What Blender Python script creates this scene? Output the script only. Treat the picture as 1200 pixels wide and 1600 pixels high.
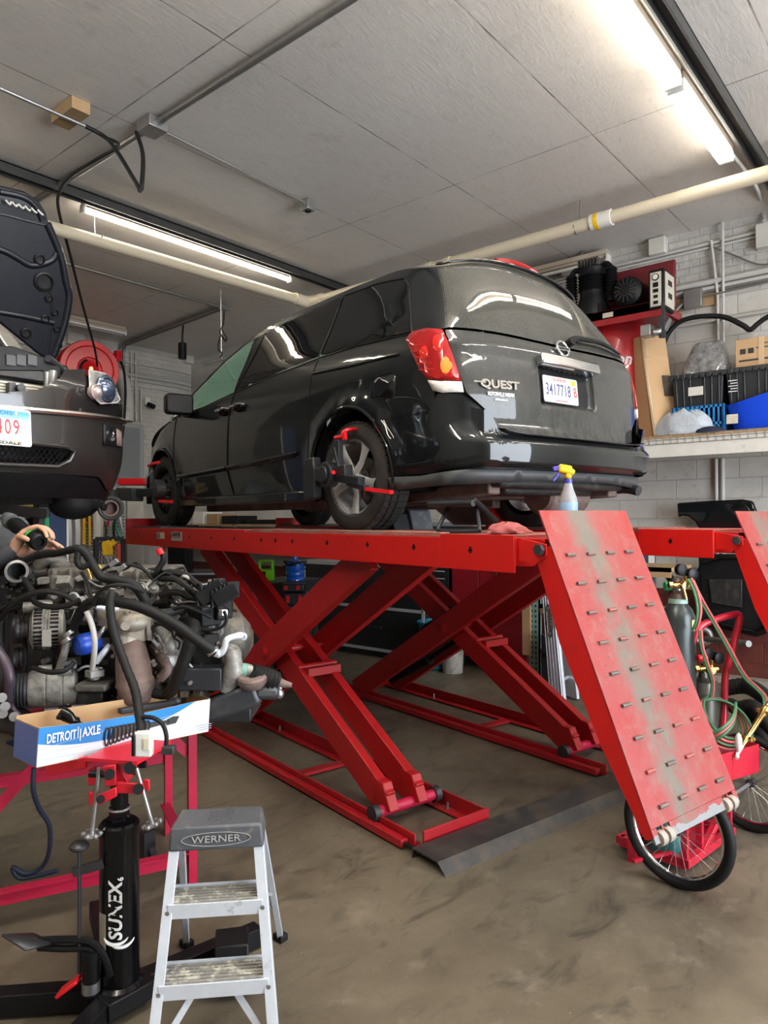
import bpy, bmesh, math, random
from mathutils import Vector, Matrix, Quaternion
from mathutils.geometry import delaunay_2d_cdt
random.seed(7)
for o in list(bpy.data.objects): bpy.data.objects.remove(o)
SC=bpy.context.scene; COL=SC.collection
PI=math.pi
V3=Vector
# ------------------------------------------------------------------ camera, world, lights, exposure
EYE=1.70; FPX=1113.0
HEAD=math.radians(50.1); PITCH=math.radians(.515); ROLL=math.radians(.31)
FW0=V3((math.sin(HEAD),math.cos(HEAD),0)); RT0=V3((math.cos(HEAD),-math.sin(HEAD),0)); UP0=V3((0,0,1))
FW=FW0*math.cos(PITCH)+UP0*math.sin(PITCH); U1=UP0*math.cos(PITCH)-FW0*math.sin(PITCH)
RT=RT0*math.cos(ROLL)-U1*math.sin(ROLL); UPV=U1*math.cos(ROLL)+RT0*math.sin(ROLL)
CAMP=V3((0,0,EYE))
cd=bpy.data.cameras.new('camera'); cam=bpy.data.objects.new('camera',cd); COL.objects.link(cam)
cam.matrix_world=Matrix(((RT.x,UPV.x,-FW.x,0),(RT.y,UPV.y,-FW.y,0),(RT.z,UPV.z,-FW.z,EYE),(0,0,0,1)))
cd.sensor_fit='AUTO'; cd.sensor_width=36; cd.lens=FPX/1600*36; cd.clip_start=.05; cd.clip_end=100
SC.camera=cam
SC.view_settings.view_transform='Standard'; SC.view_settings.look='None'
SC.view_settings.exposure=1.17; SC.view_settings.gamma=1; SC.view_settings.use_curve_mapping=False
SC.cycles.max_bounces=7; SC.cycles.diffuse_bounces=4; SC.cycles.glossy_bounces=4; SC.cycles.transmission_bounces=6
SC.cycles.transparent_max_bounces=8; SC.cycles.caustics_reflective=False; SC.cycles.caustics_refractive=False
SC.cycles.sample_clamp_indirect=6
w=bpy.data.worlds.new('world'); SC.world=w; w.use_nodes=True
wn=w.node_tree; bg=wn.nodes['Background']
sky=wn.nodes.new('ShaderNodeTexSky'); sky.sky_type='HOSEK_WILKIE'; sky.sun_direction=(-.3,-.4,.85); sky.turbidity=4
wn.links.new(sky.outputs[0],bg.inputs[0]); bg.inputs[1].default_value=1.3
def area(name,loc,rot,sx,sy,e,col=(1,1,1)):
    l=bpy.data.lights.new(name,'AREA'); l.shape='RECTANGLE'; l.size=sx; l.size_y=sy; l.energy=e; l.color=col
    o=bpy.data.objects.new(name,l); COL.objects.link(o); o.location=loc; o.rotation_euler=rot; return o
# daylight through the open garage door behind the photographer (door is in the wall at Y=-4)
DOORL=area('daylight_through_garage_door',(3.2,-3.9,1.9),(math.radians(-90),0,math.radians(180)),4.6,3.4,260,(.86,.93,1.0))
# ------------------------------------------------------------------ helpers: positions
# lift frame: b runs across the lift, a runs along it (towards the raised van's nose)
LU=V3((math.sin(HEAD-math.radians(37.85)),math.cos(HEAD-math.radians(37.85)),0))
LV=V3((LU.y,-LU.x,0))
LM=Matrix(((LV.x,LU.x,0,0),(LV.y,LU.y,0,0),(0,0,1,0),(0,0,0,1)))   # (b,a,z) -> world
def Lw(a,b,z): return LM@V3((b,a,z))
def ray(x,y): return FW+RT*((x-600)/FPX)+UPV*((800-y)/FPX)
def pd(x,y,d): return CAMP+ray(x,y)*d                       # point at a distance along the view axis
def pz(x,y,z): r=ray(x,y); return CAMP+r*((z-EYE)/r.z)      # point at a height
def pX(x,y,X): r=ray(x,y); return CAMP+r*(X/r.x)
def pY(x,y,Y): r=ray(x,y); return CAMP+r*(Y/r.y)
# ------------------------------------------------------------------ helpers: geometry
def frame(o,x,y):
    x=V3(x).normalized(); z=x.cross(V3(y)).normalized(); y=z.cross(x)
    return Matrix(((x.x,y.x,z.x,o[0]),(x.y,y.y,z.y,o[1]),(x.z,y.z,z.z,o[2]),(0,0,0,1)))
def perp(d):
    d=d.normalized(); a=V3((0,0,1)) if abs(d.z)<.9 else V3((1,0,0))
    u=d.cross(a).normalized(); return u,d.cross(u).normalized()
def smooth(pts,n=6,closed=False):
    pts=[V3(p) for p in pts]
    if len(pts)<3: return pts
    out=[]; L=len(pts)
    for i in range(L if closed else L-1):
        if closed: p=[pts[(i+k-1)%L] for k in range(4)]
        else: p=[pts[max(0,i-1)],pts[i],pts[i+1],pts[min(L-1,i+2)]]
        for k in range(n):
            t=k/n
            out.append(.5*((2*p[1])+(-p[0]+p[2])*t+(2*p[0]-5*p[1]+4*p[2]-p[3])*t*t+(-p[0]+3*p[1]-3*p[2]+p[3])*t**3))
    if not closed: out.append(pts[-1])
    return out
class G:
    def __init__(s,M=None): s.v=[]; s.f=[]; s.mi=[]; s.M=M or Matrix(); s.m=0
    def add(s,vs,fs):
        n=len(s.v); s.v+=[s.M@V3(v) for v in vs]; s.f+=[[i+n for i in f] for f in fs]; s.mi+=[s.m]*len(fs); return s
    def box(s,x0,x1,y0,y1,z0,z1):
        return s.add([(x0,y0,z0),(x1,y0,z0),(x1,y1,z0),(x0,y1,z0),(x0,y0,z1),(x1,y0,z1),(x1,y1,z1),(x0,y1,z1)],
          [(0,3,2,1),(4,5,6,7),(0,1,5,4),(1,2,6,5),(2,3,7,6),(3,0,4,7)])
    def cbox(s,c,d,F=None):
        F=F or Matrix(); h=[x/2 for x in d]
        vs=[V3(c)+F.to_3x3()@V3((i*h[0],j*h[1],k*h[2])) for k in(-1,1) for j in(-1,1) for i in(-1,1)]
        return s.add(vs,[(0,2,3,1),(4,5,7,6),(0,1,5,4),(1,3,7,5),(3,2,6,7),(2,0,4,6)])
    def bar(s,p,q,w,h,up=(0,0,1)):
        p=V3(p);q=V3(q);d=(q-p).normalized();u=V3(up);x=d.cross(u)
        if x.length<1e-4: x=d.cross(V3((1,0,0)))
        x.normalize();y=x.cross(d)
        vs=[e+x*(i*w/2)+y*(j*h/2) for e in(p,q) for i,j in((-1,-1),(1,-1),(1,1),(-1,1))]
        return s.add(vs,[(0,1,2,3),(7,6,5,4),(0,4,5,1),(1,5,6,2),(2,6,7,3),(3,7,4,0)])
    def tube(s,pts,r,seg=8,n=0,closed=False,cap=True,ribs=None):
        pts=smooth(pts,n,closed) if n else [V3(p) for p in pts]
        L=len(pts); vs=[];fs=[]; u=None
        for i,p in enumerate(pts):
            if closed: d=pts[(i+1)%L]-pts[i-1]
            else: d=pts[min(L-1,i+1)]-pts[max(0,i-1)]
            if d.length<1e-9: d=V3((0,0,1))
            d.normalize()
            if u is None: u=perp(d)[0]
            u=u-d*u.dot(d)
            if u.length<1e-5: u=perp(d)[0]
            u.normalize(); w=d.cross(u)
            rr=r if not isinstance(r,(list,tuple)) else r[min(len(r)-1,int(i*len(r)/L))] if len(r)!=L else r[i]
            if ribs: rr=rr*(1+ribs*(1 if i%2 else -1))
            for k in range(seg):
                t=2*PI*k/seg; vs.append(p+u*(rr*math.cos(t))+w*(rr*math.sin(t)))
        for i in range(L if closed else L-1):
            for k in range(seg):
                a=i*seg+k;b=i*seg+(k+1)%seg;c=((i+1)%L)*seg;fs.append((a,b,c+(k+1)%seg,c+k))
        if cap and not closed: fs.append(tuple(range(seg))[::-1]); fs.append(tuple((L-1)*seg+k for k in range(seg)))
        return s.add(vs,fs)
    def cyl(s,p,q,r,r1=None,seg=20): return s.tube([p,q],[r,r if r1 is None else r1],seg)
    def lathe(s,prof,p,axis=(0,0,1),seg=24,cap=True):   # prof: (radius, height along axis)
        p=V3(p);d=V3(axis).normalized();u,w=perp(d);vs=[];fs=[]
        for r,h in prof:
            for k in range(seg):
                t=2*PI*k/seg; vs.append(p+d*h+u*(r*math.cos(t))+w*(r*math.sin(t)))
        for i in range(len(prof)-1):
            for k in range(seg):
                a=i*seg+k;b=i*seg+(k+1)%seg;fs.append((a,b,b+seg,a+seg))
        if cap:
            if prof[0][0]>1e-4: fs.append(tuple(range(seg))[::-1])
            if prof[-1][0]>1e-4: fs.append(tuple((len(prof)-1)*seg+k for k in range(seg)))
        return s.add(vs,fs)
    def sph(s,c,r,seg=14,F=None):
        if not isinstance(r,(tuple,list)): r=(r,r,r)
        R=(F or Matrix()).to_3x3();c=V3(c);vs=[];fs=[];n=seg//2
        for i in range(n+1):
            th=PI*i/n
            for k in range(seg):
                t=2*PI*k/seg; vs.append(c+R@V3((r[0]*math.sin(th)*math.cos(t),r[1]*math.sin(th)*math.sin(t),r[2]*math.cos(th))))
        for i in range(n):
            for k in range(seg): a=i*seg+k;b=i*seg+(k+1)%seg;fs.append((a,a+seg,b+seg,b))
        return s.add(vs,fs)
    def prism(s,poly,F,d0,d1):      # polygon in F's xy plane, extruded along its z from d0 to d1
        n=len(poly);vs=[F@V3((x,y,d0)) for x,y in poly]+[F@V3((x,y,d1)) for x,y in poly]
        fs=[tuple(range(n))[::-1],tuple(range(n,2*n))]+[(i,(i+1)%n,n+(i+1)%n,n+i) for i in range(n)]
        return s.add(vs,fs)
    def torus(s,c,axis,R,r,seg=40,rs=10,a0=0,a1=2*PI):
        u,w=perp(V3(axis));c=V3(c);cl=abs(a1-a0-2*PI)<1e-6
        pts=[c+u*(R*math.cos(a0+(a1-a0)*k/seg))+w*(R*math.sin(a0+(a1-a0)*k/seg)) for k in range(seg if cl else seg+1)]
        return s.tube(pts,r,rs,closed=cl)
    def quad(s,a,b,c,d): return s.add([a,b,c,d],[(0,1,2,3)])
def rrect(x0,x1,y0,y1,r,n=4):
    out=[]
    for cx,cy,a in((x1-r,y1-r,0),(x0+r,y1-r,90),(x0+r,y0+r,180),(x1-r,y0+r,270)):
        for k in range(n+1):
            t=math.radians(a+90*k/n); out.append((cx+r*math.cos(t),cy+r*math.sin(t)))
    return out
# ------------------------------------------------------------------ helpers: objects
def mesh_obj(name,g,m,ang=38):
    me=bpy.data.meshes.new(name); me.from_pydata([tuple(v) for v in g.v],[],g.f)
    for mm in (m if isinstance(m,(list,tuple)) else [m]): me.materials.append(mm)
    me.polygons.foreach_set('material_index',g.mi)
    bm=bmesh.new(); bm.from_mesh(me); bmesh.ops.recalc_face_normals(bm,faces=bm.faces); bm.to_mesh(me); bm.free()
    me.polygons.foreach_set('use_smooth',[True]*len(me.polygons))
    me.set_sharp_from_angle(angle=math.radians(ang)); me.update()
    o=bpy.data.objects.new(name,me); COL.objects.link(o); return o
def P(name,g,m,parent=None,bev=0,label=None,ang=38,solid=0,kind=None):
    o=mesh_obj(name,g,m,ang)
    if solid:
        q=o.modifiers.new('solid','SOLIDIFY'); q.thickness=solid; q.offset=0
    if bev:
        q=o.modifiers.new('bevel','BEVEL'); q.width=bev; q.segments=2; q.limit_method='ANGLE'; q.angle_limit=math.radians(40); q.harden_normals=False
    if parent: o.parent=parent
    if label: o['label']=label
    if kind: o['kind']=kind
    return o
def tag(o,label,cat,group=None,kind=None):
    o['label']=label; o['category']=cat
    if group: o['group']=group
    if kind: o['kind']=kind
    return o
def T(name,label,cat,group=None):
    o=bpy.data.objects.new(name,None); o.empty_display_size=.1; COL.objects.link(o); return tag(o,label,cat,group)
def S(name,g,m,label,cat,group=None,bev=0,kind=None,ang=38,solid=0):
    return tag(P(name,g,m,bev=bev,ang=ang,solid=solid),label,cat,group,kind)
def ST(name,g,m,bev=0):
    o=P(name,g,m,bev=bev); o['kind']='structure'; return o
def dup(root,M,label=None,group=None):     # copy a thing with its parts and sub-parts, moved by matrix M
    r=root.copy(); COL.objects.link(r); r.matrix_world=M@root.matrix_basis
    if label: r['label']=label
    if group: r['group']=group
    for ch in root.children:
        c=ch.copy(); COL.objects.link(c); c.parent=r
        for gch in ch.children:
            d=gch.copy(); COL.objects.link(d); d.parent=c
    return r
def recentre():      # put every thing's origin at its base
    for o in list(COL.objects):
        if o.parent or o.type not in('EMPTY','MESH') or o.get('kind')=='structure': continue
        kids=list(o.children)
        allm=[o]+kids+[g for k in kids for g in k.children]
        pts=[v.co for m in allm if m.type=='MESH' for v in m.data.vertices]
        if not pts: continue
        c=V3(((min(p.x for p in pts)+max(p.x for p in pts))/2,(min(p.y for p in pts)+max(p.y for p in pts))/2,min(p.z for p in pts)))
        if o.type=='MESH':
            if o.data.users>1 or kids: continue
            o.data.transform(Matrix.Translation(-c))
        else:
            for k in kids: k.location=k.location-c
        o.matrix_basis=o.matrix_basis@Matrix.Translation(c)
def text(name,s,F,size,m,parent=None,depth=.0015,align='CENTER',sx=1,bold=0,label=None,shear=0,sp=1,fit=0):
    cu=bpy.data.curves.new('t','FONT'); cu.body=s; cu.size=size; cu.align_x=align; cu.align_y='CENTER'; cu.extrude=depth; cu.offset=bold; cu.shear=shear; cu.space_character=sp
    cu.resolution_u=3
    ob=bpy.data.objects.new('t',cu); COL.objects.link(ob)
    dg=bpy.context.evaluated_depsgraph_get(); dg.update()
    me=bpy.data.meshes.new_from_object(ob.evaluated_get(dg)); bpy.data.objects.remove(ob)
    if fit:
        xs=[v.co.x for v in me.vertices]; sx=fit/(max(xs)-min(xs))
    me.transform(F@Matrix.Diagonal((sx,1,1,1))); me.materials.clear(); me.materials.append(m)
    o=bpy.data.objects.new(name,me); COL.objects.link(o)
    if parent: o.parent=parent
    if label: o['label']=label
    return o
# ------------------------------------------------------------------ materials
def nodes(name):
    m=bpy.data.materials.new(name); m.use_nodes=True; nt=m.node_tree; return m,nt,nt.nodes['Principled BSDF']
class NT:
    def __init__(s,nt): s.nt=nt
    def n(s,t,**k):
        x=s.nt.nodes.new('ShaderNode'+t)
        for a,b in k.items():
            if a[0]=='i' and a[1:].isdigit(): 
                if isinstance(b,bpy.types.NodeSocket): s.nt.links.new(b,x.inputs[int(a[1:])])
                else: x.inputs[int(a[1:])].default_value=b
            else: setattr(x,a,b)
        return x
    def pos(s): return s.n('NewGeometry').outputs['Position']
    def noise(s,v,sc,det=4,rough=.6,dist=0):
        x=s.n('TexNoise'); s.nt.links.new(v,x.inputs['Vector']); x.inputs['Scale'].default_value=sc; x.inputs['Detail'].default_value=det; x.inputs['Roughness'].default_value=rough; x.inputs['Distortion'].default_value=dist
        return x.outputs['Fac']
    def ramp(s,f,stops):
        x=s.n('ValToRGB'); s.nt.links.new(f,x.inputs[0]); e=x.color_ramp.elements
        while len(e)<len(stops): e.new(.5)
        for q,(p,c) in zip(e,stops): q.position=p; q.color=(c,c,c,1) if not isinstance(c,(tuple,list)) else (*c[:3],1)
        return x.outputs[0]
    def mix(s,f,a,b,bt='MIX'):
        x=s.n('Mix',data_type='RGBA',blend_type=bt)
        for i,v in ((0,f),(6,a),(7,b)):
            if isinstance(v,bpy.types.NodeSocket): s.nt.links.new(v,x.inputs[i])
            else: x.inputs[i].default_value=v if i==0 else (*v[:3],1)
        return x.outputs[2]
    def math(s,op,a,b=0,c=0,clamp=False):
        x=s.n('Math',operation=op,use_clamp=clamp)
        for i,v in enumerate((a,b,c)):
            if isinstance(v,bpy.types.NodeSocket): s.nt.links.new(v,x.inputs[i])
            else: x.inputs[i].default_value=v
        return x.outputs[0]
    def scalev(s,v,sc): 
        x=s.n('Mapping'); s.nt.links.new(v,x.inputs[0]); x.inputs['Scale'].default_value=sc; return x.outputs[0]
    def sep(s,v): x=s.n('SeparateXYZ'); s.nt.links.new(v,x.inputs[0]); return x.outputs
    def link(s,a,b): s.nt.links.new(a,b)
    def bump(s,h,st,dist,bs):
        x=s.n('Bump'); s.nt.links.new(h,x.inputs['Height']); x.inputs['Strength'].default_value=st; x.inputs['Distance'].default_value=dist; s.nt.links.new(x.outputs[0],bs.inputs['Normal'])
def mat(name,col,rough=.5,metal=0,var=.0,vs=6,bump=0,bs=60,coat=0,dirt=None,dcut=(.5,.7),ds=5,rv=0,alpha=1,trans=0,ior=1.5,emit=None,es=0,coord='o',spec=.5):
    m,nt,b=nodes(name); t=NT(nt)
    b.inputs['Specular IOR Level'].default_value=spec; b.inputs['Roughness'].default_value=rough; b.inputs['Metallic'].default_value=metal; b.inputs['Coat Weight'].default_value=coat; b.inputs['Coat Roughness'].default_value=.06
    b.inputs['Base Color'].default_value=(*col,1); b.inputs['Alpha'].default_value=alpha; b.inputs['Transmission Weight'].default_value=trans; b.inputs['IOR'].default_value=ior
    if emit: b.inputs['Emission Color'].default_value=(*emit,1); b.inputs['Emission Strength'].default_value=es
    v=t.pos() if coord=='w' else t.n('TexCoord').outputs['Object']
    c=None
    if var:
        f=t.noise(v,vs,5,.65); c=t.mix(f,[x*(1-var) for x in col],[min(1,x*(1+var)) for x in col])
    if dirt:
        f=t.ramp(t.noise(v,ds,6,.7),[(dcut[0],0),(dcut[1],1)]); c=t.mix(f,c if c is not None else col,dirt)
        r=t.ramp(f,[(0,rough),(1,min(1,rough+.3))]); t.link(r,b.inputs['Roughness'])
    elif rv:
        r=t.ramp(t.noise(v,vs*1.7,5),[(.3,max(0,rough-rv)),(.7,min(1,rough+rv))]); t.link(r,b.inputs['Roughness'])
    if c is not None: t.link(c,b.inputs['Base Color'])
    if bump: t.bump(t.noise(v,bs,4,.7),.5,bump,b)
    return m
def emis(name,col,st):
    m,nt,b=nodes(name); b.inputs['Base Color'].default_value=(*col,1); b.inputs['Emission Color'].default_value=(*col,1); b.inputs['Emission Strength'].default_value=st; return m
K={}
K['white_paint']=mat('white_paint',(.62,.60,.55),.5,var=.12,dirt=(.3,.27,.22),dcut=(.6,.8))
K['galv']=mat('galvanised_steel',(.42,.42,.42),.38,.85,var=.2,vs=12)
K['galv_dark']=mat('dull_conduit',(.26,.26,.25),.45,.7,var=.25,vs=10)
K['conduit_white']=mat('painted_conduit',(.55,.54,.51),.5,var=.12)
K['pvc']=mat('pvc_cream',(.66,.58,.44),.4,var=.08,vs=3)
K['black']=mat('black_plastic',(.006,.006,.007),.45,rv=.1,spec=.25)
K['black_gloss']=mat('black_gloss',(.004,.004,.005),.15,spec=.35)
K['rubber']=mat('black_rubber',(.010,.010,.010),.6,bump=.001,var=.2,spec=.25)
K['dark_steel']=mat('dark_steel',(.06,.06,.065),.5,.6,var=.3,vs=14,dirt=(.10,.07,.05),dcut=(.6,.8))
K['steel']=mat('steel',(.45,.45,.46),.35,.9,var=.2,vs=14)
K['chrome']=mat('chrome',(.8,.8,.82),.08,1)
K['alu']=mat('aluminium',(.74,.79,.87),.40,.45,var=.12,vs=25,dirt=(.30,.29,.27),dcut=(.62,.75),ds=12)
K['alucast']=mat('cast_aluminium',(.38,.37,.345),.5,.6,var=.3,vs=15,dirt=(.07,.06,.05),dcut=(.45,.7),ds=9,bump=.001,bs=90)
K['iron']=mat('dirty_cast_iron',(.095,.09,.082),.55,.5,var=.4,vs=16,dirt=(.26,.23,.19),dcut=(.48,.7),ds=14,bump=.003,bs=60)
K['grime']=mat('oily_black_metal',(.03,.03,.03),.4,.4,var=.4,vs=16,dirt=(.10,.09,.075),dcut=(.5,.8),ds=18,bump=.0015)
K['rust']=mat('rusted_steel',(.17,.115,.10),.65,.4,var=.3,vs=12,dirt=(.32,.24,.21),dcut=(.45,.75),ds=8)
K['red']=mat('red_paint',(.46,.008,.010),.38,var=.12,vs=4,dirt=(.20,.035,.02),dcut=(.62,.85),ds=5,coord='w')
K['red_dark']=mat('dark_red_paint',(.30,.008,.018),.42,var=.15,vs=4,dirt=(.10,.03,.03),dcut=(.6,.85),coord='w')
K['red_pink']=mat('red_frame_paint',(.50,.012,.055),.4,var=.15,vs=5,dirt=(.25,.05,.06),dcut=(.6,.8),coord='w')
K['red_trim']=mat('red_plastic',(.75,.012,.02),.3)
K['yellow']=mat('yellow_plastic',(.85,.50,.01),.35)
K['blue']=mat('blue_plastic',(.012,.07,.50),.32)
K['teal_paint']=mat('pale_teal_rack_paint',(.27,.47,.42),.45,var=.1)
K['card']=mat('cardboard',(.50,.32,.165),.75,var=.1,vs=5,bump=.0005)
K['tape']=mat('clear_packing_tape',(.58,.42,.25),.12)
K['wood']=mat('wood_block',(.38,.25,.13),.65,var=.25,vs=9)
K['brass']=mat('brass',(.70,.48,.16),.25,1)
K['hose_green']=mat('green_hose',(.05,.20,.09),.45)
K['hose_red']=mat('red_hose',(.55,.13,.13),.45)
K['skin']=mat('skin',(.56,.30,.20),.5,var=.12,vs=20)
K['sleeve']=mat('dark_work_shirt',(.035,.037,.042),.85,var=.2,bump=.001)
K['white']=mat('white_plastic',(.75,.74,.70),.4,var=.05)
K['print_white']=mat('white_print',(.85,.85,.85),.4)
K['print_black']=mat('black_print',(.02,.02,.02),.5)
K['print_red']=mat('red_print',(.55,.03,.05),.5)
K['print_blue']=mat('blue_print',(.02,.06,.35),.5)
K['lamp_glass']=mat('clear_lens',(.9,.92,.95),.04,trans=.9,ior=1.3)
# ------------------------------------------------------------------ the room
XR,YB,XL,YF,ZC=7.94,11.35,-5.0,-4.0,4.75
def wall_mat(name,hax,rough_from,maroon_to):
    m,nt,b=nodes(name); t=NT(nt); p=t.pos(); s=t.sep(p)
    cv=t.n('CombineXYZ',i0=s[hax],i1=s[2]).outputs[0]
    def brick(w,h,mo):
        x=t.n('TexBrick'); t.link(cv,x.inputs['Vector']); x.inputs['Scale'].default_value=1; x.inputs['Brick Width'].default_value=w; x.inputs['Row Height'].default_value=h; x.inputs['Mortar Size'].default_value=mo; x.inputs['Mortar Smooth'].default_value=.6
        return x.outputs['Fac']
    cmu=brick(.42,.21,.006); br=brick(.215,.078,.008)
    n1=t.noise(p,1.3,5,.7); n2=t.noise(p,9,6,.7); n3=t.noise(p,45,3,.6)
    up=t.math('GREATER_THAN',t.math('ADD',s[2],t.math('MULTIPLY',n2,.12)),rough_from) 
    low=t.math('LESS_THAN',s[2],maroon_to)
    c=t.mix(t.ramp(n1,[(.35,0),(.7,1)]),(.60,.585,.55),(.47,.45,.42))
    c=t.mix(t.math('MULTIPLY',t.ramp(n2,[(.58,0),(.72,1)]),.6),c,(.30,.27,.235))
    c=t.mix(t.math('MULTIPLY',cmu,.15),c,(.36,.34,.31))
    c=t.mix(low,c,t.mix(t.ramp(n2,[(.4,0),(.7,1)]),(.095,.018,.014),(.14,.03,.02)))
    t.link(c,b.inputs['Base Color']); b.inputs['Roughness'].default_value=.55
    hb=t.math('ADD',t.math('MULTIPLY',br,-.5),t.math('MULTIPLY',n2,1.5)); hc=t.math('ADD',t.math('MULTIPLY',cmu,-.5),t.math('MULTIPLY',n3,.15))
    h=t.math('ADD',t.math('MULTIPLY',up,hb),t.math('MULTIPLY',t.math('SUBTRACT',1,up),hc))
    t.bump(h,.8,.02,b); return m
def slab(name,x0,x1,y0,y1,z0,z1,m):
    g=G(); g.box(x0,x1,y0,y1,z0,z1); return ST(name,g,m)
mA=wall_mat('painted_block_wall',1,4.12,.92); mB=wall_mat('painted_brick_wall',0,-.5,-1)
mP=mat('plain_wall_paint',(.52,.50,.46),.6,var=.1,coord='w')
slab('wall_right',XR,XR+.2,YF-.2,YB+.2,0,ZC,mA); slab('wall_back',XL,XR,YB,YB+.2,0,ZC,mB); slab('wall_left',XL-.2,XL,YF-.2,YB+.2,0,ZC,mP)
g=G(); g.box(XL,.9,YF-.2,YF,0,ZC); g.box(5.5,XR,YF-.2,YF,0,ZC); g.box(.9,5.5,YF-.2,YF,3.6,ZC); ST('wall_front',g,mP)
# ceiling: painted plywood sheets with seams
m,nt,b=nodes('painted_plywood_ceiling'); t=NT(nt); p=t.pos(); s=t.sep(p)
cv=t.n('CombineXYZ',i0=t.math('ADD',s[0],-2.81+26),i1=t.math('ADD',s[1],-2.34+13.2)).outputs[0]
x=t.n('TexBrick',offset=0.0); t.link(cv,x.inputs['Vector']); x.inputs['Scale'].default_value=1; x.inputs['Brick Width'].default_value=2.6; x.inputs['Row Height'].default_value=1.32; x.inputs['Mortar Size'].default_value=.006; x.inputs['Mortar Smooth'].default_value=.1
sm=x.outputs['Fac']; nb=t.noise(p,.8,4,.6); gr=t.noise(t.scalev(p,(2.5,11,1)),2.2,5,.62,1.4); nm=t.noise(p,3,4)
smk=t.math('MULTIPLY',sm,t.ramp(nm,[(.35,.15),(.6,1)]))
c=t.mix(nb,(.62,.58,.54),(.76,.72,.68)); c=t.mix(t.math('MULTIPLY',t.ramp(t.noise(p,2.1,6,.7),[(.6,0),(.8,1)]),.5),c,(.33,.31,.29)); c=t.mix(t.math('MULTIPLY',t.ramp(t.noise(t.scalev(p,(1,3,1)),6,6,.75,1),[(.5,0),(.75,1)]),.35),c,(.40,.37,.34)); c=t.mix(t.math('MULTIPLY',smk,.8),c,(.10,.09,.08))
t.link(c,b.inputs['Base Color']); b.inputs['Roughness'].default_value=.55
t.bump(t.math('ADD',t.math('MULTIPLY',sm,-.6),t.math('MULTIPLY',t.ramp(gr,[(.46,0),(.58,1)]),.10)),.35,.02,b)
slab('ceiling',XL-.2,XR+.2,YF-.2,YB+.2,ZC,ZC+.15,m)
# floor: worn brown-grey concrete
m,nt,b=nodes('worn_concrete_floor'); t=NT(nt); p=t.pos()
n1=t.noise(p,.75,6,.65,.6); n2=t.noise(p,5,7,.72); n3=t.noise(p,60,3,.7); n4=t.noise(t.scalev(p,(1,2.2,1)),2.4,6,.7,1.0)
c=t.mix(t.ramp(n1,[(.3,0),(.7,1)]),(.088,.070,.047),(.20,.17,.12)); c=t.mix(t.math('MULTIPLY',t.ramp(n4,[(.52,0),(.68,1)]),.75),c,(.05,.041,.032))
c=t.mix(t.math('MULTIPLY',t.ramp(n2,[(.55,0),(.75,1)]),.5),c,(.30,.255,.19)); c=t.mix(t.ramp(n3,[(.69,0),(.74,1)]),c,(.42,.39,.33))
t.link(c,b.inputs['Base Color']); t.link(t.ramp(n2,[(.35,.38),(.7,.65)]),b.inputs['Roughness']); t.bump(t.math('ADD',n2,t.math('MULTIPLY',n3,.3)),.25,.006,b)
slab('floor',XL-.2,XR+.2,YF-.2,YB+.2,-.15,0,m)
slab('ground',-12,16,-22,YF-.2,-.2,-.05,mat('pale_driveway',(.42,.42,.40),.8,var=.1,coord='w'))
# ------------------------------------------------------------------ ceiling fixtures
tube_on=emis('lit_tube',(1.0,.93,.80),17); tube_hot=emis('lit_tube_bright',(1.0,.95,.85),10); tube_fill=emis('unseen_fill_tube',(1.0,.95,.86),50); tube_off=mat('unlit_tube',(.72,.72,.70),.25)
K['fix']=mat('fixture_enamel',(.50,.42,.33),.35,var=.06,dirt=(.35,.25,.16),dcut=(.66,.8)); K['rail']=mat('strut_channel',(.10,.10,.10),.4,.7,var=.3)
def fixture(label,x0,x1,y,z,tubes,m,lit=True,axis=0,group=None,w=.11,energy=0):
    t=T('fluorescent_light',label,'ceiling light',group)
    def bx(g,a0,a1,c0,c1,z0,z1): 
        g.box(a0,a1,y+c0,y+c1,z0,z1) if axis==0 else g.box(y+c0,y+c1,a0,a1,z0,z1)
    g=G(); bx(g,x0,x1,-w/2,w/2,z+.035,z+.085); bx(g,x0,x1,-w*.3,w*.3,z+.005,z+.035); P('housing',g,K['fix'],t,bev=.004)
    for e in (x0,x1): g=G(); bx(g,e-.012,e+.012,-w/2,w/2,z-.05,z+.03); P('end_socket',g,K['white'],t,bev=.003)
    for e in (x0+.3,x1-.3): g=G(); bx(g,e-.015,e+.015,-.015,.015,z+.08,ZC-.002); P('hanger',g,K['galv_dark'],t)
    for c in tubes:
        g=G(); a=(x0+.015,y+c,z-.022); bq=(x1-.015,y+c,z-.022)
        if axis: a=(y+c,x0+.015,z-.022); bq=(y+c,x1-.015,z-.022)
        g.cyl(a,bq,.019,seg=14); P('tube',g,m,t)
    if energy:
        l=area('tube_light_'+name_safe(label),((x0+x1)/2,y,z-.06) if axis==0 else (y,(x0+x1)/2,z-.06),(0,0,0 if axis==0 else PI/2),x1-x0,.10,energy,(1,.93,.82)); l.visible_glossy=True if False else l.visible_glossy
    return t
def name_safe(s): return '_'.join(s.split()[:3])
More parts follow.
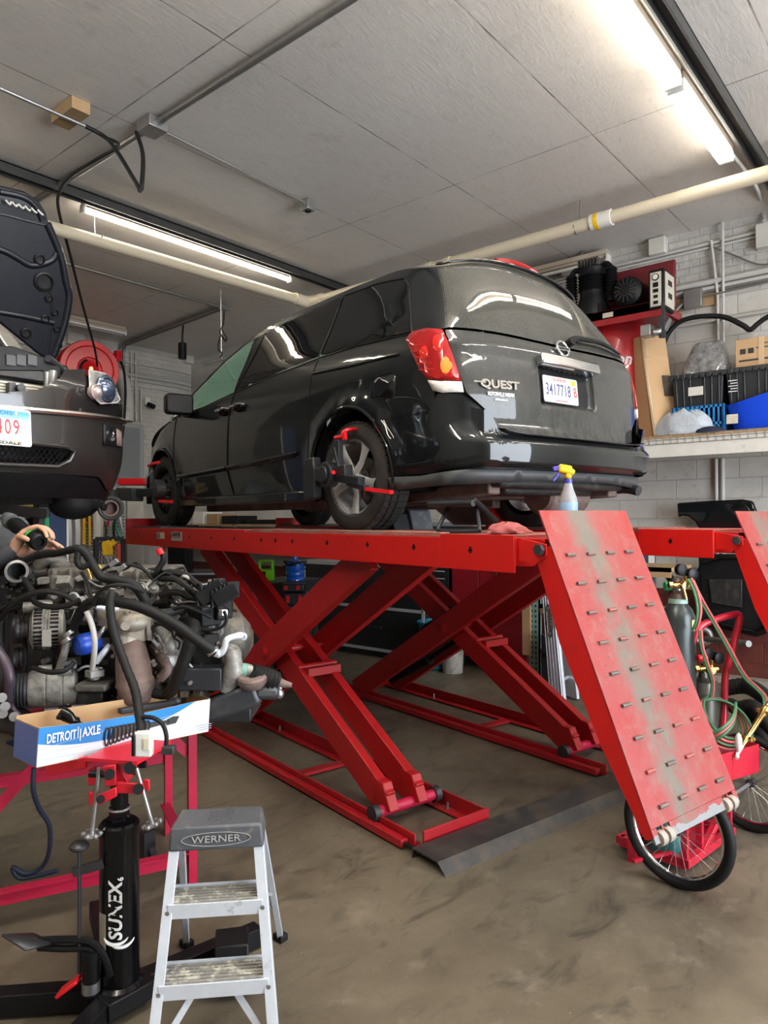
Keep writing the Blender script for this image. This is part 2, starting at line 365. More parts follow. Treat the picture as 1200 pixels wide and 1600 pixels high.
# strut channels carrying the two rows of lights
for yy,x0,lab in ((6.36,-4.9,'dark strut channel above the single tube light, far row'),(1.40,-4.9,'dark strut channel beside the bright twin tube lights')):
    g=G(); g.box(x0,7.9,yy-.05,yy-.035,4.66,4.745); g.box(x0,7.9,yy+.035,yy+.05,4.66,4.745); g.box(x0,7.9,yy-.05,yy+.05,4.735,4.748)
    S('strut_channel',g,K['rail'],lab,'rail')
fixture('twin tube fluorescent light, the nearer of the two bright ones at top right',3.62,4.93,1.56,4.64,(-.045,.045),tube_hot)
fixture('twin tube fluorescent light with both tubes lit, ending near the right wall',4.99,6.25,1.56,4.64,(-.045,.045),tube_hot)
fixture('long single tube fluorescent light, lit, above the open bonnet',3.34,5.98,6.50,4.665,(0.0,),tube_on,w=.07)
fixture('switched off fluorescent light high at the right wall behind the van',3.15,5.6,7.70,4.60,(.0,),tube_off,axis=1)
fixture('unlit fluorescent light on the ceiling near the back wall, behind the bonnet',4.2,6.0,10.35,4.66,(-.05,.05),tube_off)
for i,(xa,ya) in enumerate(((.6,1.56),(-2.2,1.56),(-.2,6.56),(-3.4,6.56),(1.0,-1.9),(4.2,-1.9))):  # out-of-view tube lights added as fill, the nearer rows much brighter
    fixture(['unseen tube light added for fill over the camera','unseen tube light added for fill at the left of the near row','unseen tube light added for fill over the left car','unseen tube light added for fill far to the left','unseen tube light added for fill near the garage door on the left','unseen tube light added for fill near the garage door on the right'][i],xa,xa+2.5,ya,4.62,(-.045,.045),tube_fill if ya<2 else tube_on)
# pipes and conduits
def run(name,pts,r,m,label,cat='conduit',seg=10,n=0,group=None,closed=False):
    g=G(); g.tube(pts,r,seg,n=n); return S(name,g,m,label,cat,group)
zc=4.70
a=pz(1200,275,4.45); bq=pz(700,408,4.45)
Xp=(a.x+bq.x)/2; Yp=pz(400,447,4.45).y
pl_=pY(147,375,Yp)
t=T('drain_pipe','cream plastic drain pipe hung under the ceiling, turning a corner above the van','pipe')
g=G(); g.tube([(Xp,-3.9,4.45),(Xp,Yp-.15,4.45)],.06,16); P('straight_pipe',g,K['pvc'],t)
g=G(); g.tube([(Xp-.15,Yp,4.45),(pl_.x,Yp,pl_.z),(pl_.x-4,Yp,pl_.z-.1)],.06,16); P('straight_pipe',g,K['pvc'],t)
g=G(); g.tube([(Xp,Yp-.25,4.45),(Xp,Yp-.12,4.45),(Xp-.03,Yp-.03,4.45),(Xp-.12,Yp,4.45),(Xp-.25,Yp,4.45)],.074,16,n=4); P('elbow',g,K['pvc'],t)
yy=pX(940,333,Xp).y
g=G(); g.cyl((Xp,yy-.10,4.45),(Xp,yy+.10,4.45),.074,seg=20); P('coupling',g,K['white'],t)
g=G(); g.cyl((Xp,yy+.02,4.45),(Xp,yy+.06,4.45),.0765,seg=20); P('coupling_band',g,K['yellow'],t)
for q in (pX(672,402,Xp).y,pX(700,395,Xp).y): 
    g=G(); g.cyl((Xp,q-.04,4.45),(Xp,q+.04,4.45),.07,seg=18); P('coupling',g,K['pvc'],t)
for k,(xx,yv) in enumerate(((Xp,yy+.25),(Xp,yy+2.6),(Xp,yy-1.4))):
    g=G(); g.tube([(xx+.09,yv,4.74),(xx+.075,yv,4.60),(xx+.068,yv,4.45),(xx,yv,4.382),(xx-.068,yv,4.45)],.006,6,n=4); P('pipe_hanger',g,K['galv_dark'],t)
for xx in (pl_.x+.05,):
    g=G(); g.tube([(xx,Yp+.09,4.74),(xx,Yp+.07,4.45),(xx,Yp,4.382),(xx,Yp-.07,4.45)],.006,6,n=4); P('pipe_hanger',g,K['galv_dark'],t)
run('conduit',[(3.03,-3.9,4.71),(3.03,11.2,4.71)],.028,K['galv_dark'],'thick grey conduit crossing the ceiling above the open bonnet')
jb=pz(228,192,4.71)
g=G(); g.box(2.95,3.11,jb.y-.09,jb.y+.09,4.66,4.745); S('junction_box',g,K['galv'],'grey metal junction box on the ceiling where conduits meet','electrical box',bev=.004)
run('conduit',[(3.1,jb.y,4.71),(4.72,4.9,4.71)],.013,K['galv'],'thin conduit from the ceiling junction box to the socket box')
g=G(); g.box(4.70,4.80,4.85,4.95,4.645,4.745); g2=G(); g2.cyl((4.75,4.9,4.646),(4.75,4.9,4.638),.03,seg=14); t=T('ceiling_socket','small square ceiling socket box above the van','electrical box'); P('box',g,K['galv'],t,bev=.004); P('socket_face',g2,K['black'],t)
q=pz(110,178,4.70)
g=G(); g.box(q.x-.07,q.x+.07,q.y-.16,q.y+.16,4.66,4.748); S('wood_block',g,K['wood'],'short wood block screwed to the ceiling at upper left','block',bev=.003)
e0=pz(0,138,4.64); e1=pz(135,198,4.64)
run('conduit',[e0+(e0-e1)*1.5,e1],.014,K['galv'],'thin conduit running under the wood block on the ceiling')
g=G(); g.tube([pz(133,197,4.64),pz(165,215,4.60),pd(185,240,5.2),pd(215,290,5.0),pd(219,297,5.0),pd(222,285,5.0),pd(223,240,5.2),pz(213,207,4.66)],.016,8,n=6)
S('power_cable',g,K['rubber'],'black cable looping down from the ceiling conduit','cable')
g=G(); g.tube([pz(165,215,4.61),pz(185,228,4.66),pz(150,250,4.66),pd(110,275,5.9),pd(93,300,6.2),pd(92,330,6.5),pd(110,400,7.2),pd(130,480,8.2),pd(148,545,9.3),pd(152,572,10.0)],.014,8,n=6)
S('air_hose',g,K['rubber'],'long black hose dropping from the ceiling to the red hose reel','hose')
a=pz(105,412,4.70); bq=pz(347,480,4.70)
run('conduit',[a+(a-bq)*.8,bq],.02,K['galv_dark'],'grey conduit on the ceiling leading to the hook chain')
c1=pz(340,482,4.70); c2=pY(190,522,11.25); 
for dx in (0,.06): run('conduit',[(c1.x+dx,c1.y,4.70),(c2.x+dx,11.22,4.70),(c2.x+dx,11.29,4.6),(c2.x+dx,11.30,2.3)],.022,K['galv_dark'],'grey conduit from the hook chain to the back wall and down, '+('left' if dx==0 else 'right')+' of the pair',n=0,group='paired conduits down the back wall')
g=G(); g.cbox(pz(350,481,4.69),(.16,.08,.05)); S('junction_box',g,K['galv'],'small junction box on the ceiling above the dangling hooks','electrical box')
t=T('hanging_hook','thin chain with black cord and open hooks hanging from the ceiling near the mirror','hook')
h=pz(345,455,4.74)
D=(h-CAMP).dot(FW)
g=G(); g.tube([pd(345,452,D),pd(345,478,D),pd(346,560,D)],.008,6); P('chain',g,K['galv'],t)
g=G(); g.tube([pd(350,486,D),pd(349,505,D),pd(344,520,D),pd(352,533,D),pd(345,525,D),pd(341,545,D),pd(347,552,D),pd(344,560,D)],.012,6,n=5); P('cord',g,K['rubber'],t)
g=G(); g.tube([pd(350,505,D),pd(347,515,D),pd(354,528,D),pd(352,534,D)],.010,6,n=4); P('hook',g,K['rubber'],t)
hk=pz(290,538,4.4) if False else pd(285,548,11.2)
g=G(); g.cyl(hk+V3((0,0,-.13)),hk+V3((0,0,.12)),.065,seg=16); g2=G(); g2.tube([hk+V3((0,0,.1)),hk+V3((0,0,.22)),hk+V3((.0,-.02,ZC-hk.z))],.016,6)
t=T('hanging_speaker','small black cylinder hanging from the ceiling before the back corner','speaker'); P('body',g,K['black'],t,bev=.008); P('bracket',g2,K['black'],t)
# conduits on the right wall
def onA(x,y,off=.03): return pX(x,y,XR-off)
def onB(x,y,off=.03): return pY(x,y,YB-off)
def hrun(ya,yb,zz,r,lab,m='conduit_white',x=None):
    X=XR-r-.01 if x is None else x
    run('conduit',[(X,ya,zz),(X,yb,zz)],r,K[m],lab,group='long conduits along the right wall')
z1=onA(1100,457).z
for zz,r,l in ((onA(1100,443).z,.03,'topmost of the thick painted pipes along the right wall'),(onA(1100,452).z,.022,'second painted pipe down along the right wall above the shelf'),(onA(1100,457).z,.02,'third grey pipe down along the right wall above the shelf'),(onA(1100,503).z,.016,'thin pipe on the right wall just over the wrapped parcel'),(onA(1060,392).z,.018,'highest pipe on the right wall under the ceiling edge'),(onA(1060,398).z,.014,'pipe just under the highest one on the right wall')):
    hrun(-3.8,10.9,zz,r,l,'conduit_white' if r!=.02 else 'galv_dark')
v1=onA(1130,336); run('conduit',[(XR-.06,v1.y,4.74),(XR-.06,v1.y,2.6)],.015,K['conduit_white'],'white vertical conduit on the right wall above the parcel',group='vertical conduits on the right wall')
v2=onA(1112,377); v3=onA(1122,462); run('conduit',[(XR-.05,v2.y,v2.z),(XR-.05,v3.y,v3.z),(XR-.05,v3.y-.01,2.6)],.015,K['conduit_white'],'white conduit on the right wall that slants before running down',group='vertical conduits on the right wall')
cx=onA(1195,370)
g=G(); g.box(XR-.10,XR-.005,cx.y-.07,cx.y+.07,cx.z-.12,cx.z+.12); S('junction_box',g,K['white_paint'],'white box on the right wall at the ceiling, far right edge','electrical box',bev=.006)
run('conduit',[pz(1133,228,4.68),pz(1180,290,4.66),onA(1190,322,.06),onA(1194,345,.06)],.018,K['conduit_white'],'painted conduit bending from the ceiling into the white box',n=4)
g=G(); b0=onA(1058,478); b1=onA(1119,460); g.box(XR-.035,XR-.002,b1.y,b0.y,b0.z-.06,b0.z+.07); S('mounting_board',g,K['wood'],'bare wood board on the right wall behind a grey box','board')
q=onA(1085,469); g=G(); g.box(XR-.10,XR-.036,q.y-.09,q.y+.09,q.z-.09,q.z+.1); S('junction_box',g,K['galv'],'grey metal box mounted on the bare wood board','electrical box',bev=.005)
run('cable',[onA(1070,472,.06),onA(1052,490,.08),onA(1042,515,.1),onA(1035,540,.12)],.022,K['galv_dark'],'grey flexible cable from the wall box down to the compressor','cable',n=5)
run('conduit',[onA(1088,466,.07),onA(1200,441,.07)],.009,K['galv_dark'],'thin dark rod leaving the wall box to the right')
run('hose',[onA(1036,540,.25),onA(1045,520,.25),onA(1062,503,.25),(onA(1090,495,.25)),onA(1130,495,.25),onA(1160,508,.25),onA(1172,515,.25),onA(1185,505,.25),onA(1200,495,.25),onA(1250,470,.25)],.026,K['rubber'],'thick black hose sagging along the right wall above the boxes','hose',n=6)
run('cable',[onA(1112,385,.05),onA(1150,400,.05),onA(1185,413,.05),onA(1215,410,.05)],.008,K['galv_dark'],'thin dark cable sagging across the brick above the conduits','cable',n=5)
for px in (1030,940,925,893):
    q=onA(px,385 if px>1000 else 408); g=G(); g.box(XR-.12,XR-.002,q.y-.09,q.y+.09,4.56,4.74); S('beam_end',g,K['white_paint'],'white painted joist end on the right wall, '+{1030:'nearest',940:'second',925:'third',893:'farthest'}[px]+' of four','beam end',group='joist ends along the right wall',bev=.01)
q=onA(1130,780); run('conduit',[(XR-.04,q.y,2.3),(XR-.04,q.y,1.3)],.022,K['conduit_white'],'grey vertical pipe below the shelf on the right wall')
q=onA(1120,780); run('conduit',[(XR-.04,q.y,2.3),(XR-.04,q.y,1.3)],.018,K['conduit_white'],'slimmer grey pipe beside the vertical pipe under the shelf')
# back wall: pipes, panel, duct
for i,(px,py,r) in enumerate(((230,571,.02),(230,590,.026),(230,597,.02),(230,606,.016))):
    z0=onB(px,py).z; run('conduit',[(0,YB-.04,z0),(onB(300,py).x-.3,YB-.04,z0),(XR-.05,YB-.05,z0-.02)],r,K['conduit_white'],['thin upper','thick middle','second middle','lowest'][i]+' conduit along the back wall behind the van mirror',group='conduits along the back wall')
for px in (186,204,211,219): 
    q=onB(px,560); run('conduit',[(q.x,YB-.05,4.62 if px!=219 else 4.0),(q.x,YB-.05,onB(px,658).z)],.016 if px!=186 else .02,K['conduit_white'],'vertical conduit on the back wall, '+{186:'leftmost, beside the duct',204:'second from the duct',211:'third from the duct',219:'rightmost, short one'}[px],group='vertical conduits on the back wall')
du=[onB(160,578,.25),onB(180,582,.25),onB(193,596,.2),onB(199,625,.15),onB(199,658,.15)]
t=T('vent_duct','fat grey pipe curving behind the hose reel down to the grey cabinet','pipe'); g=G(); g.tube([du[0]+V3((-.8,0,.1))]+du,.105,18,n=6); P('pipe',g,K['conduit_white'],t)
for py in (636,641): 
    q=onB(199,py,.15); g=G(); g.cyl(q-V3((0,0,.02)),q+V3((0,0,.02)),.12,seg=20); P('clamp_ring',g,K['conduit_white'],t)
p0=onB(190,660,.3); p1=onB(225,748,.3)
t=T('electrical_cabinet','grey electrical cabinet on the back wall between the two vehicles','cabinet')
xa=onB(170,660,.3).x
g=G(); g.box(xa,p1.x,YB-.30,YB-.002,p1.z-.15,p0.z); P('body',g,mat('cabinet_grey',(.33,.34,.35),.45,var=.06),t,bev=.008)
g=G(); g.box(xa+.03,p1.x-.09,YB-.318,YB-.301,p1.z-.1,p0.z-.07); P('door',g,mat('cabinet_door_grey',(.20,.22,.24),.45),t,bev=.004)
q=onB(232,632,.1); t=T('security_camera','small black camera on the back wall left of the van mirror','camera'); g=G(); g.cyl(q,q+V3((.03,-.12,-.05)),.045,seg=14); P('body',g,K['black'],t); g=G(); g.box(q.x-.05,q.x+.05,YB-.09,YB-.003,q.z-.01,q.z+.12); P('mount',g,K['white'],t,bev=.005)
q=onB(297,558,.06); g=G(); g.box(q.x-.1,q.x+.1,YB-.09,YB-.003,q.z-.12,q.z+.12); S('junction_box',g,K['white_paint'],'white box high in the back corner beside the hanging speaker','electrical box',bev=.006)
q=onB(118,527,.06); g=G(); g.box(q.x-.14,q.x+.14,YB-.1,YB-.003,q.z-.13,q.z+.13); S('junction_box',g,K['white_paint'],'white box on the back wall above the hose reel','electrical box',bev=.006)
# hose reel
R0=onB(140,577,.82); 
t=T('hose_reel','red hose reel on the back wall behind the open bonnet','hose reel')
ax=V3((-.25,-1,-.05)).normalized()
for k,off in ((0,.0),(1,.30)):
    c=R0-ax*(off); g=G(); g.lathe([(.0,.0),(.17,.0),(.19,.02),(.34,.02),(.36,.04),(.43,.04),(.44,.02),(.43,-.0),(.36,-.0)],c,ax,36,cap=False); P('flange',g,K['red_trim'],t,solid=.006)
g=G(); g.cyl(R0-ax*.28,R0-ax*.01,.26,seg=30); P('drum',g,K['red'],t)
g=G()
for k in range(9): g.torus(R0-ax*(.03+.03*k),ax,.28,.018,28,6)
P('wound_hose',g,K['rubber'],t,kind='stuff')
g=G(); g.torus(R0+ax*.06+V3((0,0,.0)),ax,.14,.018,20,8,a0=-1.2,a1=2.6); P('swivel_hose',g,K['rubber'],t)
g=G(); g.cyl(R0,R0+ax*.10,.03,seg=12); g.cyl(R0+V3((-.05,0,-.12)),R0+ax*.08+V3((-.05,0,-.2)),.02,seg=8); P('swivel_joint',g,K['brass'],t)
g=G(); g.box(R0.x-.22,R0.x-.12,R0.y-.065,R0.y-.055,R0.z-.22,R0.z-.12); P('paper_label',g,K['white'],t)
g=G(); g.bar(R0+V3((.42,.0,.26)),R0+V3((.42,.55,.26)),.05,.12); g.cbox(R0+V3((.46,-.02,.28)),(.1,.08,.16)); P('hose_guide',g,K['red_trim'],t,bev=.004)
g=G(); g.bar(R0+V3((0,.5,-.3)),R0+V3((0,.5,.3)),.1,.3); g.bar(R0+V3((0,.32,0)),R0+V3((0,.76,0)),.12,.12); P('bracket',g,K['red'],t)
run('air_hose',[R0+V3((.5,0,.22)),R0+V3((.60,.05,.1)),R0+V3((.66,.1,-.25)),R0+V3((.66,.15,-.75)),R0+V3((.60,.1,-1.0))],.02,K['rubber'],'black hose hanging down beside the hose reel','hose',n=6)
# ------------------------------------------------------------------ the red scissor lift
def pb(x,y,b): r=ray(x,y); q=r.dot(LV); return CAMP+r*(b/q)          # point on the lift plane b=const
def toL(P): return V3((P.dot(LV),P.dot(LU),P.z))
def red_wear(name,base,pink,bare,bpos,zlow):
    m,nt,b=nodes(name); t=NT(nt); p=t.pos(); x=t.n('VectorMath',operation='DOT_PRODUCT'); t.link(p,x.inputs[0]); x.inputs[1].default_value=tuple(LV); bb=x.outputs['Value']
    s=t.sep(p); n1=t.noise(p,7,6,.7); n2=t.noise(p,40,4,.7); n3=t.noise(t.scalev(p,(1,1,.6)),9,6,.75)
    c=t.mix(t.ramp(n1,[(.35,0),(.7,1)]),base,pink)
    for b0 in bpos:
        d=t.math('ABSOLUTE',t.math('SUBTRACT',t.math('ADD',bb,t.math('MULTIPLY',n1,.16)),b0+.08))
        k=t.math('MULTIPLY',t.ramp(d,[(.035,1),(.11,0)]),t.ramp(n3,[(.36,0),(.52,.9)]))
        d2=t.ramp(t.math('ABSOLUTE',t.math('SUBTRACT',bb,b0+.04)),[(.10,.8),(.24,0)]); c=t.mix(t.math('MULTIPLY',d2,t.ramp(n2,[(.2,.2),(.7,.6)])),c,(.20,.075,.065)); c=t.mix(k,c,bare)
    lo=t.math('LESS_THAN',t.math('ADD',s[2],t.math('MULTIPLY',n1,.09)),zlow); c=t.mix(lo,c,(.20,.21,.22))
    c=t.mix(t.math('MULTIPLY',t.ramp(t.noise(p,16,6,.75),[(.5,0),(.7,1)]),.5),c,(.22,.13,.10)); c=t.mix(t.ramp(n2,[(.66,0),(.72,1)]),c,(.07,.04,.04))
    t.link(c,b.inputs['Base Color']); b.inputs['Roughness'].default_value=.5; t.bump(n2,.2,.002,b); return m
K['ramp']=red_wear('worn_ramp_paint',(.27,.010,.010),(.25,.05,.048),(.115,.115,.09),(2.52,4.16),.625)
K['lift_red']=mat('lift_red_paint',(.58,.006,.004),.42,var=.08,vs=3,dirt=(.22,.035,.012),dcut=(.66,.86),ds=6,coord='w')
K['arm_red']=mat('scissor_arm_paint',(.40,.008,.010),.45,var=.14,vs=5,dirt=(.16,.05,.03),dcut=(.62,.85),ds=4,coord='w')
K['deck']=mat('dirty_deck',(.30,.16,.13),.7,var=.25,vs=9,dirt=(.36,.05,.04),dcut=(.45,.7),coord='w')
K['plate']=mat('nameplate',(.55,.53,.50),.4,.3)
RT_TOP=1.627
def build_lift():
    t=T('scissor_lift','red scissor lift unit nearest the camera, with its worn red ramp hanging down','vehicle lift','red scissor lift units')
    B0,B1,A0,A1=2.25,2.86,2.014,6.967
    # runway: side plates, deck, cross members
    g=G(LM)
    g.box(B0,B0+.012,A0,2.47,1.468,RT_TOP); g.box(B0,B0+.012,2.47,4.46,1.468,RT_TOP-.016); g.box(B0,B0+.012,4.46,A1,1.468,RT_TOP)
    g.box(B1-.012,B1,A0,A1,1.468,RT_TOP); g.box(B0+.012,B1-.012,A1-.012,A1,1.468,RT_TOP)
    g.box(B0+.012,B1-.012,A0,A0+.012,1.50,RT_TOP-.012)
    for a in (2.9,3.8,4.7,5.6): g.box(B0+.012,B1-.012,a,a+.06,1.50,1.60)
    rw=P('runway',g,K['lift_red'],t,bev=.002)
    g=G(LM); g.box(B0+.012,B1-.012,A0+.012,A1-.012,RT_TOP-.014,RT_TOP-.002); P('deck_plate',g,K['deck'],t)
    g=G(LM); g.box(B0+.03,B1-.03,2.5,4.43,RT_TOP-.002,RT_TOP+.006); P('slip_plate',g,K['deck'],t,bev=.002)
    g=G(LM); g.box(B0+.02,B1-.02,6.10,6.86,RT_TOP-.002,RT_TOP+.010); g.lathe([(.0,.018),(.2,.018),(.21,.006)],(B0+.32,6.48,RT_TOP),(0,0,1),30); P('turntable',g,K['dark_steel'],t)
    g=G(LM); g.box(B0,B1-.1,6.93,6.965,RT_TOP,RT_TOP+.085); P('wheel_stop',g,K['lift_red'],t,bev=.003)
    # holes in the outer side plate
    for a,z,h in [(2.27,1.558,.03),(2.66,1.56,.03),(3.04,1.562,.028),(3.43,1.562,.028),(3.82,1.562,.026),(4.22,1.562,.024),(4.62,1.563,.022),(5.00,1.563,.02),(5.42,1.563,.02),(6.2,1.563,.018),(6.6,1.56,.018)]:
        g=G(LM); g.box(B0-.0015,B0,a-.006,a+.006,z-h/2,z+h/2); g.box(B0-.0016,B0,a-.013,a+.013,z-.006,z+.004); P('peg_hole',g,K['black'],rw)
    for a in (4.03,5.80): g=G(LM); g.lathe([(.0,.0),(.013,0),(.013,.0015),(0,.0015)],(B0,a,1.562),(-1,0,0),12); P('round_hole',g,K['black'],rw)
    # hinge bracket
    g=G(LM)
    F=Matrix(((0,0,1,0),(1,0,0,0),(0,1,0,0),(0,0,0,1)))     # polygon (a,z) extruded along b
    for b in (B0+.02,B1-.032): g.prism([(2.012,1.497),(2.012,1.617),(1.86,1.592),(1.86,1.545),(1.93,1.50)],F,b,b+.012)
    g.box(B0+.02,B1-.02,1.95,2.01,1.50,1.52); g.box(B0+.06,B1-.06,1.90,2.012,1.595,1.612)
    P('hinge_bracket',g,K['lift_red'],t,bev=.002)
    g=G(LM); g.cyl((B0-.005,1.885,1.57),(B1+.005,1.885,1.57),.014,seg=14); g.cyl((B0-.006,1.885,1.57),(B0+.012,1.885,1.57),.024,seg=6); P('hinge_pin',g,K['dark_steel'],t)
    # ramp
    R0=V3((0,1.90,1.73)); R1=V3((0,1.39,.555)); d=(R1-R0); Ln=d.length; d.normalize(); nrm=V3((0,-d.z,d.y)); nrm=nrm if nrm.y<0 else -nrm
    rb0,rb1=B0+.025,B1+.02
    g=G(LM)
    def rp(b,l,o=0): return V3((b,0,0))+R0+d*l+nrm*o
    def rbox(b0,b1,l0,l1,o0,o1):
        vs=[rp(b,l,o) for o in(o0,o1) for l in(l0,l1) for b in(b0,b1)]
        g.add(vs,[(0,1,3,2),(4,6,7,5),(0,4,5,1),(1,5,7,3),(3,7,6,2),(2,6,4,0)])
    rbox(rb0,rb1,0,Ln-.05,-.008,0); rbox(rb0+.115,rb1-.115,Ln-.05,Ln,-.008,0); rbox(rb0,rb0+.03,Ln-.05,Ln,-.008,0); rbox(rb1-.03,rb1,Ln-.05,Ln,-.008,0); rbox(rb0+.065,rb0+.075,Ln-.05,Ln,-.008,0); rbox(rb1-.075,rb1-.065,Ln-.05,Ln,-.008,0)
    rbox(rb0+.115,rb1-.115,Ln-.012,Ln,-.04,-.008)
    rampo=P('ramp',g,K['ramp'],t,bev=.0015)
    # side skirts, deepest in the middle
    sk=[(0.16,0),(Ln-.02,0),(Ln-.02,-.035),(Ln-.35,-.085),(.52,-.115),(.34,-.10),(.12,-.085)]
    for bb in (rb0,rb1-.008):
        g=G(LM); n=len(sk); vs=[rp(bb,l,o-.004) for l,o in sk]+[rp(bb+.008,l,o-.004) for l,o in sk]
        g.add(vs,[tuple(range(n)),tuple(range(n,2*n))[::-1]]+[(i,(i+1)%n,n+(i+1)%n,n+i) for i in range(n)]); P('side_skirt',g,K['lift_red'],t)
    K['bar']=mat('worn_traction_bar',(.15,.14,.12),.45,.5,var=.3,vs=30,dirt=(.42,.10,.09),dcut=(.5,.65),ds=12)
    for i in range(9):
        l=.20+i*(Ln-.20-.105)/8
        for j in range(4):
            b=rb0+.095+j*.135+ (0.002*i)
            g=G(LM); g.cyl(rp(b-.027,l,.004),rp(b+.027,l,.004),.0075,seg=8); P('traction_bar',g,K['bar'],rampo)
    for b in (rb0+.048,rb0+.095,rb1-.048,rb1-.095):
        g=G(LM); c=rp(b,Ln-.012,-.012); g.lathe([(.010,-.015),(.027,-.015),(.027,.015),(.010,.015)],c,(1,0,0),18); P('ramp_roller',g,mat('roller',(.33,.28,.24),.6) if 'roller' not in K else K['roller'],t)
    # scissor arms: outer pair runs up towards the camera, inner pair up towards the far end
    def arm(b0,b1,p,q,w,gus):
        g=G(LM); p=V3((0,*p));q=V3((0,*q));dd=(q-p).normalized();nn=V3((0,-dd.z,dd.y))
        vs=[V3((b,0,0))+e+nn*o for b in(b0,b1) for e,o in((p,-w/2),(q,-w/2),(q,w/2),(p,w/2))]
        g.add(vs,[(0,1,2,3),(7,6,5,4),(0,4,5,1),(1,5,6,2),(2,6,7,3),(3,7,4,0)])
        if gus:
            g.prism([(p.y+.10,p.z+.13),(p.y-.0,p.z+.12),(p.y-.07,p.z-.02),(p.y+.09,p.z-.045)],F,b0-.004,b1+.004)
        return P('scissor_arm',g,K['arm_red'],t,bev=.006)
    for b0,b1 in ((2.325,2.385),(2.785,2.845)): arm(b0,b1,(5.58,.06),(3.16,1.50),.185,False)
    for b0,b1 in ((2.415,2.475),(2.625,2.685)): arm(b0,b1,(3.13,.115),(5.56,1.50),.165,True)
    g=G(LM); g.cyl((2.31,4.32,.80),(2.85,4.32,.80),.025,seg=14)
    for b in (2.316,2.40): g.cyl((b,4.32,.80),(b+.012,4.32,.80),.04,seg=16)
    g.cyl((2.42,4.05,.72),(2.72,4.05,.72),.022,seg=10); g.bar((2.45,3.98,.70),(2.70,3.98,.70),.05,.05); P('pivot_pin',g,K['dark_red_pin'] if 'dark_red_pin' in K else K['arm_red'],t)
    g=G(LM); g.cyl((2.37,3.13,.085),(2.78,3.13,.085),.032,seg=18); P('slide_rod',g,K['red_pink'],t)
    for b in (2.80,2.355): g=G(LM); g.lathe([(.0,-.02),(.045,-.02),(.045,.02),(.0,.02)],(b,3.13,.085),(1,0,0),16); P('slide_roller',g,K['dark_steel'],t)
    # base frame on the floor
    g=G(LM)
    g.box(2.305,2.352,2.84,5.75,.012,.052)                                     # outer tube rail
    g.box(2.362,2.372,2.80,5.75,.012,.082); g.box(2.362,2.42,2.80,5.75,.006,.016)
    g.box(2.862,2.872,2.78,5.75,.006,.090); g.box(2.79,2.862,2.78,5.75,.006,.016)
    g.box(2.40,2.872,2.768,2.780,.010,.098)
    g.box(2.305,2.872,5.70,5.76,.006,.06)
    g.box(2.42,2.79,4.02,4.10,.01,.03)
    P('base_frame',g,K['red_base'],t,bev=.002)
    g=G(LM)
    for b,a in ((2.825,5.0),(2.825,3.05),(2.825,3.2),(2.39,4.6)): g.cyl((b,a,.016),(b,a,.055),.007,seg=8); g.cyl((b,a,.016),(b,a,.026),.013,seg=6)
    P('anchor_bolts',g,K['steel'],t)
    g=G(LM); g.cyl((2.56,5.3,.18),(2.56,4.75,.45),.045,seg=16); g.cyl((2.56,4.8,.43),(2.56,4.35,.70),.028,seg=14); P('hydraulic_ram',g,K['black'],t)
    g=G(LM); g.tube([(2.58,4.5,.95),(2.62,4.6,.85),(2.60,4.9,.7),(2.66,5.2,.35)],.014,8,n=5); P('hydraulic_hose',g,K['rubber'],t)
    return t
K['red_base']=mat('base_red_paint',(.42,.012,.018),.42,var=.12,vs=4,dirt=(.18,.07,.05),dcut=(.56,.8),ds=6,coord='w'); K['roller']=mat('roller',(.33,.28,.24),.6)
near=build_lift()
far=dup(near,Matrix.Translation(LV*1.64),'second red scissor lift unit, behind the first, its ramp cut off by the right edge')
# nameplates on the near runway
g=G(LM); g.box(2.244,2.2475,5.56,5.78,1.525,1.598); npl=P('nameplate',g,K['plate'],near,bev=.001,label='silver nameplate on the red side plate')
def Fl(b,a,z,flip=1): return frame(Lw(a,b,z),-LU*flip,(0,0,1))    # text frame on the near-left face of the lift
text('nameplate_lettering','HUNTER',Fl(2.2435,5.67,1.575),.045,K['print_black'],npl,bold=.001)
g=G(LM); g.box(2.2436,2.244,5.58,5.76,1.548,1.553); P('nameplate_stripe',g,K['print_red'],npl)
g=G(LM); g.box(2.244,2.2475,5.95,6.12,1.535,1.59); P('warning_label',g,mat('aged_label',(.62,.58,.42),.5,var=.2,vs=30),near)
g=G(LM); g.box(2.2436,2.244,6.05,6.08,1.54,1.585); g.box(2.2436,2.244,6.10,6.118,1.537,1.588); P('warning_label_print',g,K['print_black'],near)
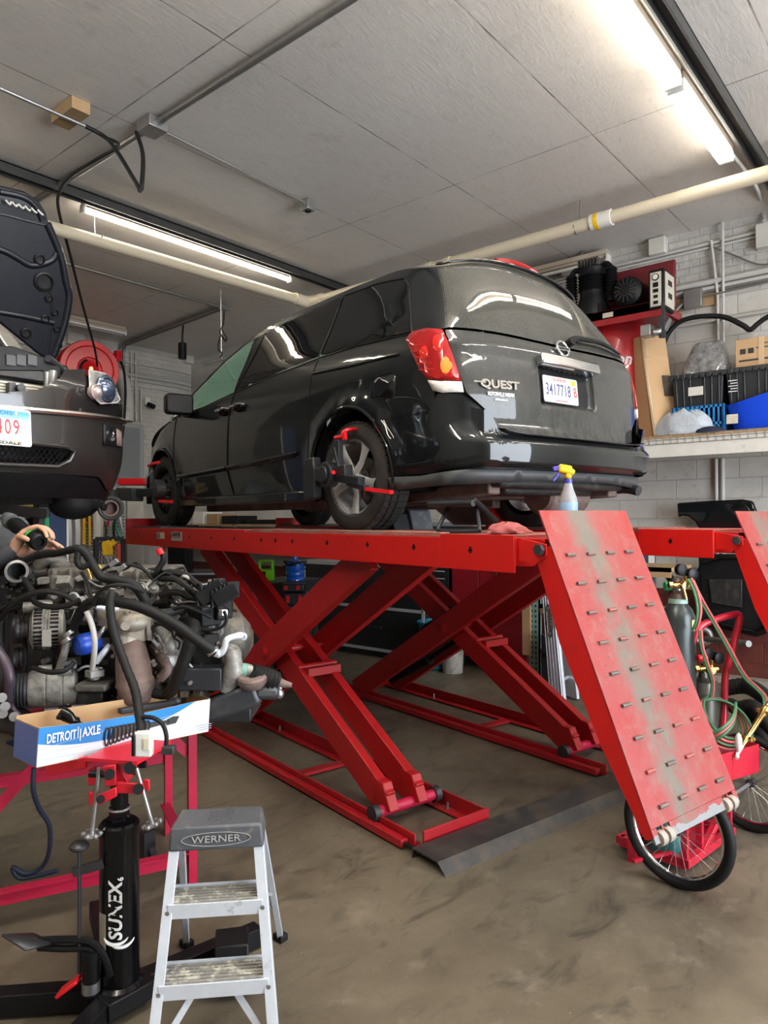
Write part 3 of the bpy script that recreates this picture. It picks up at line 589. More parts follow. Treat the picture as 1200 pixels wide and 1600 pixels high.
# floor plate joining the bases
g=G(LM); F=Matrix(((0,0,1,0),(1,0,0,0),(0,1,0,0),(0,0,0,1))); g.prism([(2.50,.0),(2.505,.0),(2.56,.045),(2.74,.045),(2.745,.0),(2.75,.0),(2.745,.052),(2.555,.052)],F,2.30,4.62)
S('floor_plate',g,mat('black_floor_plate',(.055,.055,.055),.5,.4,var=.4,vs=10,dirt=(.13,.10,.075),dcut=(.45,.7),ds=7),'black bent steel cover plate on the floor running between the two lift bases','floor cover plate')
run('hydraulic_line',[Lw(2.95,2.33,.03),Lw(2.84,2.33,.03),Lw(2.70,2.32,.035)],.012,K['rubber'],'short black line running from the lift base rail under the floor plate','hydraulic line',n=3)
K["placeholder"]=None
import math
def interp(x,pts):
    # monotone cubic-ish (catmull) interpolation of (x,y) list
    if x<=pts[0][0]: return pts[0][1]
    if x>=pts[-1][0]: return pts[-1][1]
    for i in range(len(pts)-1):
        if pts[i][0]<=x<=pts[i+1][0]: break
    x0,y0=pts[i];x1,y1=pts[i+1];h=x1-x0;t=(x-x0)/h
    def sl(j):
        if j<=0 or j>=len(pts)-1: k=min(max(j,0),len(pts)-2);return (pts[k+1][1]-pts[k][1])/(pts[k+1][0]-pts[k][0])
        d0=(pts[j][1]-pts[j-1][1])/(pts[j][0]-pts[j-1][0]);d1=(pts[j+1][1]-pts[j][1])/(pts[j+1][0]-pts[j][0])
        return 0 if d0*d1<=0 else 2*d0*d1/(d0+d1)
    m0=sl(i)*h;m1=sl(i+1)*h
    return (2*t**3-3*t*t+1)*y0+(t**3-2*t*t+t)*m0+(-2*t**3+3*t*t)*y1+(t**3-t*t)*m1
def sstep(a,b,x):
    t=min(1,max(0,(x-a)/(b-a)));return t*t*(3-2*t)
HW0=.94;HW=.885;BC=3.295
_c=[(2.44,0),(2.446,.3),(2.465,.55),(2.505,.75),(2.565,.89),(2.66,.96),(2.85,.99),(3.2,1.0),(3.6,1.0),(4.6,1.0),(5.6,1.0),(6.2,.99),(6.6,.965),(6.95,.90),(7.2,.78),(7.36,.55),(7.42,.3),(7.44,0)]
def _cr(p0,p1,p2,p3,t):
    return tuple(.5*((2*b)+(-a+c)*t+(2*a-5*b+4*c-d)*t*t+(-a+3*b-3*c+d)*t**3) for a,b,c,d in zip(p0,p1,p2,p3))
_p=[(_c[1][0],-_c[1][1])]+_c+[(_c[-2][0],-_c[-2][1])]
CT=[];_s=0;_l=None
for i in range(1,len(_p)-2):
    for k in range(12):
        q=_cr(_p[i-1],_p[i],_p[i+1],_p[i+2],k/12)
        if _l: _s+=math.hypot(q[0]-_l[0],(q[1]-_l[1])*HW0)
        CT.append((_s,q[0],q[1]));_l=q
_s+=math.hypot(_c[-1][0]-_l[0],(_c[-1][1]-_l[1])*HW0);CT.append((_s,_c[-1][0],0.));SMAX=_s
def ref(s):
    s=min(max(s,0),SMAX-1e-6);lo,hi=0,len(CT)-1
    while hi-lo>1:
        m=(lo+hi)//2
        if CT[m][0]<=s: lo=m
        else: hi=m
    t=(s-CT[lo][0])/(CT[hi][0]-CT[lo][0]+1e-9)
    return CT[lo][1]+(CT[hi][1]-CT[lo][1])*t,CT[lo][2]+(CT[hi][2]-CT[lo][2])*t
def SA(a):  # s of the side point whose reference position is a
    lo,hi=0,SMAX
    for _ in range(40):
        m=(lo+hi)/2
        if ref(m)[0]<a: lo=m
        else: hi=m
    return lo
WZ=[(1.78,.93),(1.88,.955),(2.1,.985),(2.4,1.0),(2.58,.99),(2.70,.955),(2.9,.85),(3.08,.76),(3.2,.70),(3.3,.60)]
RZ=[(1.78,.10),(1.9,.03),(2.05,0),(2.12,0),(2.16,.05),(2.3,.05),(2.5,.065),(2.68,.11),(2.9,.23),(3.1,.37),(3.2,.46),(3.3,.56)]
FZ=[(1.78,-.12),(1.95,-.02),(2.2,0),(2.4,-.06),(2.55,-.3),(2.66,-.7)]
def _tab(pts,sg=.035):
    def f(z):
        a=b=0
        for k in range(-6,7):
            w=math.exp(-(k/3.)**2/2); a+=w*interp(z+k*sg/3,pts); b+=w
        return a/b
    T=[f(1.6+.01*i) for i in range(200)]
    def g(z):
        x=min(max((z-1.6)*100,0),198.999);i=int(x);return T[i]+(T[i+1]-T[i])*(x-i)
    return g
WT,RTb,FT=_tab(WZ),_tab(RZ),_tab(FZ)
def body(s,z,off=0.,bump=False):
    a0,hn=ref(s)
    r=RTb(z)
    if bump: r=0 if z<2.3 else r
    a=a0+r*sstep(3.5,2.5,a0)+FT(z)*sstep(6.2,7.4,a0)
    h=hn*WT(z)*HW
    for ca in (3.44,6.48):
        d=math.hypot(a0-ca,z-1.94)
        if z<2.45: h+=.022*math.exp(-((d-.43)/.06)**2)*sstep(.5,.9,hn)*sstep(2.45,2.35,z)
    if z<2.0: h+=.0
    h+=off*sstep(.0,1.,hn); a-=off*(1-sstep(0,1,hn))*(1 if a0<5 else -1)
    return a,h
# ------------------------------------------------------------------ wheels
K['tire']=mat('tyre_rubber',(.022,.021,.020),.72,var=.35,vs=8,bump=.001,dirt=(.065,.055,.045),dcut=(.5,.75),ds=7)
K['alloy']=mat('silver_alloy',(.58,.58,.58),.32,.35,var=.05)
K['steelwheel']=mat('black_steel_wheel',(.03,.03,.032),.4,.5,var=.2)
def wheel(c,ax,R=.325,W=.215,alloy=True,parent=None,rot=.3):
    ax=V3(ax).normalized(); c=V3(c)
    g=G(); rr=.226
    g.lathe([(rr,-.012),(rr+.012,-.002),(R*.82,.004),(R*.93,-.006),(R*.985,-.022),(R,-.04),(R,-W+.04),(R*.985,-W+.022),(R*.9,-W),(rr,-W+.01)],c,ax,48,cap=False)
    ty=P('tire',g,K['tire'],parent,ang=50)
    g=G()
    for i in range(48):           # shoulder and centre blocks
        t=2*PI*i/48; u,w=perp(ax); dr=u*math.cos(t)+w*math.sin(t); tg=ax.cross(dr)
        F=frame((0,0,0),tg,ax)
        for o in (-.035,-.08,-W/2-.02,-W+.055): g.cbox(c+dr*(R+.001)+ax*o,(2*PI*R/48*.78,.034,.012),F)
    P('tread_blocks',g,K['tire'],ty,kind='stuff')
    m=K['alloy'] if alloy else K['steelwheel']
    g=G(); g.lathe([(rr+.006,-.006),(rr,-.016),(rr-.018,-.03),(rr-.028,-.10),(rr-.03,-W+.02)],c,ax,44,cap=False)
    u,w=perp(ax)
    if alloy:
        g.lathe([(.0,-.012),(.033,-.012),(.040,-.022),(.05,-.05),(.05,-.09)],c,ax,24)
        for i in range(5):
            t=rot+2*PI*i/5; dr=u*math.cos(t)+w*math.sin(t); tg=ax.cross(dr)
            vs=[]
            for r,hw,o,th in((.03,.030,-.020,.05),(.10,.026,-.034,.04),(.17,.032,-.026,.03),(rr-.010,.048,-.016,.02)):
                for a_,b_ in((-1,0),(-.45,1),(.45,1),(1,0),(.0,-1)): vs.append(c+dr*r+tg*(hw*a_)+ax*(o+(0.008 if b_==1 else 0)-(th if b_==-1 else 0)))
            fs=[]
            for k in range(3):
                for j in range(5): p=k*5+j;q=k*5+(j+1)%5;fs.append((p,q,q+5,p+5))
            g.add(vs,fs)
    else:
        g.lathe([(.0,-.03),(.035,-.03),(.045,-.05),(.09,-.055),(.12,-.035),(.165,-.05),(rr-.02,-.07)],c,ax,30)
        for i in range(12):
            t=2*PI*i/12; dr=u*math.cos(t)+w*math.sin(t); g.cyl(c+dr*.15-ax*.05,c+dr*.15-ax*.035,.016,seg=10)
    P('rim',g,m,ty,ang=30)
    g=G(); g.lathe([(.0,-.11),(.12,-.11),(.12,-.13)],c,ax,30); g.cbox(c+u*.10-ax*.10,(.06,.09,.05),frame((0,0,0),u,w)); P('brake_disc',g,K['iron'],ty)
    g=G()
    for i in range(5):
        t=rot+.63+2*PI*i/5; g.cyl(c+(u*math.cos(t)+w*math.sin(t))*.055-ax*.07,c+(u*math.cos(t)+w*math.sin(t))*.055-ax*.03,.010,seg=6)
    P('wheel_nuts',g,K['steel'],ty)
    return ty
# ------------------------------------------------------------------ the dark van on the lift
def car_paint(name,dust):
    m,nt,b=nodes(name); t=NT(nt); p=t.pos(); s=t.sep(p)
    x=t.n('VectorMath',operation='DOT_PRODUCT'); t.link(p,x.inputs[0]); x.inputs[1].default_value=tuple(LU)
    n1=t.noise(p,5,6,.7); n2=t.noise(p,160,2,.6); n3=t.noise(t.scalev(p,(1,1,.35)),22,4,.65)
    base=(.004,.0055,.0065); c=base
    if dust:
        k=t.math('MULTIPLY',t.ramp(n1,[(.25,.45),(.7,1)]),t.ramp(n2,[(.35,.4),(.65,1)])); k=t.math('MULTIPLY',k,.15)
        band=t.math('MULTIPLY',t.ramp(s[2],[(0,0),(1,1)]),1)
        zz=t.n('MapRange',i0=s[2],i1=2.36,i2=2.18,i3=0.0,i4=1.0).outputs[0]
        k2=t.math('MULTIPLY',zz,t.ramp(n3,[(.42,1),(.56,0)])); k=t.math('MULTIPLY',k,t.math('SUBTRACT',1,t.math('MULTIPLY',k2,.8)))
        c=t.mix(k,base,(.30,.29,.25)); t.link(c,b.inputs['Base Color']); b.inputs['Roughness'].default_value=.5; b.inputs['Specular IOR Level'].default_value=.25; b.inputs['Coat Weight'].default_value=.8; b.inputs['Coat Roughness'].default_value=.045
    else:
        k=t.math('MULTIPLY',t.ramp(n2,[(.55,0),(.75,1)]),.02); c=t.mix(k,base,(.2,.19,.17)); t.link(c,b.inputs['Base Color'])
        b.inputs['Roughness'].default_value=.4; b.inputs['Specular IOR Level'].default_value=.12; b.inputs['Coat Weight'].default_value=1; b.inputs['Coat Roughness'].default_value=.03
    b.inputs['Metallic'].default_value=0
    return m
K['paint']=car_paint('charcoal_car_paint',False); K['paint_dusty']=car_paint('dusty_charcoal_paint',True)
K['tint']=mat('dark_tinted_glass',(.004,.0045,.005),.03,coat=0,rv=0)
def glass_mat(name,col,dens,rough=.02,dust=0):
    m,nt,b=nodes(name); t=NT(nt); tr=t.n('BsdfTransparent'); tr.inputs[0].default_value=(*col,1); gl=t.n('BsdfGlossy'); gl.inputs['Roughness'].default_value=rough; gl.inputs[0].default_value=(1,1,1,1)
    fr=t.n('LayerWeight'); fr.inputs[0].default_value=.5; mx=t.n('MixShader'); t.link(t.math('ADD',t.math('MULTIPLY',t.math('POWER',fr.outputs['Facing'],5),.7),.04),mx.inputs[0]); t.link(tr.outputs[0],mx.inputs[1]); t.link(gl.outputs[0],mx.inputs[2]); t.link(mx.outputs[0],nt.nodes['Material Output'].inputs[0]); return m
K['glass_clear']=glass_mat('greenish_car_glass',(.55,.78,.70),1)
m,nt,b=nodes('dusty_rear_glass'); t=NT(nt); p=t.pos(); k=t.math('MULTIPLY',t.ramp(t.noise(p,120,3,.7),[(.3,.25),(.75,1)]),t.ramp(t.noise(p,4,5),[(.25,.5),(.7,1)])); k=t.math('MULTIPLY',k,.24)
c=t.mix(k,(.006,.007,.007),(.30,.29,.24)); t.link(c,b.inputs['Base Color']); b.inputs['Roughness'].default_value=.6; b.inputs['Specular IOR Level'].default_value=.2; b.inputs['Coat Weight'].default_value=.9; b.inputs['Coat Roughness'].default_value=.03; K['rear_glass']=m
K['valance']=mat('grey_plastic_valance',(.05,.052,.055),.5,var=.2,vs=10)
van=T('minivan','dark charcoal minivan raised on the red scissor lift, seen from its dusty rear corner','van')
def bodyP(s,z,off=0,bump=False):
    a,h=body(abs(s),z,off,bump); return Lw(a,BC-(h if s>=0 else -h),z)
def inset(poly,d):
    n=len(poly); A=sum(poly[i][0]*poly[(i+1)%n][1]-poly[(i+1)%n][0]*poly[i][1] for i in range(n)); sg=1 if A>0 else -1
    out=[]
    for i in range(n):
        p0,p1,p2=V3((*poly[i-1],0)),V3((*poly[i],0)),V3((*poly[(i+1)%n],0))
        e1=(p1-p0).normalized();e2=(p2-p1).normalized();n1=V3((-e1.y,e1.x,0))*sg;n2=V3((-e2.y,e2.x,0))*sg
        nn=(n1+n2); 
        if nn.length<1e-4: nn=n1
        nn.normalize(); k=d/max(.35,nn.dot(n1)); out.append((p1.x+nn.x*k,p1.y+nn.y*k))
    return out
def panel_g(g,poly,fn,step=.07,ins=.003):
    poly=inset(poly,ins) if ins else poly
    n=len(poly);bd=[]
    for i in range(n):
        p=V3((*poly[i],0));q=V3((*poly[(i+1)%n],0));k=max(1,int((q-p).length/step+.5))
        for j in range(k): r=p.lerp(q,j/k); bd.append((r.x,r.y))
    def inside(x,y):
        c=False
        for i in range(len(bd)):
            x0,y0=bd[i];x1,y1=bd[(i+1)%len(bd)]
            if (y0>y)!=(y1>y) and x<(x1-x0)*(y-y0)/(y1-y0)+x0: c=not c
        return c
    pts=list(bd); xs=[p[0] for p in bd];ys=[p[1] for p in bd]; x=min(xs)+step*.5; r=0
    while x<max(xs):
        y=min(ys)+step*(.5 if r%2 else .95)
        while y<max(ys):
            if inside(x,y) and min((x-a)**2+(y-b)**2 for a,b in bd)>(step*.42)**2: pts.append((x,y))
            y+=step
        x+=step*.87;r+=1
    nb=len(bd)
    vs,es,fs,_,_,_=delaunay_2d_cdt([V3(p).to_2d() if len(p)==3 else __import__('mathutils').Vector(p) for p in pts],[(i,(i+1)%nb) for i in range(nb)],[],1,1e-6)
    PRM.extend((v.x,v.y) for v in vs); g.add([fn(v.x,v.y) for v in vs],[tuple(f) for f in fs]); return g
def set_normals(o,fn,prm):
    ns=[]
    for (x,y) in prm:
        e=.004; p=fn(x,y); n=(fn(x+e,y)-fn(x-e,y)).cross(fn(x,y+e)-fn(x,y-e)); ns.append(n.normalized() if n.length>1e-12 else V3((0,0,1)))
    me=o.data
    if sum(f.normal.dot(ns[f.vertices[0]])*f.area for f in me.polygons)<0: ns=[-n for n in ns]
    bad=sum(1 for f in me.polygons if f.normal.dot(ns[f.vertices[0]])<0)
    if bad: me.flip_normals() if bad>len(me.polygons)/2 else None
    me.polygons.foreach_set('use_smooth',[True]*len(me.polygons)); me.normals_split_custom_set_from_vertices([tuple(n) for n in ns]); me.update()
PRM=[]
def skin(name,poly,fn,m,par,step=.07,ins=.003,label=None):
    PRM.clear(); g=G(); panel_g(g,poly,fn,step,ins); prm=list(PRM); o=P(name,g,m,par,ang=180,label=label); set_normals(o,fn,prm); return o
def A2S(pts): return [(SA(a),z) for a,z in pts]
def arc(ca,cz,r,a0,a1,n=12): return [(ca+r*math.cos(math.radians(a0+(a1-a0)*i/n)),cz+r*math.sin(math.radians(a0+(a1-a0)*i/n))) for i in range(n+1)]
def side_panel(name,poly,m,par=van,off=0,step=.07,ins=.003,s=False,both=True,label=None,solid=.004):
    for sgn in ((1,-1) if both else (1,)):
        o=skin(name,poly if s else A2S(poly),lambda x,y:bodyP(x*sgn,y,off),m,par,step,ins,label)
        if sgn==1: first=o
    return first
def zline(a): return interp(a,[(2.5,2.66),(2.82,2.685),(3.4,2.71),(3.83,2.715),(4.96,2.665),(5.56,2.62),(6.3,2.60)])
def redge(a): return interp(a,[(2.50,3.10),(2.70,3.12),(2.96,3.155),(3.5,3.185),(3.88,3.20),(4.65,3.20),(4.94,3.17),(5.20,3.12),(5.50,3.03),(5.87,2.84),(6.20,2.66),(6.34,2.58)])
WR,WF=(3.44,1.94),(6.48,1.94)
# quarter panel: seam behind sliding door, wheel arch, lamp cut-out; runs up the D pillar
sl=[(3.92,1.93),(3.90,2.11),(3.875,2.40),(3.865,2.60),(3.835,2.715)]
bott=arc(*WR,.405,-5,48,6)
quarter=[(3.92,1.86)]+sl[:5]+[(a,zline(a)) for a in(3.4,3.0,2.84)]+[(2.80,2.66),(2.665,2.345),(2.67,2.25),(2.86,2.243),(3.05,2.243),(3.16,2.23)]+arc(*WR,.405,128,-4,16)
side_panel('quarter_panel',quarter,K['paint'])
front_door=[(6.02,1.885),(5.50,1.88),(5.02,1.885),(5.09,2.08),(5.035,2.49),(5.00,2.655),(5.56,2.615),(6.12,2.60),(6.16,2.39),(6.10,2.08)]
slide_door=[(5.01,1.885),(4.5,1.88),(3.925,1.885),(3.90,2.11),(3.875,2.40),(3.865,2.60),(3.835,2.71),(4.4,2.695),(4.985,2.66),(5.025,2.49),(5.075,2.08)]
door1=side_panel('front_door',front_door,K['paint']); door2=side_panel('sliding_door',slide_door,K['paint'])
fender=[(6.11,2.08),(6.17,2.39),(6.13,2.595),(6.34,2.58),(6.7,2.52),(7.0,2.42),(7.18,2.30),(7.22,2.16),(7.05,2.10)]+arc(*WF,.40,22,182,12)+[(6.05,1.90)]
side_panel('front_fender',fender,K['paint'])
# upper side: window glass and pillars
qwin=[(3.815,2.735),(3.83,3.15),(3.5,3.135),(2.99,3.085),(2.90,3.02),(2.83,2.70),(3.2,2.72)]
swin=[(3.845,2.735),(3.86,3.155),(4.65,3.15),(4.87,3.125),(4.925,2.69),(4.4,2.715)]
fwin=[(5.02,2.665),(5.06,3.12),(5.18,3.085),(5.48,2.985),(5.84,2.79),(5.98,2.64),(5.56,2.635)]
side_panel('quarter_window',qwin,K['tint'],step=.09); side_panel('sliding_door_window',swin,K['tint'],door2,step=.09); side_panel('front_door_window',fwin,K['glass_clear'],door1,step=.09,solid=0)
side_panel('door_pillar',[(4.925,2.675),(4.87,3.13),(5.06,3.125),(5.02,2.665)],K['black_gloss'],off=-.003,ins=0)
side_panel('mirror_sail',[(5.86,2.79),(6.12,2.665),(6.12,2.605),(5.98,2.64)],K['black'],off=.001,ins=0)
rail=[(a,redge(a)) for a in (2.585,2.7,2.96,3.5,3.88,4.65,4.94,5.2,5.5,5.87,6.2,6.34)]+[(6.12,2.67),(5.85,2.80),(5.49,2.995),(5.18,3.095),(4.87,3.135),(4.65,3.16),(3.86,3.16),(3.5,3.145),(2.985,3.095),(2.895,3.025),(2.825,2.695),(2.66,2.68),(2.585,2.685)]
side_panel('roof_rail_panel',rail,K['paint'],off=.0,ins=0)
# roof, windshield, hood
def edgeP(a,sg): aa,h=body(SA(a),redge(a)); return aa,h
def sheet(fn,nu,nv): 
    g=G(); vs=[fn(i/nu,j/nv) for i in range(nu+1) for j in range(nv+1)]
    g.add(vs,[(i*(nv+1)+j,(i+1)*(nv+1)+j,(i+1)*(nv+1)+j+1,i*(nv+1)+j+1) for i in range(nu) for j in range(nv)]); return g
def crown(t): return 1-abs(t)**2.3
def roof(u,v):
    t=-1+2*v; a=2.62+(5.14-2.62)*u; aa,h=edgeP(a,1)
    ar=aa-.0*crown(t)+(-.06*crown(t))*(1-u)**2+.28*crown(t)*u**3; return Lw(ar,BC+t*h,redge(a)+.11*crown(t)*min(1,.55+u*2.2))
P('roof',sheet(roof,24,16),K['paint'],van,solid=.004,ang=60)
def wsh(u,v):
    t=-1+2*v; a=5.14+(6.30-5.14)*u; aa,h=edgeP(a,1); return Lw(aa+.28*crown(t)*(1-.1*u),BC+t*h,redge(a)+.11*crown(t)*(1-u)+.02*crown(t)*u-.004)
m,nt,b_=nodes('glow_tinted_windshield'); t=NT(nt); tr=t.n('BsdfTransparent'); tr.inputs[0].default_value=(.60,.82,.74,1); df=t.n('BsdfTranslucent'); df.inputs[0].default_value=(.62,.85,.74,1); mx=t.n('MixShader'); mx.inputs[0].default_value=.40; t.link(tr.outputs[0],mx.inputs[1]); t.link(df.outputs[0],mx.inputs[2]); t.link(mx.outputs[0],nt.nodes['Material Output'].inputs[0])  # pale green translucency imitates the bright glow seen through the front door window
P('windshield',sheet(wsh,14,16),m,van,ang=60)
P('headliner',sheet(lambda u,v:roof(u,v)-V3((0,0,.05)),12,8),K['black'],van)
def hood(u,v):
    t=-1+2*v; a=6.30+(7.28-6.30)*u; z=interp(a,[(6.3,2.59),(6.7,2.53),(7.0,2.43),(7.28,2.26)]); aa,h=body(SA(min(a,7.1)),z); h=h*(1-.32*max(0,(a-7.0)/.28)**1.5); return Lw(a+.20*crown(t)*(.3+.7*u),BC+t*h,z+.06*crown(t))
P('hood',sheet(hood,12,14),K['paint'],van,solid=.004,ang=60)
for sg in (1,-1):
    g=G(); panel_g(g,[(SA(6.99),2.10),(SA(7.16),2.31),(SA(7.02),2.42),(SA(7.28),2.36),(SA(7.38),2.18),(SA(7.25),2.10)],lambda x,y:bodyP(x*sg,y,.004)); P('headlight',g,K['lamp_glass'] if 0 else mat('hazy_headlight',(.62,.58,.40),.15),van,solid=.01)
g=G(); panel_g(g,[(SA(6.92),1.86),(SA(6.86),2.06),(SA(7.02),2.11),(SMAX-.01,2.16),(SMAX-.01,1.86)],lambda x,y:bodyP(x,y)); panel_g(g,[(SA(6.92),1.86),(SA(6.86),2.06),(SA(7.02),2.11),(SMAX-.01,2.16),(SMAX-.01,1.86)],lambda x,y:bodyP(-x,y)); P('front_bumper',g,K['paint'],van,solid=.01)
# rear: tailgate, glass, lamps, bumper
def gate_top(s): return 3.10+.10*(1-(s/.93)**2)
gl=[(-.90,2.685),(-.45,2.67),(0,2.66),(.3,2.665),(.6,2.675),(.90,2.685)]
glt=[(s,gate_top(s)) for s in (.90,.6,.3,0,-.3,-.6,-.90)]
def gateP(x,y): return bodyP(x,y)
skin('rear_window',gl+glt,gateP,K['rear_glass'],van,.06)
rx0,rx1,rz0,rz1=-.205,.295,2.31,2.545   # plate recess
gate=[(-.81,2.335),(-.885,2.56),(-.905,2.675),(-.45,2.66),(0,2.65),(.3,2.655),(.6,2.665),(.905,2.675),(.885,2.56),(.81,2.335),(.705,2.255),(.67,2.165),(.55,2.14),(0,2.13),(-.55,2.14),(-.67,2.165),(-.705,2.255)]
def gateD(x,y):   # pressed recess around the licence plate
    q=min(x-rx0,rx1-x,y-rz0,rz1-y); k=min(1,max(0,(q+.012)/.035)); k=k*k*(3-2*k)
    a,h=body(abs(x),y); crease=.012*math.exp(-((y-2.60)/.035)**2); return Lw(a+.045*k-crease,BC-(h if x>=0 else -h),y)
tg=skin('tailgate',gate,gateD,K['paint_dusty'],van,.028)
# bumper
bl=[(SA(3.03),1.96),(.0,.0)]
bump=[(1.30,2.235),(1.0,2.24),(1.0,2.33),(.965,2.335),(.82,2.325),(.79,2.25),(.725,2.24),(.69,2.15),(.55,2.125),(0,2.115),(-.55,2.125),(-.69,2.15),(-.725,2.24),(-.79,2.25),(-.82,2.325),(-.965,2.335),(-1.0,2.33),(-1.0,2.24),(-1.30,2.235),(-1.365,2.10),(-1.40,1.94),(-1.15,1.93),(-.85,1.955),(-.5,1.955),(0,1.955),(.5,1.955),(.85,1.955),(1.15,1.93),(1.40,1.94),(1.365,2.10)]
def bumpP(x,y):
    a,h=body(abs(x),min(y,2.10) if abs(x)<.78 else y); k=sstep(.95,.75,abs(x))
    out=.035*sstep(2.13,2.08,y)*k+.02*k; lo=.03*sstep(1.98,1.94,y); return Lw(a-out+lo*k,BC-(h+.008-lo*.4 if x>=0 else -h-.008+lo*.4),y)
bmp=None
def bzt(x):
    x=abs(x); return interp(x,[(0,2.112),(.55,2.118),(.66,2.135),(.70,2.19),(.73,2.238),(.79,2.248),(.83,2.322),(.965,2.334),(.999,2.26),(1.30,2.238),(1.37,2.08),(1.40,1.96)])
def bzb(x): return interp(abs(x),[(0,1.955),(.85,1.955),(1.15,1.935),(1.40,1.93)])
def bP(x,v):
    ax=abs(x)
    if ax>1.0:
        zv=1.93+.31*v; se=SA(3.44-math.sqrt(max(1e-4,.405**2-(zv-1.94)**2))); x=math.copysign(1.0+(ax-1.0)/.40*(se-1.0),x); return bumpP(x,1.935+(2.24-1.935)*v if ax>1.02 else bzb(1)+(2.245-bzb(1))*v)
    zt,zb=bzt(x),bzb(x); return bumpP(x,zb+(zt-zb)*v)
g=G(); prm=[(-1.40+2.80*i/140,(j/16)) for i in range(141) for j in range(17)]
g.add([bP(*q) for q in prm],[(i*17+j,(i+1)*17+j,(i+1)*17+j+1,i*17+j+1) for i in range(140) for j in range(16)]); bmp=P('rear_bumper',g,K['paint'],van,ang=180); set_normals(bmp,bP,prm)
g=G(); 
def ledge(u,v):
    x=-.69+1.38*v; a,h=body(abs(x),2.10); k=sstep(.95,.75,abs(x)); a0=a-.055*k; return Lw(a0+u*.13,BC-(h if x>=0 else -h),2.122+.010*u+.028*abs(x/.69)**6)
P('bumper_step',sheet(ledge,3,24),K['paint'],van,solid=.004)
val=[(1.44,1.93),(1.15,1.925),(.85,1.95),(.5,1.95),(0,1.95),(-.5,1.95),(-.85,1.95),(-1.15,1.925),(-1.44,1.93),(-1.36,1.85),(-1.1,1.86),(-.8,1.87),(-.3,1.895),(.3,1.895),(.8,1.87),(1.1,1.86),(1.36,1.85)]
g=G(); panel_g(g,val,lambda x,y:bodyP(x,y,-.0),.06); P('lower_valance',g,K['valance'],van,solid=.006,ang=60)
# tail lamps
K['lamp_red']=mat('red_lamp_lens',(.26,.002,.003),.10,coat=.8,emit=(.7,.01,.006),es=.04,var=.6,vs=18); K['lamp_clear']=mat('clear_lamp_lens',(.66,.62,.58),.10,coat=1,var=.25,vs=30)
K['lamp_lit']=emis('lit_turn_lamp',(1.0,.10,.008),1.1); K['lamp_refl']=mat('bright_red_reflector',(.50,.010,.006),.12,coat=1,emit=(1,.03,.01),es=.08)
for sg in (1,-1):
    lens=[(1.17,2.655),(1.12,2.69),(1.0,2.69),(.905,2.668),(.88,2.60),(.865,2.54),(.835,2.43),(.825,2.395),(.93,2.40),(1.01,2.415),(1.06,2.47)]
    low=[(1.01,2.41),(.93,2.395),(.824,2.39),(.815,2.335),(.93,2.335),(.98,2.35)]
    g=G(); panel_g(g,lens,lambda x,y:bodyP(x*sg,y,.010),.04,.001); tl=P('tail_lamp',g,K['lamp_red'],van,solid=.02,ang=60)
    g=G(); panel_g(g,low,lambda x,y:bodyP(x*sg,y,.010),.03,.001); P('reverse_lens',g,K['lamp_clear'],tl,solid=.02,ang=60)
    for (sx,zz,r,mm,nm) in ((.888,2.475,.043,K['lamp_lit'] if sg==1 else K['lamp_refl'],'turn_signal'),(.925,2.60,.040,K['lamp_refl'],'upper_reflector'),(1.02,2.56,.03,K['lamp_refl'],'side_reflector')):
        g=G(); cpt=[(sx+r*.75*math.cos(2*PI*k/20),zz+r*1.15*math.sin(2*PI*k/20)) for k in range(20)]
        panel_g(g,cpt,lambda x,y:bodyP(x*sg,y,.021+.006*(1-((x-sx)**2+(y-zz)**2)/(r*r*1.2))),.015,0); P(nm,g,mm,tl,ang=60)
        g=G(); g.tube([bodyP(sg*(sx+r*.8*math.cos(2*PI*k/24)),zz+r*1.2*math.sin(2*PI*k/24),.022) for k in range(24)],.0018,5,closed=True); P('lamp_ring',g,K['lamp_refl'],tl)
    g=G()
    for k in range(5): g.tube([bodyP(sg*(.96+.012*k),2.46+.035*k,.022),bodyP(sg*(1.06+.012*k),2.47+.035*k,.022)],.003,5)
    P('lens_ribs',g,K['lamp_refl'],tl)
# brake light, badge, handle trim, wiper, lettering, plate
def rearF(s,z,off=.02):
    p=bodyP(s,z); a=bodyP(s-.02,z); c=bodyP(s,z+.02); x=(a-p).normalized(); y=(c-p).normalized(); n=x.cross(y).normalized(); return frame(p+n*off,x,y)
g=G(); g.tube([bodyP(.30,3.195)+V3((0,0,.02)),bodyP(.12,3.215)+V3((0,0,.028)),bodyP(-.1,3.215)+V3((0,0,.028)),bodyP(-.26,3.2)+V3((0,0,.02))],.017,8,n=5); P('high_brake_light',g,K['lamp_red'],van)
def spoil(u,v):
    x=-.88+1.76*v; p=bodyP(x,gate_top(x)); return p+(-LU)*(.05*u-.03)+V3((0,0,.012+.012*(1-u)))
P('roof_spoiler',sheet(spoil,3,20),K['paint'],van,solid=.014,ang=60)
F=rearF(.075,2.635,.018)
g=G(); g.torus(F@V3((0,0,0)),F.to_3x3()@V3((0,0,1)),.046,.008,32,8); g.prism([(-.06,-.012),(.06,-.012),(.06,.012),(-.06,.012)],F,-.004,.006); bd=P('badge',g,K['chrome'],van,label='round chrome badge with a bar')
text('badge_lettering','NISSAN',F@Matrix.Translation((0,0,.007)),.022,K['print_black'],bd,sx=1.2,bold=.0004)
F=rearF(.045,2.545,.0)
g=G(); g.prism([(-.255,-.028),(.255,-.028),(.25,.034),(-.25,.034)],F,-.01,.045); P('chrome_handle',g,mat('worn_chrome',(.62,.64,.66),.16,1,var=.3,vs=12),tg,bev=.010)
F=rearF(.085,2.41,-.030)
g=G(); g.prism(rrect(-.155,.155,-.08,.08,.012),F,-.003,0.0); P('plate_holder',g,K['black'],tg); 
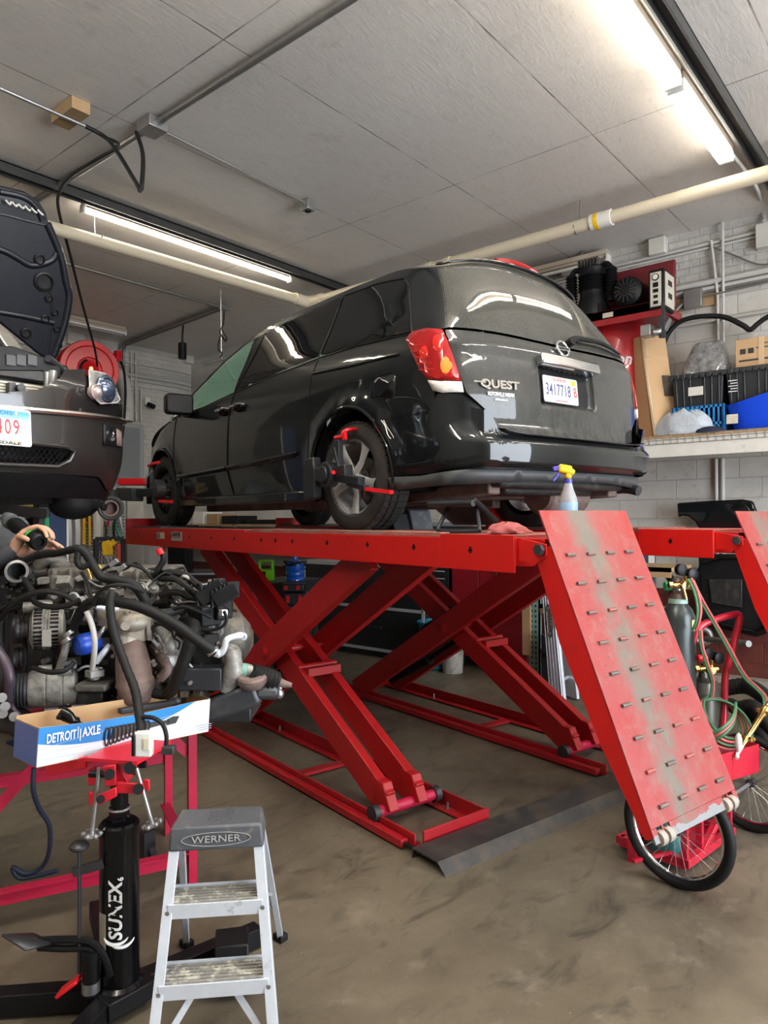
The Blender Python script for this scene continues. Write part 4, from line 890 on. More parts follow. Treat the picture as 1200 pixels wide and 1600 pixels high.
g=G(); g.prism(rrect(-.148,.148,-.074,.074,.012),F,0.0,.0025); lp=P('license_plate',g,mat('plate_white',(.50,.48,.47),.35),tg)
text('plate_number','3417718',F@Matrix.Translation((-.022,-.004,.003)),.094,mat('plate_blue_ink',(.02,.04,.16),.5),lp,depth=.0003,sx=.60,bold=.0002,sp=1.1); text('plate_letter','B',F@Matrix.Translation((.124,-.004,.003)),.078,K['print_red'],lp,depth=.0003,sx=.7,bold=.0003)
text('plate_state','ILLINOIS',F@Matrix.Translation((-.005,.057,.003)),.024,K['print_red'],lp,depth=.0004,sx=1.2); text('plate_motto','Land of Lincoln',F@Matrix.Translation((0,-.060,.003)),.016,K['print_red'],lp,depth=.0004)
g=G(); g.prism([(.094,.036),(.126,.036),(.126,.066),(.094,.066)],F,.0025,.0032); P('plate_sticker',g,K['yellow'],lp)
F=rearF(.605,2.385,.006); text('model_lettering','QUEST',F,.058,K['chrome'],tg,depth=.003,sx=1.35,bold=.0022,label='chrome QUEST lettering'); g=G(); g.prism([(-.16,.004),(-.09,.004),(-.09,.012),(-.16,.010)],F,0,.003); P('lettering_bar',g,K['chrome'],tg)
F=rearF(.60,2.335,.006); text('dealer_lettering','MOTORVILLE NISSAN',F,.028,K['print_white'],tg,depth=.0006,sx=.62,bold=.0006); F=rearF(.60,2.308,.006); text('dealer_lettering','of Schaumburg, IL',F,.016,K['print_white'],tg,depth=.0006,sx=.7,bold=.0003)
g=G(); F=rearF(-.06,2.70,.03); g.tube([rearF(-.02,2.685,.02)@V3((0,0,0)),rearF(-.10,2.71,.035)@V3((0,0,0)),rearF(-.38,2.72,.035)@V3((0,0,0)),rearF(-.64,2.705,.02)@V3((0,0,0))],[.02,.016,.012,.008],8,n=4); g.tube([rearF(-.10,2.70,.012)@V3((0,0,0)),rearF(-.38,2.705,.012)@V3((0,0,0)),rearF(-.66,2.69,.012)@V3((0,0,0))],.006,6,n=4); g.cyl(rearF(-.02,2.685,-.01)@V3((0,0,0)),rearF(-.02,2.685,.04)@V3((0,0,0)),.024,seg=14); P('rear_wiper',g,K['black'],van)
# panel gaps
for sg in (1,-1):
    for nm,ln in (('door_gap',[(5.03,1.885),(5.095,2.08),(5.035,2.49),(4.995,2.66),(4.93,2.90),(4.875,3.13)]),('door_gap',sl+[(3.84,2.72),(3.84,2.95),(3.85,3.155)]),('door_gap',[(6.03,1.885),(6.11,2.08),(6.165,2.39),(6.125,2.60)]),('door_gap',[(3.92,1.883),(4.5,1.878),(5.02,1.883),(5.5,1.878),(6.03,1.883)]),('bumper_gap',[(2.67,2.245),(2.86,2.24),(3.05,2.24),(3.16,2.228)]),('window_gap',[(3.82,2.725),(3.4,2.72),(3.0,2.70),(2.82,2.685),(2.87,2.90),(2.895,3.025),(2.985,3.095),(3.5,3.145),(3.83,3.16)]),('window_gap',[(4.98,2.668),(4.4,2.705),(3.84,2.725)])):
        g=G(); q=[]
        for i in range(len(ln)-1):
            for k in range(6): q.append((ln[i][0]+(ln[i+1][0]-ln[i][0])*k/6,ln[i][1]+(ln[i+1][1]-ln[i][1])*k/6))
        q.append(ln[-1]); g.tube([bodyP(sg*SA(a),z,.0005) for a,z in q],.0042,5); P(nm,g,K['black'],van)
# side details
for sg in (1,-1):
    g=G(); pts=[bodyP(sg*SA(a),z,.008) for a,z in ((6.02,2.075),(5.5,2.085),(5.085,2.095))]; g.tube(pts,.022,8); pts=[bodyP(sg*SA(a),z,.008) for a,z in ((5.065,2.095),(4.5,2.11),(4.10,2.125),(4.03,2.135))]; g.tube(pts,[.022,.022,.022,.008],8); P('rub_strip',g,K['paint'],van)
    for a,dd in ((5.12,door1),(4.86,door2)):
        g=G(); g.tube([bodyP(sg*SA(a+.10),2.545,.002),bodyP(sg*SA(a+.085),2.548,.035),bodyP(sg*SA(a-.05),2.548,.038),bodyP(sg*SA(a-.085),2.545,.003)],[.012,.013,.013,.012],8,n=4); P('door_handle',g,K['chrome'],dd)
        g=G(); g.sph(bodyP(sg*SA(a),2.53,.0),(.055,.055,.03),12); P('handle_cup',g,K['black_gloss'],dd)
    g=G(); g.tube([bodyP(sg*SA(3.85),2.625,.002),bodyP(sg*SA(3.4),2.60,.002),bodyP(sg*SA(2.93),2.585,.002)],.009,6); P('door_track',g,K['black'],van)
    for c0 in (WR,WF):
        g=G(); cp=arc(c0[0],c0[1],.415,-8,186,22); g.tube([bodyP(sg*SA(a),z,.002) for a,z in cp],.010,6); P('arch_lip',g,K['paint'],van)
        g=G(); n=18
        vs=[];fs=[]
        for i in range(n+1):
            t=math.radians(-12+204*i/n); a=c0[0]+.42*math.cos(t); z=c0[1]+.42*math.sin(t); 
            vs+=[Lw(a,BC-sg*(HW-.02),z),Lw(a,BC-sg*(HW-.32),z)]
        for i in range(n): fs.append((2*i,2*i+1,2*i+3,2*i+2))
        g.add(vs,fs); F=Matrix(((0,0,1,0),(1,0,0,0),(0,1,0,0),(0,0,0,1))); g.M=LM; bb=BC-sg*(HW-.32); g.prism(arc(c0[0],c0[1],.42,-12,192,14),F,bb-.004,bb+.004); P('wheel_well',g,K['black'],van,solid=.003)
    g=G(LM); bs=BC-sg*(HW-.045); g.box(bs-.03,bs+.03,3.86,6.08,1.81,1.882); P('rocker_sill',g,K['paint'],van,bev=.012)
for sg in (1,-1):
    g=G(); g.tube([bodyP(sg*SA(a),z,-.035) for a,z in ((6.25,2.60),(5.56,2.61),(4.98,2.655),(4.4,2.69),(3.83,2.71),(3.2,2.70),(2.75,2.67))],.034,8); g.tube([bodyP(sg*SA(a),z,-.035) for a,z in ((4.96,2.66),(4.965,3.12),(4.3,3.14),(3.83,3.15),(2.98,3.09),(2.84,2.70))],.033,8); P('light_leak_strip',g,K['black'],van)  # black strips added behind the belt and window frames to stop light leaking
fd=[(3.19,2.475),(3.20,2.38),(2.99,2.355),(2.965,2.47),(3.0,2.49),(3.15,2.49)]
g=G(); panel_g(g,A2S(fd),lambda x,y:bodyP(x,y,.002),.05,0); P('fuel_door',g,K['paint'],van,solid=.003)
g=G(); q=A2S(inset(fd,-.004)); g.tube([bodyP(x,y,.0015) for x,y in q],.003,4,closed=True); P('fuel_door_gap',g,K['black'],van)
for sg,mc in ((1,None),(-1,None)):
    c=bodyP(sg*SA(5.98),2.66,.22); 
    if sg==1: c=pb(279,632,2.30)
    g=G(); F=frame(c,-LV*sg+LU*.12,(0,0,1)); g.prism(rrect(-.115,.115,-.085,.085,.035),F,-.05 if sg==1 else -.05,.05); P('mirror_housing',g,K['black'],van,bev=.015)
    g=G(); g.tube([c+LV*sg*.06-V3((0,0,.05)),bodyP(sg*SA(5.95),2.63,.0)],[.05,.04],10); P('mirror_arm',g,K['black'],van)
wheel(Lw(WR[0],2.43,1.945),-LV,parent=van,rot=.35); wheel(Lw(WF[0],2.43,1.955),-LV,alloy=False,parent=van)
wheel(Lw(WR[0],2*BC-2.43,1.945),LV,parent=van,rot=.1); wheel(Lw(WF[0],2*BC-2.43,1.955),LV,alloy=False,parent=van)
# dark inner body, floor pan, interior
g=G()
def shell(sg):
    def f(u,v): s=.02+(SMAX-.9-.02)*u; return bodyP(sg*s,1.90+.74*v,-.035)
    return f
for sg in (1,-1):
    for rng in ((0,1.28),(2.02,4.45)):
        gg=sheet(lambda u,v:bodyP(sg*(rng[0]+(rng[1]-rng[0])*u),1.93+.70*v,-.04),10,6); g.add(gg.v,gg.f)
P('inner_body',g,K['black'],van,ang=60)
g=G(LM); 
for b0,b1,a0,a1,z0,z1 in ((2.75,3.84,2.55,7.1,1.86,1.95),(2.45,4.14,3.87,6.05,1.84,1.92),(2.95,3.75,2.70,3.0,1.83,1.88)): g.box(b0,b1,a0,a1,z0,z1)
P('floor_pan',g,K['grime'],van,bev=.02)
g=G(LM)
for b0 in (2.78,3.84): g.bar((b0,2.62,1.86),(b0,3.3,1.83),.09,.07); g.bar((b0,3.6,1.80),(b0,6.2,1.80),.08,.06)
g.bar((2.5,3.44,1.86),(4.2,3.44,1.86),.07,.07); g.bar((2.55,3.44,1.86),(2.85,3.9,1.80),.05,.05)
P('chassis_rails',g,K['rust'],van,bev=.01)
g=G(LM); g.lathe([(.0,0),(.10,.0),(.12,.02),(.12,.36),(.10,.38),(0,.38)],(3.78,2.85,1.84),(-1,0,0),20); g.tube([(3.6,2.85,1.84),(3.3,3.2,1.84),(3.25,4.5,1.80),(3.3,6.0,1.82)],.03,10,n=5); P('exhaust_muffler',g,K['rust'],van)
g=G(LM); g.tube([(3.75,2.85,1.86),(3.90,2.75,1.87),(3.93,2.60,1.88),(3.93,2.50,1.86)],.032,12,n=4); P('tail_pipe',g,K['dark_steel'],van)
g=G(LM); g.bar((2.75,2.60,1.90),(3.82,2.60,1.90),.06,.05); P('rear_crossmember',g,K['rust'],van)
for b0 in (2.85,3.74):
    g=G(LM); g.box(b0-.22,b0+.22,5.2,5.32,1.95,2.75); g.box(b0-.22,b0+.22,5.1,5.6,1.95,2.10); g.box(b0-.12,b0+.12,5.22,5.30,2.76,2.92); P('seat',g,K['black'],van,bev=.03)
g=G(LM); g.box(2.52,4.06,5.95,6.3,2.2,2.55); P('dashboard',g,K['black'],van,bev=.04)
g=G(); g.torus(Lw(5.85,2.85,2.50),LU*-1+V3((0,0,.5)),.17,.015,28,8); P('steering_wheel',g,K['black'],van)
g=G(); panel_g(g,A2S([(6.04,1.98),(6.13,1.98),(6.14,1.72),(6.03,1.72)]),lambda x,y:bodyP(x,max(y,1.80),.0)+V3((0,0,min(0,y-1.80))),.05,0); P('mud_flap',g,K['black'],van,solid=.006)
# ------------------------------------------------------------------ stepladder
Kd=K
Kd['cap_grey']=mat('dark_grey_plastic_cap',(.07,.075,.085),.5,var=.15,dirt=(.20,.18,.14),dcut=(.55,.75),ds=20)
Kd['tread']=mat('paint_flecked_tread',(.30,.29,.26),.6,.3,var=.3,vs=30,dirt=(.68,.66,.56),dcut=(.50,.58),ds=26)
t=T('stepladder','small aluminium stepladder with a dark grey plastic top, bottom left','stepladder')
def tofloor(a,b): return b+(b-a)*(b.z/(a.z-b.z))
lt,rt=pd(272,1328,2.30),pd(404,1320,2.33); lf=tofloor(lt,pd(243,1590,2.17)); rf=tofloor(rt,pd(425,1595,2.20))
wd=(rt-lt).normalized(); bk=V3((-wd.y,wd.x,0)).normalized(); bk=bk if bk.dot(FW0)>0 else -bk
def onrail(a,f,z): return a+(f-a)*((a.z-z)/(a.z-f.z))
for a,f in ((lt,lf),(rt,rf)):
    g=G(); g.bar(a,f,.032,.008,up=bk); inn=wd*(.014 if a is rt else -.014); g.bar(a+inn+bk*.02,f+inn+bk*.02,.004,.045,up=bk); P('front_rail',g,K['alu'],t,bev=.001)
for z in (.478,.262):
    l=onrail(lt,lf,z);r=onrail(rt,rf,z)
    g=G(); g.bar(l-V3((0,0,.018))-bk*.006,r-V3((0,0,.018))-bk*.006,.006,.045); g.bar(l+bk*.10,r+bk*.10,.006,.03); s=P('step',g,K['alu'],t,bev=.001)
    g=G()
    for k in range(6): g.bar(l+bk*(.004+.017*k)+V3((0,0,.004)),r+bk*(.004+.017*k)+V3((0,0,.004)),.010,.008)
    g.bar(l+bk*.05,r+bk*.05,.10,.004); P('tread_surface',g,K['tread'],s)
    g=G()
    for e in (l,r): g.cyl(e-bk*.002-V3((0,0,.02)),e-bk*.012-V3((0,0,.02)),.007,seg=8)
    P('rivets',g,K['steel'],s)
capc=(lt+rt)/2; zt=.705
g=G(); w2=.152
F=Matrix(((wd.x,bk.x,0,capc.x),(wd.y,bk.y,0,capc.y),(0,0,1,0),(0,0,0,1)))
g.M=F; g.add([(-w2,-.012,zt-.075),(w2,-.012,zt-.075),(w2,.16,zt-.075),(-w2,.16,zt-.075),(-w2+.006,-.002,zt),(w2-.006,-.002,zt),(w2-.014,.15,zt),(-w2+.014,.15,zt)],[(0,3,2,1),(4,5,6,7),(0,1,5,4),(1,2,6,5),(2,3,7,6),(3,0,4,7)])
cap=P('top_cap',g,K['cap_grey'],t,bev=.008)
FF=frame(F@V3((.0,-.0095,zt-.040)),wd,V3((0,0,1))+bk*.13)
text('logo','WERNER',FF@Matrix.Translation((0,0,.002)),.030,mat('scuffed_letter',(.35,.35,.34),.5),cap,sx=1.3,depth=.0006)
g=G(); g.tube([FF@V3((.11*math.cos(2*PI*k/32),.021*math.sin(2*PI*k/32),.001)) for k in range(32)],.0012,5,closed=True); P('logo_oval',g,mat('scuffed_line',(.30,.30,.29),.5),cap)
g=G(); g.M=F
for i in range(7):
    for j in range(5): g.cbox((-.03+.012*i,.05+.02*j,zt+.0005),(.007,.012,.002))
P('grip_texture',g,K['cap_grey'],cap)
bl,br=F@V3((-.135,.13,zt-.06)),F@V3((.135,.13,zt-.06)); blf=bl+bk*.42-wd*.05; brf=br+bk*.42+wd*.05; blf.z=brf.z=.012
for a,f in ((bl,blf),(br,brf)): g=G(); g.bar(a,f,.022,.022,up=bk); P('rear_leg',g,K['alu'],t,bev=.001)
g=G(); m1,m2=onrail(bl,blf,.30),onrail(br,brf,.30); g.bar(m1,m2,.02,.03); g.bar(m1.lerp(m2,.25),onrail(bl,blf,.20),.004,.018); g.bar(m1.lerp(m2,.75),onrail(br,brf,.20),.004,.018); P('rear_brace',g,K['alu'],t)
l,r=onrail(lt,lf,.24),onrail(rt,rf,.24); 
for a,f in ((l.lerp(r,.34),onrail(lt,lf,.05)),(l.lerp(r,.64),onrail(rt,rf,.05))): g=G(); g.bar(a+bk*.03,f+bk*.03,.020,.006,up=bk); P('front_brace',g,K['alu'],t)
for f in (lf,rf,blf,brf): g=G(); g.cbox((f.x,f.y,.014),(.04,.05,.028)); P('rubber_foot',g,K['rubber'],t,bev=.004)
# dark jack handle base seen through the stepladder
g=G(); a=pz(345,1530,.03); F=Matrix.Translation(a)@Matrix.Rotation(.9,4,'Z'); g.M=F; g.prism([(-.10,0),(.10,0),(.10,.11),(.06,.15),(-.06,.15),(-.10,.05)],Matrix(((1,0,0,0),(0,0,-1,0),(0,1,0,0),(0,0,0,1))),-.02,.10)
g.M=Matrix(); g.bar(a+V3((0,0,.03)),pz(265,1545,.03),.05,.05); S('jack_frame',g,K['black'],'low black steel frame on the floor seen between the stepladder steps','jack',bev=.006)
# ------------------------------------------------------------------ black transmission jack under the box
t=T('transmission_jack','black upright jack with white lettering and a red tilting saddle','jack')
J=pz(187,1533,.09); J.z=0
def j(x,y,z): return J+RT0*x+FW0*y+V3((0,0,z))
g=G(); g.lathe([(.0,.07),(.078,.07),(.080,.09),(.0665,.10),(.0665,.615),(.068,.62),(.068,.64),(.06,.648),(.0,.648)],J,(0,0,1),40); col=P('cylinder',g,K['black_gloss'],t)
g=G(); g.lathe([(.042,.645),(.042,.665),(.034,.67),(.034,.70),(.028,.70),(.028,.76)],J,(0,0,1),6); g.lathe([(.03,.66),(.03,.79)],J,(0,0,1),24); P('ram',g,K['black_gloss'],t)
g=G(); g.lathe([(.036,.688),(.038,.69),(.038,.694),(.036,.696)],J,(0,0,1),24); P('ram_ring',g,K['steel'],t)
TXT=Matrix.Translation(J)
def on_cyl(name,s,phi,z,size,m,rot=90,**k):     # lettering wrapped on the cylinder, reading upwards
    o=text(name,s,Matrix(),size,m,col,depth=.0004,**k)
    for v in o.data.vertices:
        x,y=v.co.x,v.co.y; a=phi+(-y)/.067*-1; rr=.0672+v.co.z; dirv=-FW0*math.cos(a)+RT0*math.sin(a)
        p=J+dirv*rr+V3((0,0,z+x)); v.co=p
    return o
# letters run up the cylinder: text x -> +z, text y -> to the left
def wrap(o,phi,z):
    for v in o.data.vertices:
        x,y=v.co.x,v.co.y; a=phi-y/.067; dirv=-FW0*math.cos(a)+RT0*math.sin(a); v.co=J+dirv*(.0674+v.co.z)+V3((0,0,z+x))
wrap(text('brand_lettering','SUNEX',Matrix(),.062,K['print_white'],col,depth=.0003,sx=1.0,bold=.0016,shear=.2),.18,.365)
wrap(text('registered_mark','6',Matrix(),.026,K['print_white'],col,depth=.0003,bold=.0008),.42,.475)
g=G(); pts=[]
for sg in (0,1):
    pts=[]
    for k in range(11):
        t0=-1.3+2.4*k/10; zz=.285-.03*math.cos(t0)*(1) -.012*sg; a=.18+(.045*math.sin(t0)+.012*sg*2)/.067; dirv=-FW0*math.cos(a)+RT0*math.sin(a); pts.append(J+dirv*.068+V3((0,0,zz)))
    g.tube(pts,[.001,.003,.005,.006,.006,.006,.006,.005,.004,.003,.001],6)
P('brand_swoosh',g,K['print_white'],col)
g=G(); 
for k in range(6):
    a0=-.95+.10*k;a1=a0+.10
    q=[J+(-FW0*math.cos(a)+RT0*math.sin(a))*.0674+V3((0,0,z)) for a,z in((a0,.215),(a1,.215),(a1,.355),(a0,.355))]; g.quad(*q)
P('worn_label',g,mat('worn_silver_label',(.36,.34,.28),.5,.2,var=.3,vs=40),col)
g=G(); F0=J+V3((0,0,.05))
for ex,ey in ((-.62,-.06),(-.10,-.40),(.42,.36),(-.30,.55)):
    g.bar(F0,j(ex,ey,.045),.065,.075)
g.box(J.x-.09,J.x+.09,J.y-.09,J.y+.09,.03,.09); P('base_legs',g,K['black'],t,bev=.004)
for ex,ey in ((-.62,-.06),(-.10,-.40),(.42,.36),(-.30,.55)):
    g=G(); c=j(ex,ey,.028); g.cyl(c-RT0*.014,c+RT0*.014,.027,seg=16); P('caster',g,K['dark_steel'],t)
def jp(x,y,d=2.42): return pd(x,y,d)
g=G(); g.cyl(jp(142,1552),jp(142,1500),.028,seg=18); g.cyl(jp(142,1500),jp(142,1485),.031,seg=18); pmp=P('foot_pump',g,K['black'],t)
g=G(); g.cyl(jp(142,1548),jp(142,1532),.030,seg=18); P('pump_collar',g,K['steel'],pmp)
g=G(); g.bar(jp(6,1462,2.35),jp(72,1480,2.40),.008,.085,up=(0,0,1)) if 0 else g.add([jp(3,1461,2.33),jp(40,1484,2.27),jp(82,1474,2.42),jp(52,1459,2.52)],[(0,1,2,3)]); ped=P('foot_pedal',g,K['dark_steel'],t,solid=.008)
g=G(); g.tube([jp(60,1470),jp(100,1468),jp(135,1470),jp(152,1480),jp(165,1500),jp(172,1525)],.013,8,n=4); g.tube([jp(60,1480),jp(100,1482),jp(140,1482),jp(158,1495)],.012,8,n=3); P('pedal_arm',g,K['black'],t)
g=G(); g.bar(jp(92,1552),jp(124,1528),.055,.012); P('release_pedal',g,K['red_trim'],t,bev=.003)
g=G(); g.cyl(jp(124,1330),jp(124,1520),.007,seg=8); g.bar(jp(114,1363),jp(160,1350),.012,.03); g.sph(jp(124,1322),(.033,.033,.018)); P('release_rod',g,K['dark_steel'],t)
# saddle
K['saddle']=mat('saddle_red',(.62,.015,.03),.35,var=.08)
def js(x,y,d=2.46): return pd(x,y,d)
g=G(); c=[pz(134,1184,.885),pz(214,1190,.885),pz(268,1158,.885),pz(196,1152,.885)]
g.add(c+[p-V3((0,0,.012)) for p in c],[(0,1,2,3),(7,6,5,4),(0,4,5,1),(1,5,6,2),(2,6,7,3),(3,7,4,0)]); P('saddle_plate',g,K['saddle'],t)
def plate(ps,d,th,name='saddle_bracket'):
    g=G(); a=[pd(x,y,d) for x,y in ps]; n=len(a); b=[p+FW0*th for p in a]
    g.add(a+b,[tuple(range(n)),tuple(range(n,2*n))[::-1]]+[(i,(i+1)%n,n+(i+1)%n,n+i) for i in range(n)]); return P(name,g,K['saddle'],t,bev=.003)
plate([(160,1198),(180,1195),(181,1228),(164,1229)],2.40,.012); plate([(136,1200),(150,1198),(150,1226),(137,1228)],2.46,.012)
plate([(195,1190),(212,1190),(214,1212),(198,1210)],2.42,.012); plate([(150,1244),(181,1230),(182,1245),(153,1260)],2.38,.012); plate([(181,1222),(223,1225),(224,1241),(182,1240)],2.40,.012); plate([(137,1240),(150,1236),(150,1256),(139,1260)],2.44,.012); plate([(181,1190),(200,1222),(181,1225)],2.44,.05); plate([(222,1219),(233,1219),(233,1236),(224,1236)],2.46,.012)
plate([(68,1195),(134,1183),(134,1201),(73,1213)],2.48,.02)
for x,y,d,r in ((171,1210,2.385,.018),(203,1200,2.405,.02),(157,1249,2.365,.014),(216,1233,2.385,.018)): g=G(); g.cyl(pd(x,y,d-.008),pd(x,y,d+.03),r,seg=14); P('saddle_pin',g,K['black'],t)
for a_,b_ in ((pd(140,1209,2.42),pd(170,1210,2.42)),(pd(205,1196,2.46),pd(228,1194,2.46))): g=G(); g.cyl(a_,b_,.012,seg=10); P('saddle_pin',g,K['black'],t)
for (x0,y0,x1,y1) in ((155,1200,144,1300),(213,1200,237,1285)):
    g=G(); a,b=pd(x0,y0,2.41),pd(x1,y1,2.41); g.cyl(a,b,.008,seg=10)
    dd=(b-a).normalized(); g.cyl(b,b+dd*.012,.028,seg=8)
    u,w=perp(dd)
    for k in range(6): q=b+dd*.006+(u*math.cos(k*PI/3)+w*math.sin(k*PI/3))*.026; g.sph(q,.010,8)
    P('adjusting_screw',g,K['steel'],t)
# ------------------------------------------------------------------ red engine stand
t=T('engine_stand','red angle iron stand holding the removed engine at the left','stand')
FR=pz(295,1388,0); e1=-(RT0*.615+FW0*.31).normalized(); e2=(FW0*.615-RT0*.31).normalized()
FL,BR=FR+e1*1.45,FR+e2*.62; BL=BR+e1*1.45; ZT=.90
for p in (FR,FL,BR,BL): g=G(); g.bar(p,p+V3((0,0,ZT)),.045,.006,up=e1); g.bar(p+e2*.02-e1*.02,p+e2*.02-e1*.02+V3((0,0,ZT)),.006,.045,up=e1); P('leg',g,K['red_pink'],t)
for p,q,z in ((FR,FL,.14),(BR,BL,.42),(FR,FL,ZT-.03),(BR,BL,ZT-.03),(FR,BR,.14),(FL,BL,.14),(FR,BR,ZT-.03),(FL,BL,ZT-.03)):
    g=G(); g.bar(p+V3((0,0,z)),q+V3((0,0,z)),.008,.06); g.bar(p+V3((0,0,z+.028)),q+V3((0,0,z+.028)),.05,.006); P('rail',g,K['red_pink'],t)
for p,q in ((FR+V3((0,0,.62)),FR+e1*.22+V3((0,0,.86))),(FL+V3((0,0,.6)),FL-e1*.3+V3((0,0,.86))),(FR+e1*.45+V3((0,0,.86)),FR+e1*.85+V3((0,0,.44)))): g=G(); g.bar(p,q,.008,.045); P('brace',g,K['red_pink'],t)
g=G(); q=FR+e2*.25+e1*.15; g.cyl(q+V3((-.01,0,.075)),q+V3((.02,0,.075)),.06,seg=18); g.bar(q+V3((0,0,.08)),q+V3((0,0,.2)),.06,.06); P('caster',g,K['dark_steel'],t)
run('hose',[pd(53,1200,2.9),pd(52,1235,2.9),pd(62,1265,2.95),pd(77,1290,3.0),pd(77,1330,3.05),pd(65,1355,3.1),pd(40,1365,3.1),pd(20,1355,3.1),pd(30,1372,3.1),pd(60,1368,3.1),pd(90,1360,3.1)],.010,K['blue'] if 0 else mat('dark_blue_hose',(.02,.03,.06),.5),'dark blue hose hanging from the engine and curling on the floor under the red stand','hose',n=5)
# ------------------------------------------------------------------ open parts box
t=T('parts_box','long open cardboard parts box printed blue and white, lying before the engine','box')
FLb,FRb=pd(57,1199,2.37),pd(325.5,1142.5,2.90); up=V3((0,0,1))
FRb.z=FRb.z; ex=(FRb-FLb); Lb=ex.length; exn=ex.normalized(); dp=V3((-exn.y,exn.x,0)).normalized(); dp=dp if dp.dot(FW0)>0 else -dp; upb=exn.cross(dp); upb=upb if upb.z>0 else -upb
BF=Matrix(((exn.x,dp.x,upb.x,FLb.x),(exn.y,dp.y,upb.y,FLb.y),(exn.z,dp.z,upb.z,FLb.z),(0,0,0,1)))
m,nt,b=nodes('printed_box_front'); nn=NT(nt); co=nn.n('TexCoord').outputs['UV']; s=nn.sep(co)
# white card with a blue band that swells in the middle and thin wave lines
wv=nn.math('SINE',nn.math('MULTIPLY',s[0],5.2)); edge=nn.math('ADD',.56,nn.math('ADD',nn.math('MULTIPLY',s[0],.42),nn.math('MULTIPLY',wv,-.06)))
edge2=nn.math('ADD',.36,nn.math('MULTIPLY',nn.math('POWER',nn.math('ABSOLUTE',nn.math('SUBTRACT',s[0],.33)),2.0),2.0))
bl=nn.math('GREATER_THAN',s[1],edge2); lim=nn.math('LESS_THAN',s[0],.92)
c=nn.mix(nn.math('MULTIPLY',bl,lim),(.70,.73,.80),(.015,.21,.56))
for ph,yy in ((0,.42),(1.2,.24),(2.4,.12)):
    ln=nn.math('LESS_THAN',nn.math('ABSOLUTE',nn.math('SUBTRACT',s[1],nn.math('ADD',yy,nn.math('ADD',nn.math('MULTIPLY',s[0],.45-.1*ph),nn.math('MULTIPLY',nn.math('SINE',nn.math('ADD',nn.math('MULTIPLY',s[0],6.5),ph)),.05))))),.012)
    c=nn.mix(nn.math('MULTIPLY',ln,.5),c,(.40,.44,.55))
nn.link(c,b.inputs['Base Color']); b.inputs['Roughness'].default_value=.35; K['boxprint']=m
H=.130;Wb=.175
def bump_top(u): return H-.012*math.sin(PI*min(1,u*1.15))
n=16
g=G(BF); vs=[];fs=[]
for i in range(n+1):
    u=i/n; vs+=[(Lb*u,0,0),(Lb*u,-.003,bump_top(u)),(Lb*u,.004,0),(Lb*u,.002,bump_top(u))]
for i in range(n): a=4*i; fs+=[(a,a+4,a+5,a+1)]; 
g.add(vs,fs); fo=P('printed_front',g,K['boxprint'],t)
uv=fo.data.uv_layers.new(name='uv')
for lp_ in fo.data.loops:
    v=BF.inverted()@fo.data.vertices[lp_.vertex_index].co; uv.data[lp_.index].uv=(v.x/Lb,max(0,v.z)/H)
g=G(BF); fs=[]
for i in range(n): a=4*i; fs+=[(a+2,a+3,a+7,a+6),(a+1,a+5,a+7,a+3)]
g.add(vs,fs); g.box(0,Lb,Wb-.004,Wb,0,H+.01); g.box(0,.004,0,Wb,0,H); g.box(Lb-.004,Lb,0,Wb,0,H+.004); g.box(0,Lb,0,Wb,-.002,.003)
P('carton',g,K['card'],t)
g=G(BF); g.box(-.0015,-.0005,0,Wb,0,H-.004); P('printed_end',g,mat('box_end_blue',(.10,.17,.42),.4),t)
FT_=frame(BF@V3((0,-.006,0)),exn,upb)
text('box_lettering','DETROIT',FT_@Matrix.Translation((.077,.087,0)),.043,K['print_white'],fo,fit=.102,bold=.0010,depth=.0002); text('box_lettering','AXLE',FT_@Matrix.Translation((.184,.088,0)),.043,K['print_white'],fo,fit=.066,bold=.0010,depth=.0002)
g=G(FT_); g.box(.133,.136,.074,.112,0,.0006); g.box(.142,.145,.062,.104,0,.0006); P('box_lettering_bars',g,K['print_white'],fo)
g=G(FT_)
for k in range(11): c=V3((.245+.016*k,.058+.0012*k,.001)); g.tube([c+V3((.010*math.cos(q*PI/8),(.032-.0013*k)*math.sin(q*PI/8),0)) for q in range(16)],.0030,4,closed=True)
g.prism([(.26,.045),(.36,.06),(.36,.082),(.27,.086)],Matrix(),0,.001); g.prism([(.36,.056),(.50,.066),(.50,.078),(.36,.082)],Matrix(),0,.001); g.prism([(.49,.058),(.53,.06),(.545,.085),(.515,.088),(.49,.08)],Matrix(),0,.001); P('printed_strut_picture',g,K['print_black'],fo)
g=G(FT_)
for k in range(3): g.box(.62+.01*k,.70,.030-.009*k,.033-.009*k,0,.0004)
P('small_print',g,mat('grey_print',(.35,.38,.45),.5),fo)
# loose parts inside the box
g=G(); q=BF@V3((.12,.09,.12)); g.tube([q,q+V3((.01,0,.02)),q+RT0*.04+V3((0,0,.0)),q+RT0*.07-V3((0,0,.02))],[.018,.024,.018,.012],12,n=3,ribs=.12); S('rubber_boot',g,K['black_gloss'],'small black ribbed rubber boot sticking out of the left end of the parts box','rubber boot')
g=G(); q=BF@V3((.60,.10,.115)); g.sph(q,(.022,.022,.02),12); g.bar(q,q-exn*.25,.03,.02); S('metal_link',g,K['dark_steel'],'dark metal part lying inside the right half of the open box','car part',bev=.003)
